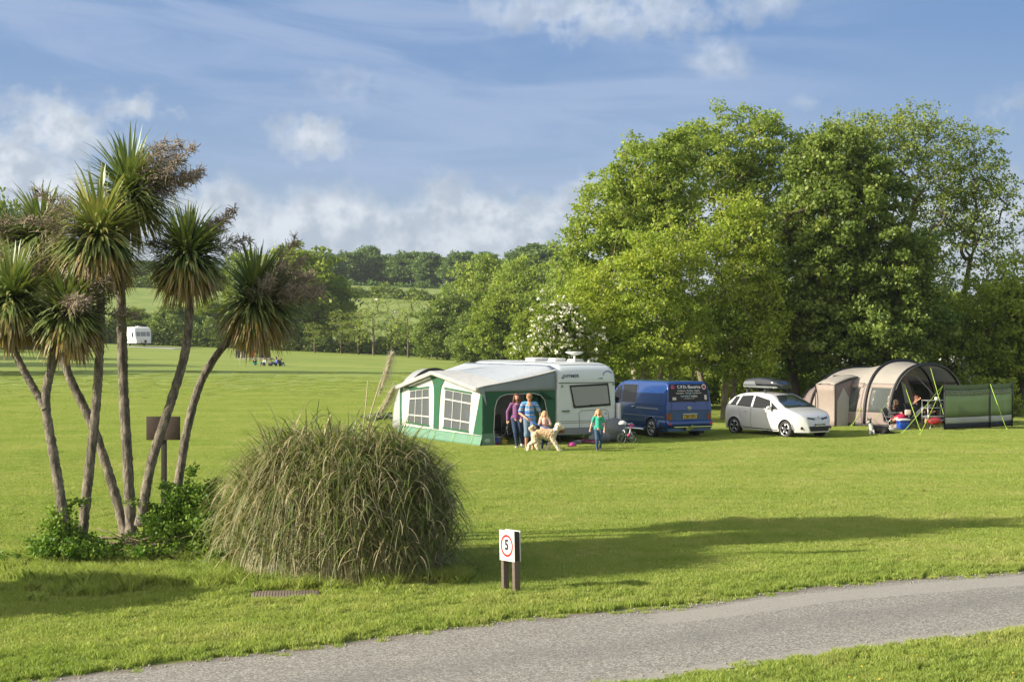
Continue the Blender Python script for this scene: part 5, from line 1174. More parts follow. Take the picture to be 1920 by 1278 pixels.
m_ = MB(); vs_.end(m_, [(.28, .855), (-.30, .855), (-.30, .825), (.28, .825)], False, .03, 4, 1); m_.build('plate_lamp_strip', mat('strip_cream', (.55, .55, .42), .4), vn)
m_ = MB(); vs_.end(m_, [(.27, .80), (-.27, .80), (-.27, .69), (.27, .69)], False, .022, 4, 2); npl = m_.build('number_plate', mat('plate_yellow', (.80, .52, .03), .4), vn)
text('plate_letters', 'H20 CPD', .115, vs_.endpt(0, .745, False, .030), (0, -1, 0), (0, 0, 1), M_TXTB, npl, bold=.003)
text('van_badge', 'VW', .09, vs_.endpt(.02, 1.03, False, .02), (0, -1, 0), (0, 0, 1), M_CHROME, vn, bold=.004, ext=.006)
m_ = MB(); c_ = vs_.endpt(.02, 1.03, False, .018); m_.torus(c_, .06, .008, 'x', 20, 5); m_.build('badge_ring', M_CHROME, vn)
M_TAIL = mat('tail_lamp', (.16, .02, .02), .2, coat=1)
for sg in (1, -1):
    m_ = MB(); vs_.end(m_, [(sg * .905, .86), (sg * .70, .86), (sg * .70, .64), (sg * .905, .64)], False, .012, 6, 3)
    m_.build('tail_light', M_TAIL, vn)
    m_ = MB(); vs_.end(m_, [(sg * .86, .55), (sg * .76, .55), (sg * .76, .48), (sg * .86, .48)], False, .085, 3, 2); m_.build('reflector', M_RED, vn)
m_ = MB(); m_.grid(lambda u, v: (lambda p: (p[0] - .07 * sin(pi * min(1, v + .1)) - .0, p[1] * 1.01, p[2]))(vs_.endpt(-.92 + 1.84 * u, .62 - .26 * v, False, .0)), 30, 6); m_.grid(lambda u, v: (.06 + .45 * u, .925 + .02 * sin(pi * v), .62 - .26 * v), 6, 4); m_.grid(lambda u, v: (.06 + .45 * u, -.925 - .02 * sin(pi * v), .62 - .26 * v), 6, 4); m_.build('rear_bumper', M_BLUE, vn, mods=[('solid', .02)])
m_ = MB(); vs_.end(m_, [(.66, .42), (-.86, .42), (-.86, .395), (.66, .395)], False, .085, 10, 1); m_.build('bumper_strip', M_CHROME, vn)
m_ = MB(); m_.tube([(-.0, 0, .34), (-.18, 0, .34), (-.18, 0, .42)], .025, 8); m_.ball((-.18, 0, .44), .035); m_.bbox((-.12, .12, .33), (.05, .16, .10), .01); m_.build('tow_ball', mat('tow_olive', (.22, .24, .05), .6), vn)
for sg in (1, -1):
    m_ = MB(); vs_.side(m_, [(3.15, 1.15), (3.72, 1.15), (3.42, 1.68), (3.15, 1.76)], sg, .008); m_.build('cab_window', M_GLASSD, vn)
    m_ = MB(); vs_.side(m_, [(2.1, 1.16), (3.03, 1.16), (3.03, 1.78), (2.1, 1.78)], sg, .008); m_.build('middle_window', M_GLASSD, vn)
    m_ = MB(); vs_.side(m_, [(.45, 1.17), (1.9, 1.17), (1.9, 1.76), (.45, 1.76)], sg, .004); m_.build('side_panel', M_BLUE, vn)
    m_ = MB()
    for x in (2.0, 3.08): vs_.side(m_, [(x, .3), (x + .015, .3), (x + .015, 1.84), (x, 1.84)], sg, .006, 1, 10)
    vs_.side(m_, [(.3, 1.10), (2.0, 1.10), (2.0, 1.125), (.3, 1.125)], sg, .006, 6, 1); m_.build('door_seam', M_BLACK, vn)
    m_ = MB(); vs_.side(m_, [(.5, .98), (1.98, .98), (1.98, 1.02), (.5, 1.02)], sg, .016, 6, 1); vs_.side(m_, [(.1, .735), (3.6, .735), (3.6, .75), (.1, .75)], sg, .010, 20, 1); m_.build('side_trim', mat('trim_grey', (.30, .33, .36), .4), vn)
    m_ = MB()
    for x in (2.2, 3.2): m_.bbox((x, sg * (vs_.w(x, 1.02) + .02), 1.02), (.16, .03, .05), .01)
    m_.build('door_handle', M_CHROME, vn)
    m_ = MB(); m_.tube([(1.45, sg * .95, .26), (3.4, sg * .95, .26)], .035, 8); m_.build('side_bar', M_CHROME, vn)
    m_ = MB(); m_.bbox((3.65, sg * 1.03, 1.22), (.10, .18, .24), .03); m_.build('door_mirror', M_BLACK, vn)
    m_ = MB(); vs_.end(m_, [(sg * .35, .85), (sg * .82, .85), (sg * .82, .70), (sg * .35, .70)], True, .008, 6, 3); m_.build('headlight', M_CHROME, vn)
    for x in (.98, 3.95): wheel(vn, (x, sg * .925, .325), sg, .325, .225, .21, 7, 1)
    m_ = MB(); m_.torus((.98, sg * .925, .33), .395, .02, 'y', 20, 6, 0.0, pi); m_.torus((3.95, sg * .925, .33), .395, .02, 'y', 20, 6, 0, pi); m_.build('wheel_arch_lip', M_BLUE, vn)
m_ = MB(); m_.grid(lambda u, v: (3.50 + .62 * u, (-1 + 2 * v) * (.70 + .06 * u), vs_.top(3.50 + .62 * u) + .025), 8, 8); m_.build('windscreen', M_GLASSD, vn)
m_ = MB(); m_.box((2.6, 0, .34), (2.4, 1.7, .12)); m_.box((.95, 0, .33), (.1, 1.5, .12)); m_.box((.45, .1, .32), (.5, .9, .16)); m_.build('chassis', M_BLACK, vn)
for sg in (1, -1):
    m_ = MB(); m_.box((.50, sg * .80, .24), (.02, .22, .22)); m_.build('mud_flap', M_BLACK, vn)

# ---- white hatchback with a roof box
cp = G(1372, 812.5); fwd = Vector((.56, -.83, 0)).normalized(); rp = G(1378, 813)
# rear axle right wheel stands at the first spot
lft = Vector((-fwd.y, fwd.x, 0)); o0 = Vector((P(1377, 0, 50.4).x, 50.4, 0)) + lft * .83 - fwd * .62
M_CARW = mat('car_white_paint', (.66, .67, .68), .25, coat=1)
cr = empty('white_hatchback', o0, atan2(fwd.y, fwd.x), 'white hatchback car with a black roof box, facing us beside the tent', 'car')
ca = [(.64, .30, .345), (3.15, .30, .345)]
ys_ = Shell(3.90, [(0, .60), (.02, .85), (.07, 1.0), (.20, 1.12), (.46, 1.35), (.64, 1.43), (.95, 1.485), (1.35, 1.51), (1.8, 1.505), (2.15, 1.46), (2.35, 1.38), (3.02, 1.015), (3.15, .985), (3.45, .90), (3.68, .80), (3.80, .70), (3.87, .58), (3.90, .42)], archbot(.21, ca),
            [(.2, .80), (.35, .845), (.6, .855), (.85, .845), (.95, .82), (1.1, .77), (1.35, .66), (1.5, .56)], .11, (.3, .20, .55, .42), stations(3.9, ca, 64), .02)
ys_.build('body', [M_CARW, M_DARK], cr)
for sg in (1, -1):
    m_ = MB(); ys_.side(m_, [(1.52, .99), (2.42, .97), (2.28, 1.26), (1.52, 1.40)], sg, .008); m_.build('front_side_window', M_GLASSD, cr)
    m_ = MB(); ys_.side(m_, [(.72, 1.03), (1.42, .995), (1.42, 1.405), (.86, 1.37)], sg, .008); m_.build('rear_side_window', M_GLASSD, cr)
    m_ = MB(); ys_.side(m_, [(2.47, .965), (2.80, .955), (2.50, 1.13), (2.36, 1.21)], sg, .010, 6, 4); m_.build('quarter_window', M_GLASSD, cr)
    m_ = MB(); ys_.side(m_, [(.36, 1.05), (.64, 1.035), (.76, 1.34), (.56, 1.34)], sg, .008, 6, 4); m_.build('rear_quarter_window', M_GLASSD, cr)
    m_ = MB()
    for x in (1.46, 2.50): ys_.side(m_, [(x, .30), (x + .012, .30), (x + .012, .96), (x, .96)], sg, .005, 1, 8)
    ys_.side(m_, [(.98, .62), (.992, .62), (.82, 1.0), (.808, 1.0)], sg, .005, 1, 5); m_.build('door_seam', mat('seam_grey', (.15, .15, .16), .6), cr)
    m_ = MB(); ys_.side(m_, [(1.05, .30), (2.75, .27), (2.75, .245), (1.05, .275)], sg, .014, 10, 1); m_.build('side_strip', M_BLACK, cr)
    m_ = MB()
    for x in (1.2, 2.2): m_.bbox((x, sg * (ys_.w(x, .86) + .02), .86), (.16, .03, .035), .01)
    m_.build('door_handle', M_CARW, cr)
    m_ = MB(); m_.ball((2.45, sg * .93, 1.0), (.07, .12, .075), 14, 8); m_.build('door_mirror', M_CARW, cr)
    m_ = MB(); ys_.end(m_, [(sg * .50, .80), (sg * .80, .86), (sg * .83, .70), (sg * .50, .67)], True, .012, 10, 4); hl = m_.build('headlight', mat('headlamp_glass', (.45, .48, .50), .08, coat=1), cr)
    m_ = MB(); c_ = ys_.endpt(sg * .66, .74, True, .01); m_.ball(c_, .05, 10, 6); m_.build('bulb_housing', M_CHROME, hl)
    m_ = MB(); c_ = ys_.endpt(sg * .66, .36, True, .006); m_.ball(c_, (.015, .085, .055), 14, 6); m_.ball((c_[0] + .008, c_[1], c_[2]), (.016, .05, .04), 12, 6); m_.build('fog_lamp', M_DARK, cr)
    for x in (.64, 3.15): wheel(cr, (x, sg * .865, .30), sg, .30, .205, .19, 5, 1)
m_ = MB(); m_.grid(lambda u, v: (2.30 + .74 * u, (-1 + 2 * v) * (.555 + .17 * u), ys_.top(2.30 + .74 * u) + .028 - .05 * (2 * v - 1) ** 4 * (1 - u)), 10, 12); m_.build('windscreen', mat('windscreen_glass', (.03, .04, .042), .03, coat=1, spec=.9), cr)
m_ = MB(); m_.tube([(3.0, -.5, 1.05), (2.93, .1, 1.085)], .012, 5); m_.tube([(2.99, .1, 1.06), (2.93, .6, 1.08)], .012, 5); m_.build('wiper', M_BLACK, cr)
m_ = MB(); m_.grid(lambda u, v: (lambda y: ys_.endpt(y, (.715 - .06 * (1 - abs(y) / .48)) - (.035 + .030 * (1 - abs(y) / .48)) * v, True, .010))(-.48 + .96 * u), 16, 2); m_.build('grille', M_BLACK, cr)
m_ = MB(); m_.tube([ys_.endpt(-.46 + .92 * i / 12, .725 - .06 * (1 - abs(-.46 + .92 * i / 12) / .48), True, .016) for i in range(13)], .011, 5); m_.build('grille_trim', M_CHROME, cr)
m_ = MB(); m_.torus(ys_.endpt(0, .70, True, .03), .055, .008, 'x', 20, 5); c_ = ys_.endpt(0, .70, True, .03); m_.torus(c_, .030, .007, 'x', 16, 5); m_.build('round_badge', M_CHROME, cr)
m_ = MB(); ys_.end(m_, [(-.50, .42), (.50, .42), (.40, .25), (-.40, .25)], True, .012, 12, 3); m_.build('lower_grille', M_BLACK, cr)
m_ = MB(); m_.bbox((3.925, 0, .47), (.012, .52, .11), .004); npl = m_.build('number_plate', M_WPLAST, cr)
m_ = MB(); m_.bbox((3.929, -.235, .47), (.012, .045, .105), .002); m_.build('blue_band', mat('plate_blue', (.01, .06, .35), .4), npl)
text('plate_letters', 'WT63 KWS', .092, (3.934, .02, .47), (0, 1, 0), (0, 0, 1), M_TXTB, npl, bold=.002)
m_ = MB(); m_.torus((.64, -.865, .30), .35, .012, 'y', 20, 5, 0, pi); m_.torus((3.15, -.865, .30), .35, .012, 'y', 20, 5, 0, pi); m_.build('wheel_arch_lip', M_CARW, cr)
m_ = MB()
for x in (.95, 1.85): m_.bbox((x, 0, 1.60), (.05, 1.15, .03), .01); m_.box((x, .52, 1.55), (.07, .05, .11)); m_.box((x, -.52, 1.55), (.07, .05, .11))
m_.build('roof_bars', M_DARK, cr)
rb = empty('roof_box', o0 + lft * .0, atan2(fwd.y, fwd.x), 'glossy black and grey roof box strapped on the white car', 'roof box')
bs_ = Shell(1.95, [(0, .16), (.1, .24), (.35, .33), (.9, .37), (1.4, .33), (1.75, .24), (1.95, .12)], lambda x: .0, [(0, .36), (.12, .42), (.3, .40), (.4, .36)], .10, (.3, .35, .5, .45), crown=.02)
bx_ = bs_.build('lid', [mat('box_black_gloss', (.02, .022, .028), .15, coat=1), M_DARK], rb); bx_.location = (.45, 0, 1.65)
m_ = MB(); 
for sg in (1, -1): bs_.side(m_, [(.1, .02), (1.8, .02), (1.75, .07), (.1, .07)], sg, .012, 14, 1)
bk = m_.build('rim_band', M_GREY, rb); bk.location = (.45, 0, 1.65)
m_ = MB(); bs_.side(m_, [(.15, .09), (.85, .09), (.75, .24), (.25, .22)], -1, .012, 8, 4); bk = m_.build('grey_panel', mat('box_grey', (.16, .18, .20), .35), rb); bk.location = (.45, 0, 1.65)

# ================================================================== family tent
F_BEIGE = fabric('tent_beige', (.60, .57, .53), .5); F_MAUVE = fabric('tent_mauve', (.34, .27, .26), .3); F_PINK = fabric('tent_rose_beige', (.52, .44, .41), .45)
F_NAVY = fabric('tent_dark_edge', (.010, .011, .018), .02); F_INNER = fabric('tent_inner_grey', (.62, .61, .59), .45); M_TCLEAR = clear('tent_clear_window', (.12, .14, .14), .45, .25)
TO = Vector((16.0, 54.8, 0)); TRZ = atan2(.55, .835)
tt = empty('family_tent', TO, TRZ, 'long beige and mauve tunnel tent with dark hoops and clear side windows', 'tent')
ARC = [(-.02, 2.12, 2.38), (1.3, 2.05, 2.50), (3.3, 3.0, 2.22), (4.6, 2.3, 1.65), (5.6, 1.6, .9)]
def tsz(t):
    a_ = [q[0] for q in ARC]; hw = float(np.interp(t, a_, [q[1] for q in ARC])); h = float(np.interp(t, a_, [q[2] for q in ARC]))
    for (t0, _, _), (t1, _, _) in zip(ARC[:-1], ARC[1:]):
        if t0 < t < t1: s_ = sin(pi * (t - t0) / (t1 - t0)); h -= .07 * s_ * (t1 - t0) * .6; hw -= .05 * s_
    return hw, h
def tp_(t, th, off=0.0):
    hw, h = tsz(t); c, s_ = cos(th), sin(th); return (-(hw + off) * math.copysign(abs(c) ** .80, c), t, max(0, (h + off) * max(s_, 0) ** .78))
def ang(t, z):                                # angle at which the hoop reaches height z
    hw, h = tsz(t); return math.asin(min(1, (z / h) ** (1 / .78)))
def tpanel(name, m_, t0, t1, z0, z1, side, parent=tt, off=0.0, nu=14, nv=8, th=.008):
    """side -1 = the side towards the car, +1 = far side, 0 = over the top"""
    m_b = MB()
    def fn(u, v):
        t = t0 + (t1 - t0) * u
        if side == 0:
            a0, a1 = ang(t, z0), pi - ang(t, z0); a_ = a0 + (a1 - a0) * v
        else:
            a0, a1 = ang(t, z0), ang(t, z1); a_ = a0 + (a1 - a0) * v; a_ = a_ if side < 0 else pi - a_
        return tp_(t, a_, off)
    m_b.grid(fn, nu, nv if side else 26); return m_b.build(name, m_, parent, mods=[('solid', th)])
tpanel('roof', F_BEIGE, -.02, 5.6, 1.62, 0, 0, nu=56)
for sd_ in (-1, 1):
    for (w0, w1) in ((.16, 1.14), (1.62, 2.75)):
        wpane = tpanel('window', M_TCLEAR, w0, w1, .56, 1.58, sd_)
        tpanel('window_frame', F_PINK, w0 - .17, w0, .56, 1.64, sd_, nu=3); tpanel('window_frame', F_PINK, w1, w1 + .17, .56, 1.64, sd_, nu=3); tpanel('window_frame', F_PINK, w0 - .1, w1 + .1, 1.50, 1.68, sd_, off=.006, nv=2)
    tpanel('side_wall', F_PINK, 1.30, 1.46, .5, 1.64, sd_, nu=3); tpanel('side_wall', F_PINK, 2.92, 3.5, .5, 1.64, sd_, nu=5); tpanel('rear_side_wall', F_MAUVE, 3.5, 5.6, .0, 1.64, sd_)
    tpanel('skirt', F_MAUVE, -.02, 3.5, .10, .57, sd_, off=.01, nu=30); tpanel('ground_band', F_NAVY, -.02, 5.6, .0, .12, sd_, off=.02, nu=30, nv=2)
for i, (t, hw, h) in enumerate(ARC[:4]):
    m_b = MB(); m_b.tube([tp_(t, a_, .02) for a_ in np.linspace(0.02, pi - .02, 44)], .065 if i < 2 else .045, 8); m_b.build('hoop', F_NAVY, tt)
# front eyebrow: a light band just behind the front hoop, and the dark gathered hem inside
tpanel('front_edge_band', F_BEIGE, -.10, .10, 1.45, 0, 0, off=.012, nu=3)
# inner wall across the tent at the second hoop: panels, doorway pillars
def iw(name, m_, pts, y=1.28, th=.012):
    m_b = MB(); m_b.prism([(x, y, z) for x, z in pts], (0, th, 0)); return m_b.build(name, m_, tt)
iw('inner_panel', F_INNER, [(-1.95, .03), (-.55, .03), (-.75, 1.3), (-1.05, 2.05), (-1.55, 1.72), (-1.88, 1.1)])
iw('inner_pillar', F_MAUVE, [(-.55, .03), (-.30, .03), (-.55, 1.5), (-.85, 2.15), (-1.05, 2.05), (-.75, 1.3)])
iw('inner_pillar', F_MAUVE, [(.55, .03), (.9, .03), (.75, 1.0), (.30, 1.9), (-.25, 2.35), (-.35, 2.2), (.2, 1.6)])
iw('inner_door', F_INNER, [(.25, .5), (.55, .55), (.15, 1.55), (-.12, 1.75)], 1.2)
iw('inner_top', F_BEIGE, [(-1.6, 1.66), (-.3, 1.92), (.5, 1.92), (1.6, 1.66), (1.3, 2.0), (.6, 2.36), (0, 2.43), (-.6, 2.36), (-1.3, 2.0)], 1.24)
m_b = MB(); m_b.box((0, 2.9, 1.0), (4.2, .02, 1.9)); m_b.build('bedroom_wall', fabric('bedroom_grey', (.20, .19, .20), .2), tt)
m_b = MB(); m_b.box((0, 1.5, .012), (4.0, 3.4, .012)); m_b.build('groundsheet', mat('groundsheet_dark', (.05, .055, .06), .8), tt)
m_b = MB(); m_b.tube([(.15, 1.1, 2.3), (1.7, .1, .3)], .02, 6); m_b.build('inner_pole', M_STEEL, tt)
# side porch
py0, py1, pxo = 1.95, 2.95, -3.0
m_b = MB(); m_b.grid(lambda u, v: (-1.7 + (pxo + 1.7) * u, py0 + (py1 - py0) * v, 1.90 - .30 * u * u + .07 * sin(pi * v)), 8, 8); m_b.build('porch_canopy', F_BEIGE, tt, mods=[('solid', .012)])
m_b = MB(); m_b.grid(lambda u, v: (pxo + .10 * sin(pi * v), py0 + (py1 - py0) * u, .02 + 1.58 * v), 6, 6); m_b.build('porch_side', F_PINK, tt, mods=[('solid', .01)])
m_b = MB(); m_b.grid(lambda u, v: (pxo + .95 * u, py0 - .01, (.02 + (1.58 + .25 * u) * v)), 6, 6); m_b.build('porch_front', F_MAUVE, tt, mods=[('solid', .01)])
m_b = MB(); m_b.prism([(pxo + .08, py0 - .03, .02), (pxo + .72, py0 - .03, .02), (pxo + .76, py0 - .03, 1.1), (pxo + .45, py0 - .03, 1.5), (pxo + .12, py0 - .03, 1.0)], (0, -.01, 0)); m_b.build('mesh_door', fabric('mesh_white', (.62, .60, .58), .3), tt)
for y in (py0 - .03, py1): m_b = MB(); m_b.tube([(pxo - .01, y, 0), (pxo - .01, y, 1.62), (-1.75, y, 1.91)], .02, 6); m_b.build('porch_pole', M_BLACK, tt)
# wing flap with a dark strut at the near front corner
m_b = MB(); m_b.prism([(-2.16, -.05, .02), (-2.30, -.9, .02), (-2.14, -.02, .62)], (.012, 0, 0)); m_b.build('corner_flap', F_PINK, tt)
# guy lines, each from the tent down to its peg
def line(pa, Da, pb, parent_label, r=.010):
    a_ = P(pa[0], pa[1], Da); b_ = G(*pb); m_ = MB(); m_.tube([a_, (a_ + b_) / 2 - Vector((0, 0, .02)), b_], r, 5); m_.tube([b_ + Vector((0, 0, .09)), b_ - Vector((0, 0, .03))], .011, 5)
    tag(m_.build('guy_line', M_GUYL), parent_label, 'guy rope', 'fluorescent guy ropes of the tent and windbreak')
line((1745, 690), 54.6, (1778, 806), 'yellow green guy rope from the front hoop top down behind the windbreak')
line((1695, 718), 54.1, (1726, 808), 'yellow green guy rope from the arch crossing in front of the seated man')
line((1768, 722), 52.5, (1690, 814), 'yellow green guy rope from the windbreak top to the peg by the blue cool box')
line((1768, 723), 52.5, (1724, 817), 'yellow green guy rope from the windbreak top to the peg nearest us')
line((1857, 720), 53.6, (1888, 806), 'yellow green guy rope down the front of the windbreak')
line((1670, 744), 53.9, (1622, 814), 'yellow green guy rope running down just left of the seated woman')
line((1627, 738), 55.0, (1597, 800), 'yellow green guy rope against the second clear tent window')
line((1616, 776), 54.3, (1578, 812), 'low yellow green guy rope from the mauve tent skirt')
line((1582, 748), 56.5, (1566, 792), 'short yellow green guy rope at the side porch')

# ---- windbreak
wbp = [(15.93, 52.4), (18.06, 53.75), (19.25, 54.75)]; e = empty('windbreak', (wbp[0][0], wbp[0][1], 0), 0, 'green windbreak with clear upper strip, pale band and black hem', 'windbreak')
bands = [(.04, .24, 'hem', F_NAVY), (.24, .47, 'pale_band', fabric('wb_pale', (.55, .58, .53), .3)), (.47, 1.28, 'green_cloth', fabric('wb_green', (.34, .44, .24), .5)), (1.28, 1.50, 'clear_strip', clear('wb_clear', (.30, .34, .26), .55, .3)), (1.50, 1.69, 'top_band', fabric('wb_dark_green', (.22, .28, .17), .5))]
for z0, z1, nm, m__ in bands:
    m_b = MB()
    for (a_, c_) in zip(wbp[:-1], wbp[1:]):
        def fn(u, v, a_=a_, c_=c_):
            s_ = sin(pi * u); f_ = z0 + (z1 - z0) * v; return (a_[0] + (c_[0] - a_[0]) * u - wbp[0][0], a_[1] + (c_[1] - a_[1]) * u - wbp[0][1] + .05 * s_ + .012 * sin(u * 17), f_ - .035 * s_ * (f_ / 1.7) )
        m_b.grid(fn, 20, 3)
    m_b.build(nm, m__, e, mods=[('solid', .005)])
for x, y in wbp:
    m_b = MB(); m_b.tube([(x - wbp[0][0], y - wbp[0][1] - .02, -.05), (x - wbp[0][0], y - wbp[0][1] - .02, 1.70)], .026, 8); m_b.tube([(x - wbp[0][0], y - wbp[0][1] - .02, 1.70), (x - wbp[0][0], y - wbp[0][1] - .02, 1.80)], .009, 6); m_b.build('post', M_BLACK, e)

# ================================================================== people
def skinm(name, c): return mat(name, c, .5, noise=.04, nscale=12, spec=.35)
SK1 = skinm('skin_light', (.62, .36, .26)); SK2 = skinm('skin_tan', (.55, .29, .20)); SKC = skinm('skin_child', (.70, .43, .33))
M_EYE = mat('eye_dark', (.03, .02, .015), .2); M_LIP = mat('lips', (.42, .13, .11), .4); M_SMILE = mat('teeth', (.75, .72, .68), .4)
def V3(*a): return Vector(a)
def hand(m_, wr, el, s, curl=.6, side=1):
    d = (Vector(wr) - Vector(el)).normalized(); up = Vector((0, 0, 1)) if abs(d.z) < .8 else Vector((0, -1, 0)); sd = d.cross(up).normalized() * side; nn = sd.cross(d).normalized()
    w_ = Vector(wr); pc_ = w_ + d * .045 * s; m_.cap(w_ + d * .02 * s + sd * .015 * s, w_ + d * .085 * s + sd * .018 * s, .022 * s, .018 * s, 8); m_.cap(w_ + d * .02 * s - sd * .015 * s, w_ + d * .08 * s - sd * .018 * s, .022 * s, .018 * s, 8)
    for k, ln in enumerate((.068, .076, .071, .056)):
        b0 = w_ + d * .088 * s + sd * (.030 - .020 * k) * s; a1 = d * cos(curl) - nn * sin(curl); a2 = d * cos(curl * 2.1) - nn * sin(curl * 2.1)
        b1 = b0 + a1 * ln * .55 * s; m_.cap(b0, b1, .0095 * s, .0088 * s, 6); m_.cap(b1, b1 + a2 * ln * .5 * s, .0088 * s, .0075 * s, 6)
    t0 = w_ + d * .035 * s + sd * .03 * s; t1 = t0 + (d * .6 + sd * .7 - nn * .3).normalized() * .04 * s; m_.cap(t0, t1, .012 * s, .0105 * s, 6); m_.cap(t1, t1 + (d * .9 - nn * .5).normalized() * .03 * s, .0105 * s, .009 * s, 6)
def person(loc, rz, label, J, s=1.0, build=1.0, skin=SK1, top=None, bottom=None, shoes=None, hair=None, hairlen=0, face=(0, -1, -.1), sleeve=1.0, legl=1.0, skirt=False, hs=1.0, vox=.011, group=None, fat=0.0, curlL=.6, curlR=.6, hood=False, socks=True, tuft=False):
    """J: joints in metres. L = left in the picture."""
    e = empty('person', loc, rz, label, 'person', group); J = {k: Vector(v) for k, v in J.items()}; b = build * s; m_ = MB(); ch = (J['shL'] + J['shR']) / 2; pv = J['pelvis']; hd = J['head']
    fd = Vector(face).normalized(); rt = fd.cross(Vector((0, 0, 1))).normalized(); up = rt.cross(fd).normalized(); h = s * hs
    # body: one continuous surface
    m_.cap(pv, pv * .45 + ch * .55, .125 * b, (.115 + fat * .5) * b); m_.cap(pv * .55 + ch * .45, ch - V3(0, 0, .06) * s, (.11 + fat) * b, .125 * b); m_.cap(J['shL'] * .8 + ch * .2, J['shR'] * .8 + ch * .2, .058 * b, .058 * b)
    m_.cap(ch, hd - up * .07 * h, .055 * b, .045 * b)
    for f_ in ('L', 'R'):
        m_.cap(J['sh' + f_], J['el' + f_], .050 * b, .037 * b); m_.cap(J['el' + f_], J['wr' + f_], .037 * b, .025 * b); hand(m_, J['wr' + f_], J['el' + f_], s * .95, curlL if f_ == 'L' else curlR, -1 if f_ == 'L' else 1)
        m_.cap(J['hip' + f_], J['kn' + f_], .085 * b, .055 * b); kn, an = J['kn' + f_], J['an' + f_]; mid = kn * .68 + an * .32 + (kn - an).cross(Vector((1, 0, 0))).normalized() * .0; m_.cap(kn, mid, .052 * b, .054 * b); m_.cap(mid, an, .052 * b, .033 * b)
        m_.cap(an - V3(0, 0, .02) * s, J['toe' + f_], .035 * b, .026 * b)
    m_.ball(hd, (.077 * h, .077 * h, .10 * h), 16, 12)
    m_.cap(hd + up * .03 * h + fd * .012 * h, hd - up * .055 * h + fd * .03 * h, .075 * h, .048 * h, 12); m_.cap(hd + fd * .085 * h + up * .005 * h, hd + fd * .102 * h - up * .02 * h, .010 * h, .014 * h, 6)
    for q in (-1, 1): m_.ball(hd + rt * q * .078 * h - up * .01 * h, (.014 * h, .02 * h, .03 * h), 8, 6)
    bd = m_.build('body', skin, e, mods=[('remesh', vox, 3)])
    if s > .3 and vox < .02:
        for q in (-1, 1): m2 = MB(); m2.ball(hd + fd * .078 * h + rt * q * .030 * h + up * .018 * h, .0115 * h, 8, 6); m2.build('eye', M_EYE, e)
        m2 = MB(); m2.cap(hd + fd * .083 * h - up * .047 * h - rt * .02 * h, hd + fd * .083 * h - up * .047 * h + rt * .02 * h, .009 * h, .009 * h, 6); m2.build('mouth', M_LIP, e)
    if top:
        m2 = MB(); g = .011 * s; m2.cap(pv + V3(0, 0, .02) * s, pv * .45 + ch * .55, .118 * b + g, (.118 + fat * .5) * b + g); m2.cap(pv * .55 + ch * .45, ch - V3(0, 0, .07) * s, (.110 + fat) * b + g, .118 * b + g); hz = V3(0, 0, .055) * s
        m2.cap(J['hipL'] + hz, J['hipR'] + hz, .080 * b + g + .010, .080 * b + g + .010); m2.cap(J['hipL'] + hz * .3, J['hipR'] + hz * .3, .078 * b + g + .010, .078 * b + g + .010)
        m2.cap(J['shL'] * .8 + ch * .2, J['shR'] * .8 + ch * .2, .060 * b + g, .060 * b + g); m2.cap(ch, ch + V3(0, 0, .05) * s, .072 * b, .056 * b)
        for f_ in ('L', 'R'):
            sl = sleeve; sh, el, wr = J['sh' + f_], J['el' + f_], J['wr' + f_]
            if sl <= .5: m2.cap(sh, sh + (el - sh) * sl * 2, .050 * b + g, .054 * b + g)
            else: m2.cap(sh, el, .048 * b + g, .042 * b + g); m2.cap(el, el + (wr - el) * (sl - .5) * 2, .043 * b + g, .033 * b + g)
        m2.build('top', top, e, mods=[('remesh', vox, 2), ('displace', .012 * s, .09)])
    if bottom:
        m2 = MB(); g = .011 * s; m2.cap(J['hipL'] + V3(0, 0, .04) * s, J['hipR'] + V3(0, 0, .04) * s, .092 * b + g, .092 * b + g)
        if skirt:
            km = (J['knL'] + J['knR']) / 2; am = (J['anL'] + J['anR']) / 2; m2.cap(pv, km, .15 * b, .16 * b); m2.cap(km + V3(-.06, 0, 0), am + V3(-.08, 0, .08), .13 * b, .15 * b); m2.cap(km + V3(.06, 0, 0), am + V3(.08, 0, .08), .13 * b, .14 * b)
        else:
            for f_ in ('L', 'R'):
                kn, an = J['kn' + f_], J['an' + f_]; m2.cap(J['hip' + f_], kn, .084 * b + g, .062 * b + g)
                if legl < .6: m2.cap(kn * .7 + J['hip' + f_] * .3, kn + (an - kn) * max(0, (legl - .5) * 2), .068 * b + g, .066 * b + g)
                else: m2.cap(kn, an + (kn - an) * (1 - legl) * 2, .058 * b + g, .042 * b + g)
        m2.build('skirt' if skirt else ('shorts' if legl < .6 else 'trousers'), bottom, e, mods=[('remesh', vox, 2), ('displace', .014 * s, .08)])
    if shoes:
        for f_ in ('L', 'R'):
            an, to = J['an' + f_], J['toe' + f_]; d = (to - an); m2 = MB(); m2.cap(V3(an.x, an.y, an.z - .035 * s) - V3(d.x, d.y, 0) * .25, to, .044 * s, .036 * s, 10); m2.cap(an - V3(0, 0, .05) * s, an, .044 * s, .042 * s); m2.build('shoe', shoes, e, mods=[('remesh', vox, 2)])
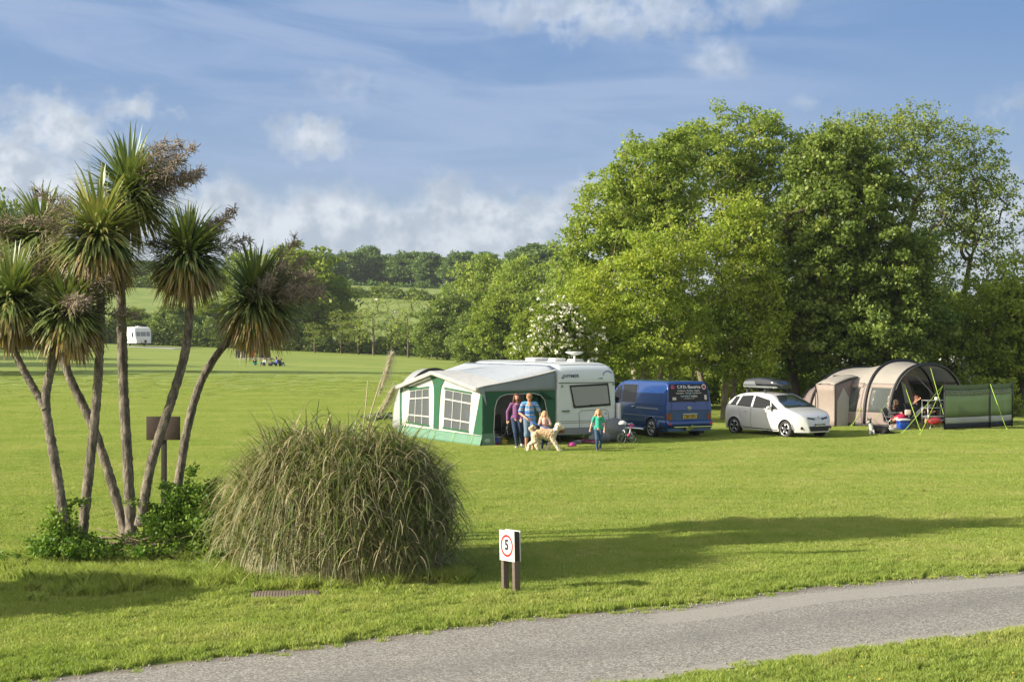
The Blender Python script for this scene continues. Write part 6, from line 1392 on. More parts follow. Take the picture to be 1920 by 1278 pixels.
    if hair:
        m2 = MB(); m2.ball(hd + up * .028 * h - fd * .022 * h, (.092 * h, .092 * h, .098 * h), 16, 10)
        m2.cap(hd - fd * .05 * h, hd - fd * .05 * h - V3(0, 0, .05) * h, .075 * h, .062 * h)
        m2.cap(hd + up * .085 * h + fd * .045 * h - rt * .03 * h, hd + up * .08 * h + fd * .045 * h + rt * .035 * h, .035 * h, .035 * h)
        if hairlen:
            for q in (-1, 1):
                m2.cap(hd + rt * q * .075 * h + up * .03 * h, hd + rt * q * .098 * h - V3(0, 0, .12) * h, .036 * h, .045 * h); m2.cap(hd + rt * q * .085 * h - V3(0, 0, .11) * h - fd * .01, hd + rt * q * .075 * h - V3(0, 0, .12 + hairlen * .5) * h - fd * .01 * h, .036 * h, .026 * h)
            m2.cap(hd - fd * .06 * h, hd - fd * .085 * h - V3(0, 0, .1 + hairlen) * h, .085 * h, .06 * h)
        m2.build('hair', hair, e, mods=[('remesh', vox * .9, 1), ('displace', .022 * h, .035)])
    if hood:
        m2 = MB(); m2.ball(hd - fd * .02 * h + up * .01 * h, (.11 * h, .115 * h, .135 * h), 14, 10); m2.build('hood', top, e, mods=[('remesh', vox, 2)])
    return e
def Js(s, **kw):
    """standing pose, scaled to s * 1.75 m; overrides in metres"""
    d = dict(pelvis=(0, 0, .96), shL=(-.170, 0, 1.41), shR=(.170, 0, 1.41), head=(0, -.01, 1.62), elL=(-.25, .02, 1.14), wrL=(-.25, -.06, .90), elR=(.25, .02, 1.14), wrR=(.25, -.06, .90),
             hipL=(-.09, 0, .92), hipR=(.09, 0, .92), knL=(-.10, -.03, .50), knR=(.10, 0, .50), anL=(-.11, 0, .085), anR=(.11, .02, .085), toeL=(-.13, -.16, .03), toeR=(.13, -.14, .03))
    d = {k: tuple(c * s for c in v) for k, v in d.items()}; d.update(kw); return d
def stripes():
    m = bpy.data.materials.new('polo_stripes'); m.use_nodes = True; t = NT(m.node_tree); b = t.n['Principled BSDF']; z = t.sep(t.add('ShaderNodeTexCoord').outputs['Object'])[2]
    st = [(0, (.05, .20, .50)), (.60, (.05, .20, .50))]
    c = (.07, .24, .56); f_ = z
    col = c
    for z0, z1, cc in ((.93, 1.00, (.10, .33, .60)), (1.06, 1.085, (.46, .42, .34)), (1.12, 1.16, (.03, .12, .38)), (1.21, 1.235, (.46, .42, .34)), (1.255, 1.275, (.46, .42, .34)), (1.36, 1.385, (.46, .42, .34)), (1.43, 1.6, (.12, .38, .66))):
        k = t.m('MULTIPLY', t.m('GREATER_THAN', f_, z0), t.m('LESS_THAN', f_, z1)); col = t.mix(k, col, cc)
    t.l.new(col, b.inputs['Base Color']); b.inputs['Roughness'].default_value = .85; return m
def denim(name, c): return mat(name, c, .85, noise=.25, nscale=14, bump=.2)
CLO = lambda name, c: mat(name, c, .85, noise=.12, nscale=9, bump=.25, bscale=20)
HRED = mat('hair_auburn', (.12, .03, .012), .5, noise=.4, nscale=30); HBLO = mat('hair_blonde', (.62, .42, .20), .5, noise=.3, nscale=30); HSAN = mat('hair_sandy', (.36, .20, .09), .5, noise=.35, nscale=30)
HSTR = mat('hair_strawberry', (.60, .32, .12), .5, noise=.3, nscale=30); HBRN = mat('hair_brown', (.05, .025, .015), .5, noise=.4, nscale=30)
def at(x, y): return G(x, y)
fam = 'family walking the dog'
wl = P(968, 0, 43.6)
person((wl.x, 43.6, 0), 0, 'woman in a purple hooded top and dark jeans walking behind the man', Js(.96, head=(.02, -.03, 1.585), shL=(-.15, 0, 1.365), shR=(.14, .03, 1.365), elL=(-.27, .03, 1.13), wrL=(-.27, -.04, .885), elR=(.22, .05, 1.10), wrR=(.16, -.10, .93),
       knL=(-.03, -.12, .49), anL=(.02, -.05, .10), toeL=(-.02, -.22, .04), knR=(.12, -.06, .50), anR=(.17, .14, .16), toeR=(.18, .0, .06)), s=.96, build=.92, skin=SK1, top=CLO('hoodie_purple', (.20, .07, .20)), bottom=denim('jeans_dark', (.02, .045, .10)), shoes=mat('trainers_white', (.7, .7, .72), .6), hair=HRED, hairlen=.16, face=(.05, -1, -.08), group=fam)
ml = P(993, 0, 43.0)
person((ml.x, 43.0, 0), 0, 'man in a blue striped polo shirt and denim shorts holding the dog lead', Js(1.0, head=(-.01, -.10, 1.60), shL=(-.20, -.02, 1.40), shR=(.19, 0, 1.40), elL=(-.30, -.02, 1.12), wrL=(-.10, -.24, .98), elR=(.31, .02, 1.14), wrR=(.34, -.10, .93),
       knL=(-.09, -.10, .50), anL=(-.10, .0, .09), toeL=(-.14, -.16, .03), knR=(.10, -.14, .50), anR=(.09, -.22, .09), toeR=(.08, -.38, .03)), s=1.0, build=1.12, skin=SK2, top=stripes(), bottom=denim('denim_shorts', (.12, .19, .28)), shoes=None, hair=HSAN, face=(-.05, -.85, -.5), sleeve=.38, legl=.56, fat=.02, group=fam)
gl = P(1021, 0, 42.8)
person((gl.x, 42.8, 0), 0, 'small blonde girl in a pale pink top and pink boots beside the dog', Js(.69, head=(.0, -.02, 1.10), elL=(-.17, -.06, .77), wrL=(-.12, -.16, .88), elR=(.19, -.03, .76), wrR=(.04, -.17, .82), anR=(.09, .04, .06), toeR=(.10, -.06, .03)), s=.69, build=1.05, skin=SKC, top=CLO('top_pale_pink', (.62, .42, .38)), bottom=CLO('leggings_dark', (.02, .035, .07)), shoes=mat('boots_pink', (.60, .12, .22), .5), hair=HBLO, hairlen=.07, face=(-.1, -1, -.1), sleeve=.4, hs=1.22, group=fam)
tl = P(1122, 0, 42.5)
person((tl.x, 42.5, 0), 0, 'girl in a turquoise green t-shirt and jeans walking alone by the caravan end', Js(.73, head=(.0, -.02, 1.165), elL=(-.20, .04, .82), wrL=(-.25, -.04, .66), elR=(.18, .02, .82), wrR=(.17, -.08, .64), knL=(-.05, -.11, .37), anL=(-.04, -.03, .07), toeL=(-.06, -.16, .03), knR=(.07, -.02, .37), anR=(.06, .13, .09), toeR=(.07, .02, .04)),
       s=.73, build=1.0, skin=SKC, top=CLO('tee_turquoise', (.04, .38, .27)), bottom=denim('jeans_blue', (.04, .09, .17)), shoes=mat('shoes_navy', (.05, .07, .13), .6), hair=HSTR, hairlen=.14, face=(-.1, -1, 0), sleeve=.3, hs=1.2, group=fam)
def Jsit(s, seat=.42, **kw):
    d = dict(pelvis=(0, 0, seat + .10), shL=(-.18, .05, seat + .57), shR=(.18, .05, seat + .57), head=(0, 0, seat + .78), elL=(-.24, -.02, seat + .30), wrL=(-.12, -.22, seat + .26), elR=(.24, -.02, seat + .30), wrR=(.12, -.22, seat + .26),
             hipL=(-.09, -.03, seat + .08), hipR=(.09, -.03, seat + .08), knL=(-.12, -.44, seat + .12), knR=(.12, -.44, seat + .12), anL=(-.12, -.42, .09), anR=(.12, -.42, .09), toeL=(-.13, -.58, .03), toeR=(.13, -.58, .03))
    d = {k: tuple(c * s for c in v) for k, v in d.items()}; d.update(kw); return d
ws = P(1676, 0, 53.35)
person((ws.x, 53.35, 0), radians(28), 'woman in a dark top and crimson skirt sitting at the tent opening', Jsit(.95, .28, head=(.03, -.10, 1.0), wrL=(-.05, -.32, .62), wrR=(.06, -.33, .62), elL=(-.22, -.08, .60), elR=(.22, -.08, .60), knL=(-.10, -.42, .46), knR=(.12, -.42, .46), anL=(-.10, -.50, .08), anR=(.13, -.50, .08), toeL=(-.11, -.64, .03), toeR=(.14, -.64, .03)), s=.95, build=.95, skin=SK1,
       top=CLO('top_charcoal', (.05, .045, .05)), bottom=CLO('skirt_crimson', (.36, .01, .06)), hair=HBRN, hairlen=.22, face=(.15, -.8, -.45), skirt=True, vox=.014, shoes=mat('shoe_dark', (.03, .03, .03), .6))
ms_ = P(1717, 0, 53.6)
person((ms_.x, 53.6, 0), radians(30), 'man in a dark t-shirt and shorts sitting cross legged with a hand over his face', Jsit(1.0, .36, head=(.03, -.02, 1.13), elL=(-.26, -.14, .95), wrL=(-.05, -.18, 1.08), wrR=(.22, -.16, .64), knL=(-.05, -.42, .78), anL=(.32, -.46, .62), toeL=(.50, -.50, .66), knR=(.14, -.42, .46), anR=(.10, -.36, .09), toeR=(.12, -.52, .03)), s=1.0, build=1.02, skin=SK2,
       top=CLO('tee_black', (.03, .032, .035)), bottom=CLO('shorts_grey', (.07, .075, .09)), hair=HRED, face=(.05, -.85, -.4), sleeve=.4, legl=.45, vox=.014)
# far group sitting on the grass
for k, (x, c_, hc, hd_, lb, sc) in enumerate(((478, (.015, .03, .035), HBRN, True, 'far seated child in a dark hood at the left of the group', .80), (495, (.42, .48, .50), HSAN, False, 'far seated child in a pale grey top, second from the left', .85), (503.5, (.65, .45, .42), HSAN, False, 'smallest far seated child, in pale pink', .62),
        (515.5, (.10, .12, .42), HRED, False, 'far seated auburn haired person in a blue top', 1.0), (521.5, (.03, .045, .10), HBRN, False, 'far seated person in navy bending forward at the right of the group', .95))):
    p_ = P(x, 688, 140); zz = ztf(p_.x, 140)
    person((p_.x, 140 + .25 * k, zz), radians((20, -30, 10, -60, 60)[k]), lb, Jsit(sc, .05, knL=(-.16 * sc, -.36 * sc, .40 * sc), knR=(.16 * sc, -.36 * sc, .40 * sc), anL=(-.14 * sc, -.5 * sc, .07), anR=(.14 * sc, -.5 * sc, .07), toeL=(-.14 * sc, -.66 * sc, .04), toeR=(.14 * sc, -.66 * sc, .04), head=((0, -.04, .84 * sc) if k != 4 else (0, -.22, .72 * sc))), s=sc, build=1.05,
           top=CLO('far_top', c_), bottom=CLO('far_trousers', (.02, .22, .17) if k == 0 else (.06, .09, .14)), hair=None if hd_ else hc, hairlen=.12 if k == 3 else 0, vox=.032, hood=hd_, group='group sitting far out on the grass')

# ---- dogs
def dogmesh(e, L, m_body, m_leg):
    return None
dg = P(1022, 0, 42.35); e = empty('dog', (dg.x, 42.35, 0), 0, 'shaggy cream and apricot poodle cross on a blue lead, walking right', 'dog')
fur = bpy.data.materials.new('dog_fur'); fur.use_nodes = True; t = NT(fur.node_tree); b = t.n['Principled BSDF']; tc = t.add('ShaderNodeTexCoord').outputs['Object']; X_, Y_, Z_ = t.sep(tc)
k = t.m('MULTIPLY', t.sstep(Z_, .36, .50), t.m('SUBTRACT', 1.0, t.sstep(X_, .16, .34))); k = t.m('MULTIPLY', k, t.sstep(X_, -.50, -.36)); k = t.m('MULTIPLY', k, t.sstep(t.noise(tc, 7, 4, .7), .25, .6))
t.l.new(t.mix(k, (.78, .68, .52), (.62, .41, .22)), b.inputs['Base Color']); b.inputs['Roughness'].default_value = .95
bn = t.add('ShaderNodeBump'); bn.inputs['Strength'].default_value = 1; bn.inputs['Distance'].default_value = .03; t.put(bn.inputs['Height'], t.noise(tc, 45, 5, .7)); t.l.new(bn.outputs[0], b.inputs['Normal'])
m_ = MB(); m_.cap((.18, 0, .52), (-.18, 0, .54), .17, .14, 14); m_.cap((.20, 0, .46), (.05, 0, .46), .13, .12, 12); m_.cap((-.22, 0, .53), (-.30, 0, .50), .13, .11)   # chest, belly, rump
m_.cap((.24, 0, .56), (.36, -.01, .68), .105, .085, 12); m_.ball((.40, -.01, .76), (.118, .10, .112), 14, 10); m_.cap((.44, -.01, .735), (.54, -.02, .715), .072, .055, 10); m_.ball((.38, -.01, .83), (.07, .07, .05), 10, 8)
for q in (-1, 1): m_.cap((.37, q * .08, .79), (.35, q * .10, .68), .035, .045, 8)                        # ears
m_.cap((-.36, 0, .58), (-.44, 0, .70), .045, .055); m_.cap((-.44, 0, .70), (-.36, 0, .76), .055, .045); m_.cap((-.36, 0, .76), (-.30, .0, .72), .05, .04)   # tail curled up
for (hx, q, kx, kz, fx, fz_) in ((.20, -.09, .30, .26, .42, .04), (.20, .09, .16, .27, .04, .05)):     # front legs: elbow, wrist, paw
    m_.cap((hx, q, .44), ((hx + kx) / 2, q, .34), .085, .072); m_.cap(((hx + kx) / 2, q, .34), (kx, q, kz), .072, .064); m_.cap((kx, q, kz), (fx, q, fz_ + .02), .062, .056); m_.cap((fx, q, fz_), (fx + .06, q, .038), .045, .038)
for (hx, q, kx, kz, ox, oz, fx) in ((-.30, -.09, -.30, .34, -.47, .22, -.52), (-.27, .09, -.18, .33, -.26, .20, -.19)):   # hind legs: stifle forward, hock back
    m_.cap((hx, q, .50), (kx, q, kz), .115, .085); m_.cap((kx, q, kz), (ox, q, oz), .08, .055); m_.cap((ox, q, oz), (fx, q, .05), .057, .054); m_.cap((fx, q, .045), (fx + .06, q, .038), .045, .038)
m_.build('body', fur, e, mods=[('remesh', .011, 2), ('displace', .045, .035)])
m_ = MB(); m_.ball((.585, -.02, .725), .022, 8, 6); m_.build('nose', M_BLACK, e)
for q in (-1, 1): m_ = MB(); m_.ball((.47, -.01 + q * .055, .785), .013, 8, 6); m_.build('eye', M_EYE, e)
M_LEAD = mat('lead_blue', (.01, .12, .55), .6)
m_ = MB(); h0 = Vector((ml.x - .04, 42.72, .93)); d0 = Vector((dg.x + .28, 42.30, .66)); pts = [h0.lerp(d0, i / 8) - Vector((0, 0, .045 * sin(pi * i / 8))) for i in range(9)]; m_.tube(pts, .011, 6)
q0 = h0 + Vector((.10, 0, .10)); m_.tube([h0, h0 + Vector((.05, 0, .07)), q0, q0 + Vector((.08, 0, -.09)), pts[2]], .008, 6); m_.torus((dg.x + .29, 42.36, .63), .11, .012, 'x', 20, 6)
tag(m_.build('dog_lead', M_LEAD), 'blue lead running from the man to the cream dog', 'dog lead')
cd_ = G(1638, 814.5); e = empty('dog', (cd_.x, cd_.y, 0), 0, 'black and white collie lying by the tent with its head raised', 'dog')
M_FB = mat('fur_black', (.015, .014, .014), .9, bump=.6, bscale=60); M_FW = mat('fur_white', (.62, .60, .56), .9, bump=.6, bscale=60)
m_ = MB(); m_.cap((-.05, 0, .20), (.42, .02, .15), .13, .14, 12); m_.cap((-.06, 0, .25), (-.14, -.02, .42), .10, .075); m_.ball((-.16, -.04, .48), (.075, .085, .08)); m_.cap((-.18, -.10, .47), (-.24, -.19, .44), .045, .03)
for q in (-1, 1): m_.cap((-.15 + q * .05, -.02, .53), (-.15 + q * .065, .0, .60), .025, .012)
m_.cap((.38, -.12, .12), (.30, -.2, .05), .09, .05); m_.cap((.30, -.2, .05), (.15, -.22, .04), .04, .035); m_.cap((.52, .03, .10), (.72, -.05, .05), .05, .03)
m_.build('body', M_FB, e, mods=[('remesh', .014, 2), ('displace', .02, .04)])
m_ = MB(); m_.cap((-.12, -.09, .36), (-.10, -.10, .14), .075, .08); m_.cap((-.14, -.12, .16), (-.18, -.20, .04), .045, .035); m_.cap((-.04, -.12, .16), (-.04, -.22, .04), .045, .035); m_.cap((-.19, -.13, .47), (-.24, -.205, .445), .042, .032); m_.build('white_bib', M_FW, e, mods=[('remesh', .012, 2), ('displace', .02, .04)])

# ================================================================== bicycles, chairs and small things
def bike(name, loc, rot, label, col, R=.20, wb=.62, tyre=M_BLACK, seatm=M_BLACK, extra=None, group=None):
    e = empty(name, loc, 0, label, 'bicycle', group); e.rotation_euler = rot; s = R / .2
    for x in (0, wb):
        m_ = MB(); m_.torus((x, 0, R), R, .016, 'y', 30, 7); wh = m_.build('wheel', tyre, e); m_ = MB(); m_.torus((x, 0, R), R * .88, .008, 'y', 28, 5)
        for k in range(12): a_ = 2 * pi * k / 12; m_.tube([(x, 0, R), (x + R * .88 * cos(a_), 0, R + R * .88 * sin(a_))], .0028, 3)
        m_.build('rim', M_CHROME, wh)
    bb = (wb * .42, 0, R * .9); st = (wb * .30, 0, R * 2.5); hd = (wb * .84, 0, R * 2.75); m_ = MB()
    for a_, b_ in ((bb, st), (bb, (hd[0] + .01, 0, hd[2] - .10)), (st, hd), ((0, .02, R), bb), ((0, .02, R), (st[0], 0, st[2] - .06)), ((0, -.02, R), bb)): m_.tube([a_, b_], .016, 7)
    m_.build('frame', col, e)
    m_ = MB(); m_.tube([(wb, .03, R), (wb * .9, .03, R * 2.05), (hd[0], 0, hd[2] + .02)], .011, 6); m_.tube([(wb, -.03, R), (wb * .9, -.03, R * 2.05), (hd[0], 0, hd[2])], .011, 6); m_.tube([(hd[0], 0, hd[2]), (hd[0] - .02, 0, hd[2] + .13)], .012, 6); m_.build('fork', M_CHROME, e)
    m_ = MB(); m_.tube([(hd[0] - .08, -.24, hd[2] + .18), (hd[0] - .02, -.08, hd[2] + .12), (hd[0] - .02, .08, hd[2] + .12), (hd[0] - .08, .24, hd[2] + .18)], .012, 6); m_.build('handlebar', M_CHROME, e)
    m_ = MB(); m_.tube([st, (st[0] - .02, 0, st[2] + .08)], .012, 6); m_.cap((st[0] - .10, 0, st[2] + .10), (st[0] + .10, 0, st[2] + .10), .045, .022, 8); m_.build('saddle', seatm, e)
    m_ = MB(); m_.torus((bb[0], -.03, bb[2]), .055, .010, 'y', 18, 5); m_.tube([(bb[0] - .09, -.06, bb[2] - .03), (bb[0] + .09, .06, bb[2] + .03)], .010, 6); m_.box((bb[0] - .09, -.09, bb[2] - .03), (.07, .08, .02)); m_.box((bb[0] + .09, .09, bb[2] + .03), (.07, .08, .02)); m_.build('cranks', M_DARK, e)
    return e
M_PINKP = mat('bike_pink', (.55, .04, .20), .3, coat=.6); M_BWHITE = mat('bike_white', (.7, .72, .74), .3, coat=.6); M_TEAL = mat('bike_teal', (.12, .42, .45), .3)
bp = G(1181, 833); kb = bike('childs_bicycle', (bp.x + .1, bp.y + .35, 0), (radians(-8), 0, radians(222)), 'small white and turquoise childs bicycle standing by the caravan corner', M_BWHITE, .20, .50, seatm=M_PINKP)
m_ = MB(); m_.ball((.20, 0, .28), (.05, .05, .07), 10, 8); m_.build('pink_bottle', M_PINKP, kb)
def helmet(loc, label, m__, m2):
    e = empty('helmet', loc, .4, label, 'helmet'); m_ = MB()
    m_.grid(lambda u, v: (.13 * cos(v * 2 * pi) * sin(u * pi * .55), .10 * sin(v * 2 * pi) * sin(u * pi * .55), .10 * cos(u * pi * .55)), 8, 20); m_.build('shell', m__, e, mods=[('solid', .02)])
    for k in range(3): m_ = MB(); m_.bbox((.0, -.05 + .05 * k, .098 - abs(k - 1) * .014), (.13, .016, .01), .003); m_.build('vent', m2, e)
helmet((bp.x - .23, bp.y - .02, .66), 'white cycle helmet hung on the handlebar of the standing childs bicycle', M_BWHITE, M_DARK)
lb_ = G(1108, 834); bike('childs_bicycle', (lb_.x + .15, lb_.y + .1, .05), (radians(82), 0, radians(170)), 'white and pink childs bicycle lying on the grass under the caravan end', M_PINKP, .20, .60, seatm=M_BLACK, tyre=M_DARK)
hp_ = G(1073, 839); helmet((hp_.x, hp_.y, .07), 'pink and white cycle helmet lying on the grass beside the fallen bicycle', mat('helmet_pink', (.50, .05, .28), .35), M_BWHITE)
for k, (x, y, rz) in enumerate(((712, 790, 20), (738, 786, 160))):
    p_ = G(x, y); bike('bicycle', (p_.x - .3, p_.y, .06), (radians(80), 0, radians(rz)), ['dark bicycle lying on the grass left of the awning', 'dark bicycle lying against the guy rope at the awning corner'][k], M_BLACK, .33, 1.0, group='bicycles left of the awning')
def camp_chair(loc, rz, label, cloth, s=1.0, low=False):
    e = empty('camping_chair', loc, rz, label, 'chair', None); z = .28 if low else .42
    m_ = MB(); m_.grid(lambda u, v: (-.26 + .52 * u, -.25 + .48 * v, z - .04 * sin(pi * u) + .03 * (1 - v)), 8, 6); m_.build('seat', cloth, e, mods=[('solid', .015)])
    m_ = MB(); m_.grid(lambda u, v: (-.26 + .52 * u, .22 + .12 * v + .03 * sin(pi * u), z + .02 + .50 * v), 8, 6); m_.build('backrest', cloth, e, mods=[('solid', .015)])
    for q in (-1, 1):
        m_ = MB(); m_.tube([(q * .28, -.28, 0), (-q * .26 * .2 + q * .26 * .9, .02, z * .6), (q * .27, .34, z + .52)], .012, 6); m_.build('side_tube', M_STEEL, e)
        m_ = MB(); m_.tube([(q * .28, .28, 0), (q * .27, -.26, z + .18)], .012, 6); m_.build('leg', M_STEEL, e)
        m_ = MB(); m_.tube([(-.28, q * .27, 0), (.28, q * .27, z)], .010, 6); m_.build('cross_leg', M_STEEL, e)
        m_ = MB(); m_.bbox((q * .29, .0, z + .20), (.05, .50, .03), .01); m_.build('armrest', cloth, e)
    return e
C_BLK = CLO('chair_black', (.03, .03, .033)); C_RED = CLO('chair_red', (.28, .02, .03)); C_GRY = CLO('chair_grey', (.10, .11, .12))
q = A_(.95, .9, 0); camp_chair(q, radians(20), 'black folding chair just inside the awning doorway', C_BLK)
q = A_(.75, 2.2, 0); camp_chair(q, radians(60), 'red and grey folding chair deeper inside the awning', C_RED)
camp_chair((ms_.x + .02, 53.72, 0), radians(30), 'black folding chair under the man at the tent', C_BLK)
camp_chair((ws.x, 53.47, -.02), radians(28), 'low grey folding chair under the woman at the tent', C_GRY, low=True)
# table with things inside the awning
q = A_(1.5, 4.3, 0); e = empty('camping_table', q, ARZ, 'white topped folding table inside the awning', 'table'); m_ = MB(); m_.bbox((0, 0, .70), (1.0, .6, .03), .01); m_.build('table_top', M_WPLAST, e)
for a_ in (-1, 1):
    for b_ in (-1, 1): m_ = MB(); m_.tube([(a_ * .45, b_ * .26, 0), (a_ * .45, b_ * .26, .69)], .013, 6); m_.build('leg', M_STEEL, e)
q = A_(1.25, 2.9, 0); e = empty('kitchen_cupboard', q, ARZ, 'tall pale cupboard standing at the back of the awning', 'cupboard'); m_ = MB(); m_.bbox((-.3, 0, .85), (1.3, .5, 1.65), .01); m_.build('carcass', mat('cupboard_cream', (.55, .54, .50), .5), e)
for k in range(3): m_ = MB(); m_.bbox((-.72 + .43 * k, -.262, .85), (.40, .02, 1.55), .008); m_.build('door', mat('cupboard_door', (.62, .61, .58), .45), e)
for k, (x, y, cc, h, lb, nm) in enumerate(((.62, .45, (.02, .06, .30), .24, 'blue storage tub on the awning floor by the door', 'storage_tub'), (.80, .62, (.62, .62, .60), .26, 'white water carrier on the awning floor beside the tub', 'water_carrier'), (1.0, .52, (.50, .42, .05), .16, 'yellow bottle crate on the awning floor', 'bottle_crate'), (.55, .30, (.42, .02, .02), .09, 'red bag lying at the awning threshold', 'bag'))):
    q = A_(x, y, .015); m_ = MB(); w_ = .20 if k else .30; m_.bbox((0, 0, h / 2), (w_, w_ * .8, h), .03); m_.tube([(-w_ * .3, 0, h), (-w_ * .2, 0, h + .06), (w_ * .2, 0, h + .06), (w_ * .3, 0, h)], .01, 6); m_.bbox((0, 0, h - .02), (w_ + .03, w_ * .8 + .03, .03), .01)
    o = m_.build(nm, mat(nm + '_plastic', cc, .4), None, loc=q, rz=ARZ); tag(o, lb, nm.replace('_', ' '))
# tent side things
q = G(1699, 808); e = empty('cool_box', (q.x, q.y + .4, 0), radians(12), 'blue cool box with a white lid between the seated couple', 'cool box'); m_ = MB(); m_.bbox((0, 0, .19), (.40, .30, .36), .03); m_.build('box', mat('coolbox_blue', (.01, .07, .42), .35), e)
m_ = MB(); m_.bbox((0, 0, .40), (.43, .33, .07), .02); m_.build('lid', M_WPLAST, e); m_ = MB(); m_.tube([(-.22, 0, .30), (-.22, -.16, .34), (.22, -.16, .34), (.22, 0, .30)], .012, 6); m_.build('handle', mat('handle_blue', (.01, .05, .3), .4), e)
m_ = MB(); m_.bbox((0, 0, 0), (.22, .10, .20), .03); q = Vector((ws.x + .42, 52.95, .64)); tag(m_.build('food_bag', mat('bag_pale', (.60, .50, .44), .5, noise=.3, nscale=20), None, mods=[('displace', .05, .1)], loc=q), 'pale crinkled food bag held out between the woman and the cool box', 'food bag')
q = G(1763, 808); e = empty('kitchen_stand', (q.x, q.y + .75, 0), radians(15), 'folding camp kitchen stand behind the windbreak post', 'camp kitchen')
for a_ in (-.38, .38):
    for b_ in (-.2, .2): m_ = MB(); m_.tube([(a_, b_, 0), (a_, b_, 1.10)], .014, 6); m_.build('leg', M_STEEL, e)
for z in (.5, .82, 1.10): m_ = MB(); m_.bbox((0, 0, z), (.82, .44, .025), .008); m_.build('shelf', M_GREY, e)
m_ = MB(); m_.disc((.1, 0, 1.17), .07, 'z', 16, .10); m_.build('mug', M_WPLAST, e); m_ = MB(); m_.disc((-.15, 0, .90), .14, 'z', 18, .12); m_.build('pan', M_DARK, e)
q = G(1757, 808); e = empty('barbecue', (q.x - .04, q.y + .1, 0), 0, 'small red gas barbecue on thin legs beside the windbreak', 'barbecue'); m_ = MB(); m_.ball((0, 0, .36), (.27, .20, .15), 18, 10); m_.build('bowl', mat('bbq_red', (.32, .02, .02), .3, coat=.6), e)
m_ = MB(); m_.grid(lambda u, v: (.27 * cos(v * pi), .20 * sin(v * 2 * pi) * 0 + (.40 * u - .20), .40 + .02 * sin(pi * u)), 3, 8); m_.build('grill', M_STEEL, e)
for a_ in (-.2, 0, .2): m_ = MB(); m_.tube([(a_ * 1.3, -.12 if a_ else .15, 0), (a_ * .7, -.05 if a_ else .08, .30)], .012, 6); m_.build('leg', M_STEEL, e)
m_ = MB(); m_.tube([(-.27, -.1, .45), (-.30, -.16, .60)], .02, 6); m_.build('handle', M_WPLAST, e)
q = G(1675, 809); m_ = MB(); m_.tube([(-.28, 0, .07), (.28, .03, .07)], .065, 14); m_.tube([(-.285, 0, .07), (.285, .03, .07)], .03, 10); tag(m_.build('rolled_mat', mat('mat_grey', (.36, .36, .35), .8), None, loc=(q.x, q.y + .15, 0)), 'grey rolled mat on the grass in front of the seated woman', 'rolled mat')
m_ = MB(); m_.bbox((0, 0, .008), (1.9, .8, .012), .004); q = G(1700, 811); tag(m_.build('picnic_rug', mat('rug_blue_grey', (.08, .10, .13), .95, noise=.3), None, loc=(q.x, q.y + .35, 0)), 'dark picnic rug spread in front of the tent opening', 'rug')

# ================================================================== far things
def simple_caravan(name, x, D, rz, label, ybase=None, front_right=True, mtl=None):
    X = (x - 960) * D / FPX; z0 = ztf(X, D); e = empty(name, (X, D, z0), rz, label, 'caravan')
    sh = Shell(5.6, [(0, 1.7), (.1, 2.2), (.3, 2.45), (.7, 2.52), (4.6, 2.52), (5.0, 2.40), (5.25, 2.05), (5.45, 1.3), (5.6, .8)], lambda x: .34, [(.3, 1.1), (2.0, 1.12), (2.5, 1.05)], .14, (.15, .1, .25, .14), list(np.linspace(0, 5.6, 40)), .02)
    sh.build('body', [mtl or mat('far_caravan_white', (.70, .71, .70), .35, coat=.3), M_DARK], e)
    for a_, b_ in ((.92, .42), (.36, -.36), (-.42, -.92)): m_ = MB(); sh.end(m_, [(a_, 1.85), (b_, 1.85), (b_, 1.28), (a_, 1.28)], True, .02, 5, 4); m_.build('front_window', mat('far_window', (.20, .22, .26), .1, coat=1), e)
    for sg in (1, -1):
        for x0, x1 in ((.8, 1.7), (4.1, 4.7)): m_ = MB(); sh.side(m_, [(x0, 1.15), (x1, 1.15), (x1, 1.75), (x0, 1.75)], sg, .012); m_.build('side_window', M_GLASSD, e)
        m_ = MB(); sh.side(m_, [(2.3, .5), (2.9, .5), (2.9, 2.15), (2.3, 2.15)], sg, .012); m_.build('door', M_WPLAST, e)
        m_ = MB(); sh.side(m_, [(.6, .80), (4.9, .62), (4.9, .70), (.6, .92)], sg, .014, 16, 1); m_.build('side_stripe', mat('stripe_grey_far', (.18, .15, .17), .4), e)
        wheel(e, (2.6, sg * 1.1, .31), sg, .31, .18, .2, 5)
    m_ = MB(); m_.tube([(5.3, .4, .42), (6.6, 0, .42)], .05, 6); m_.tube([(5.3, -.4, .42), (6.6, 0, .42)], .05, 6); m_.tube([(6.3, 0, .7), (6.3, 0, .1)], .04, 6); m_.box((6.4, 0, .6), (.2, .3, .35)); m_.build('tow_bar', M_DARK, e)
    m_ = MB(); m_.bbox((3.2, 0, 2.56), (.7, .7, .10), .03); m_.bbox((4.3, -.3, 2.58), (.3, .3, .16), .04); m_.build('roof_hatch', M_WPLAST, e)
    return e
fw = (.52, -.85); simple_caravan('touring_caravan', 246, 194, atan2(fw[1], fw[0]), 'small far white caravan in front of the dark hedge')
p_ = P(268, 0, 189); m_ = MB(); pad = [(-2, -1), (5, -3), (5.6, 3.5), (-1.5, 5)]; m_.prism([(p_.x + a_, 188 + b_, ztf(p_.x + a_, 188 + b_) + .01) for a_, b_ in pad], (0, 0, .03)); tag(m_.build('hardstanding', mat('pale_gravel', (.42, .41, .39), .9)), kind='structure')
dull = mat('caravan_dappled_white', (.55, .56, .52), .5, noise=.25, nscale=2)
simple_caravan('touring_caravan', 1618, 86, radians(180), 'white caravan glimpsed between dark trunks behind the brown tent', mtl=dull)
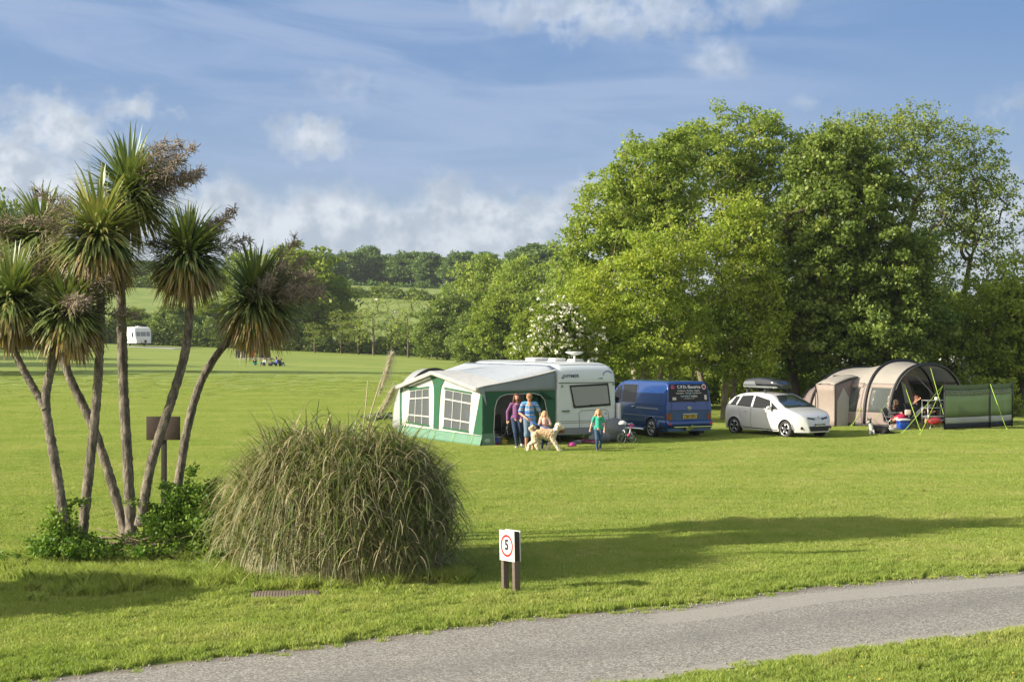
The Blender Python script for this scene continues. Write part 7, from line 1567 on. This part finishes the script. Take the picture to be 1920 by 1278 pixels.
simple_caravan('touring_caravan', 1950, 74, radians(185), 'white caravan cut by the right picture edge beyond the windbreak', mtl=dull)
simple_caravan('touring_caravan', 1300, 92, radians(12), 'white caravan glimpsed through the maples behind the blue van', mtl=dull)
# pale ridge of a small tent behind the windbreak
q = Vector(((1872 - 960) * 66 / FPX, 66, 0)); e = empty('small_tent', q, .2, 'pale ridge tent top showing just above the windbreak', 'tent'); m_ = MB(); m_.prism([(-1.5, 0, 0), (1.5, 0, 0), (0, 0, 1.72)], (0, 2.4, 0)); m_.build('canopy', fabric('small_tent_grey', (.45, .46, .42), .3), e); m_ = MB(); m_.tube([(0, -.03, 0), (0, -.03, 1.80)], .02, 6); m_.build('pole', M_BLACK, e)
q = Vector(((1512 - 960) * 80 / FPX, 80, 0)); e = empty('blue_tent', q, .5, 'bright blue tent glimpsed between the trunks behind the roof box', 'tent'); m_ = MB(); m_.grid(lambda u, v: (1.5 * cos(pi * v), 3.2 * u, 1.9 * sin(pi * v) ** .8), 4, 16); m_.build('canopy', fabric('tent_blue', (.05, .16, .42), .3), e, mods=[('solid', .02)]); m_ = MB(); m_.tube([(1.5 * cos(pi * v), 0, 1.92 * sin(pi * v) ** .8) for v in np.linspace(0, 1, 20)], .03, 6); m_.build('hoop', M_WPLAST, e)
# fenced pen with a red panel behind the sitting group
D = 158; p_ = P(474, 0, D); zb = ztf(p_.x, D); e = empty('fenced_enclosure', (p_.x, D, zb), 0, 'low black fenced enclosure on a pale slab beyond the sitting group', 'fence'); m_ = MB(); m_.box((0, .8, .06), (3.9, 2.2, .12)); m_.build('slab', mat('slab_pale', (.45, .44, .42), .8), e)
for x in (-1.8, -.9, 0, .9, 1.8): m_ = MB(); m_.box((x, -.2, .65), (.12, .12, 1.1)); m_.build('post', M_BLACK, e)
m_ = MB()
for k in range(26): m_.box((-1.75 + .14 * k, -.2, .55), (.05, .03, .75))
for z in (.3, .85): m_.box((0, -.2, z), (3.7, .05, .07))
m_.build('railing', M_BLACK, e)
m_ = MB(); m_.bbox((-.05, -.33, .72), (.62, .12, .92), .03); rp = m_.build('red_panel', mat('panel_red', (.50, .015, .03), .4), e)
for z in (.95, .52): m_ = MB(); m_.disc((-.05, -.40, z), .11, 'y', 16, .02); m_.build('dark_disc', M_BLACK, rp)
for k, x in enumerate((-1.5, .95, 1.55)): m_ = MB(); m_.bbox((x, .5, .62), (.5, .5, 1.0), .05); m_.build('bin', mat('bin_dark', (.03, .035, .05), .5), e)
# dark blue tent at the left edge
D = 165; p_ = P(48, 0, D); zb = ztf(p_.x, D); e = empty('blue_tent', (p_.x, D, zb), .3, 'large dusky blue tent behind the left cordyline trunks', 'tent')
m_ = MB(); m_.grid(lambda u, v: (-3.2 + 6.4 * u, 2.0 * cos(pi * v), (2.6 - .5 * abs(2 * u - 1) ** 3) * sin(pi * v) ** .7), 16, 14); m_.build('canopy', fabric('tent_dusky_blue', (.07, .09, .16), .2), e, mods=[('solid', .02)])
m_ = MB(); m_.grid(lambda u, v: (2.2 + 2.6 * u, 1.6 * cos(pi * v), (2.4 - 1.0 * u) * sin(pi * v) ** .7), 8, 14); m_.build('green_porch', fabric('tent_green_far', (.03, .16, .11), .2), e, mods=[('solid', .02)])
m_ = MB(); m_.tube([(4.0, -1.5, 1.9), (5.4, -2.4, 0)], .05, 5); m_.build('guy_line', mat('line_green', (.1, .5, .2), .6), e)
# grazing sheep on the hill field
M_WOOL = mat('wool', (.62, .58, .50), .95, bump=.8, bscale=30)
def sheep(x, y, D, rz, label):
    X = (x - 960) * D / FPX; e = empty('sheep', (X, D, ztf(X, D)), rz, label, 'sheep', 'sheep on the hillside field'); m_ = MB()
    m_.cap((-.35, 0, .62), (.30, 0, .62), .27, .25, 12); m_.cap((.42, 0, .66), (.62, 0, .42), .13, .09); m_.ball((.70, 0, .32), (.13, .08, .09), 10, 8)
    for a_, b_ in ((-.36, -.13), (-.36, .13), (.30, -.13), (.30, .13)): m_.cap((a_, b_, .45), (a_ + .02, b_, .24), .06, .04); m_.cap((a_ + .02, b_, .24), (a_, b_, .04), .04, .035)
    m_.build('body', M_WOOL, e, mods=[('remesh', .04, 2)])
for k, (x, y, D, lb) in enumerate(((636, 580, 292, 'white sheep grazing highest on the left of the hillside'), (672, 586, 286, 'white sheep grazing between the two thin young trees'), (707, 583, 289, 'white sheep grazing just left of the right thin tree'), (742, 600, 270, 'white sheep grazing right of the thin tree, lowest on the hillside'))):
    sheep(x, y, D, k * 1.3, lb)
# ---- the air over the valley
mh = bpy.data.materials.new('haze'); mh.use_nodes = True; t = NT(mh.node_tree); t.n.clear(); pvn = t.add('ShaderNodeVolumePrincipled'); pvn.inputs['Color'].default_value = (.86, .90, .95, 1); pvn.inputs['Density'].default_value = .00022; pvn.inputs['Anisotropy'].default_value = .35
o_ = t.add('ShaderNodeOutputMaterial'); t.l.new(pvn.outputs[0], o_.inputs['Volume'])
USE_HAZE = True
if USE_HAZE:
    m_ = MB(); m_.box((0, 400, 30), (7000, 8000, 64)); tag(m_.build('haze', mh), kind='stuff')
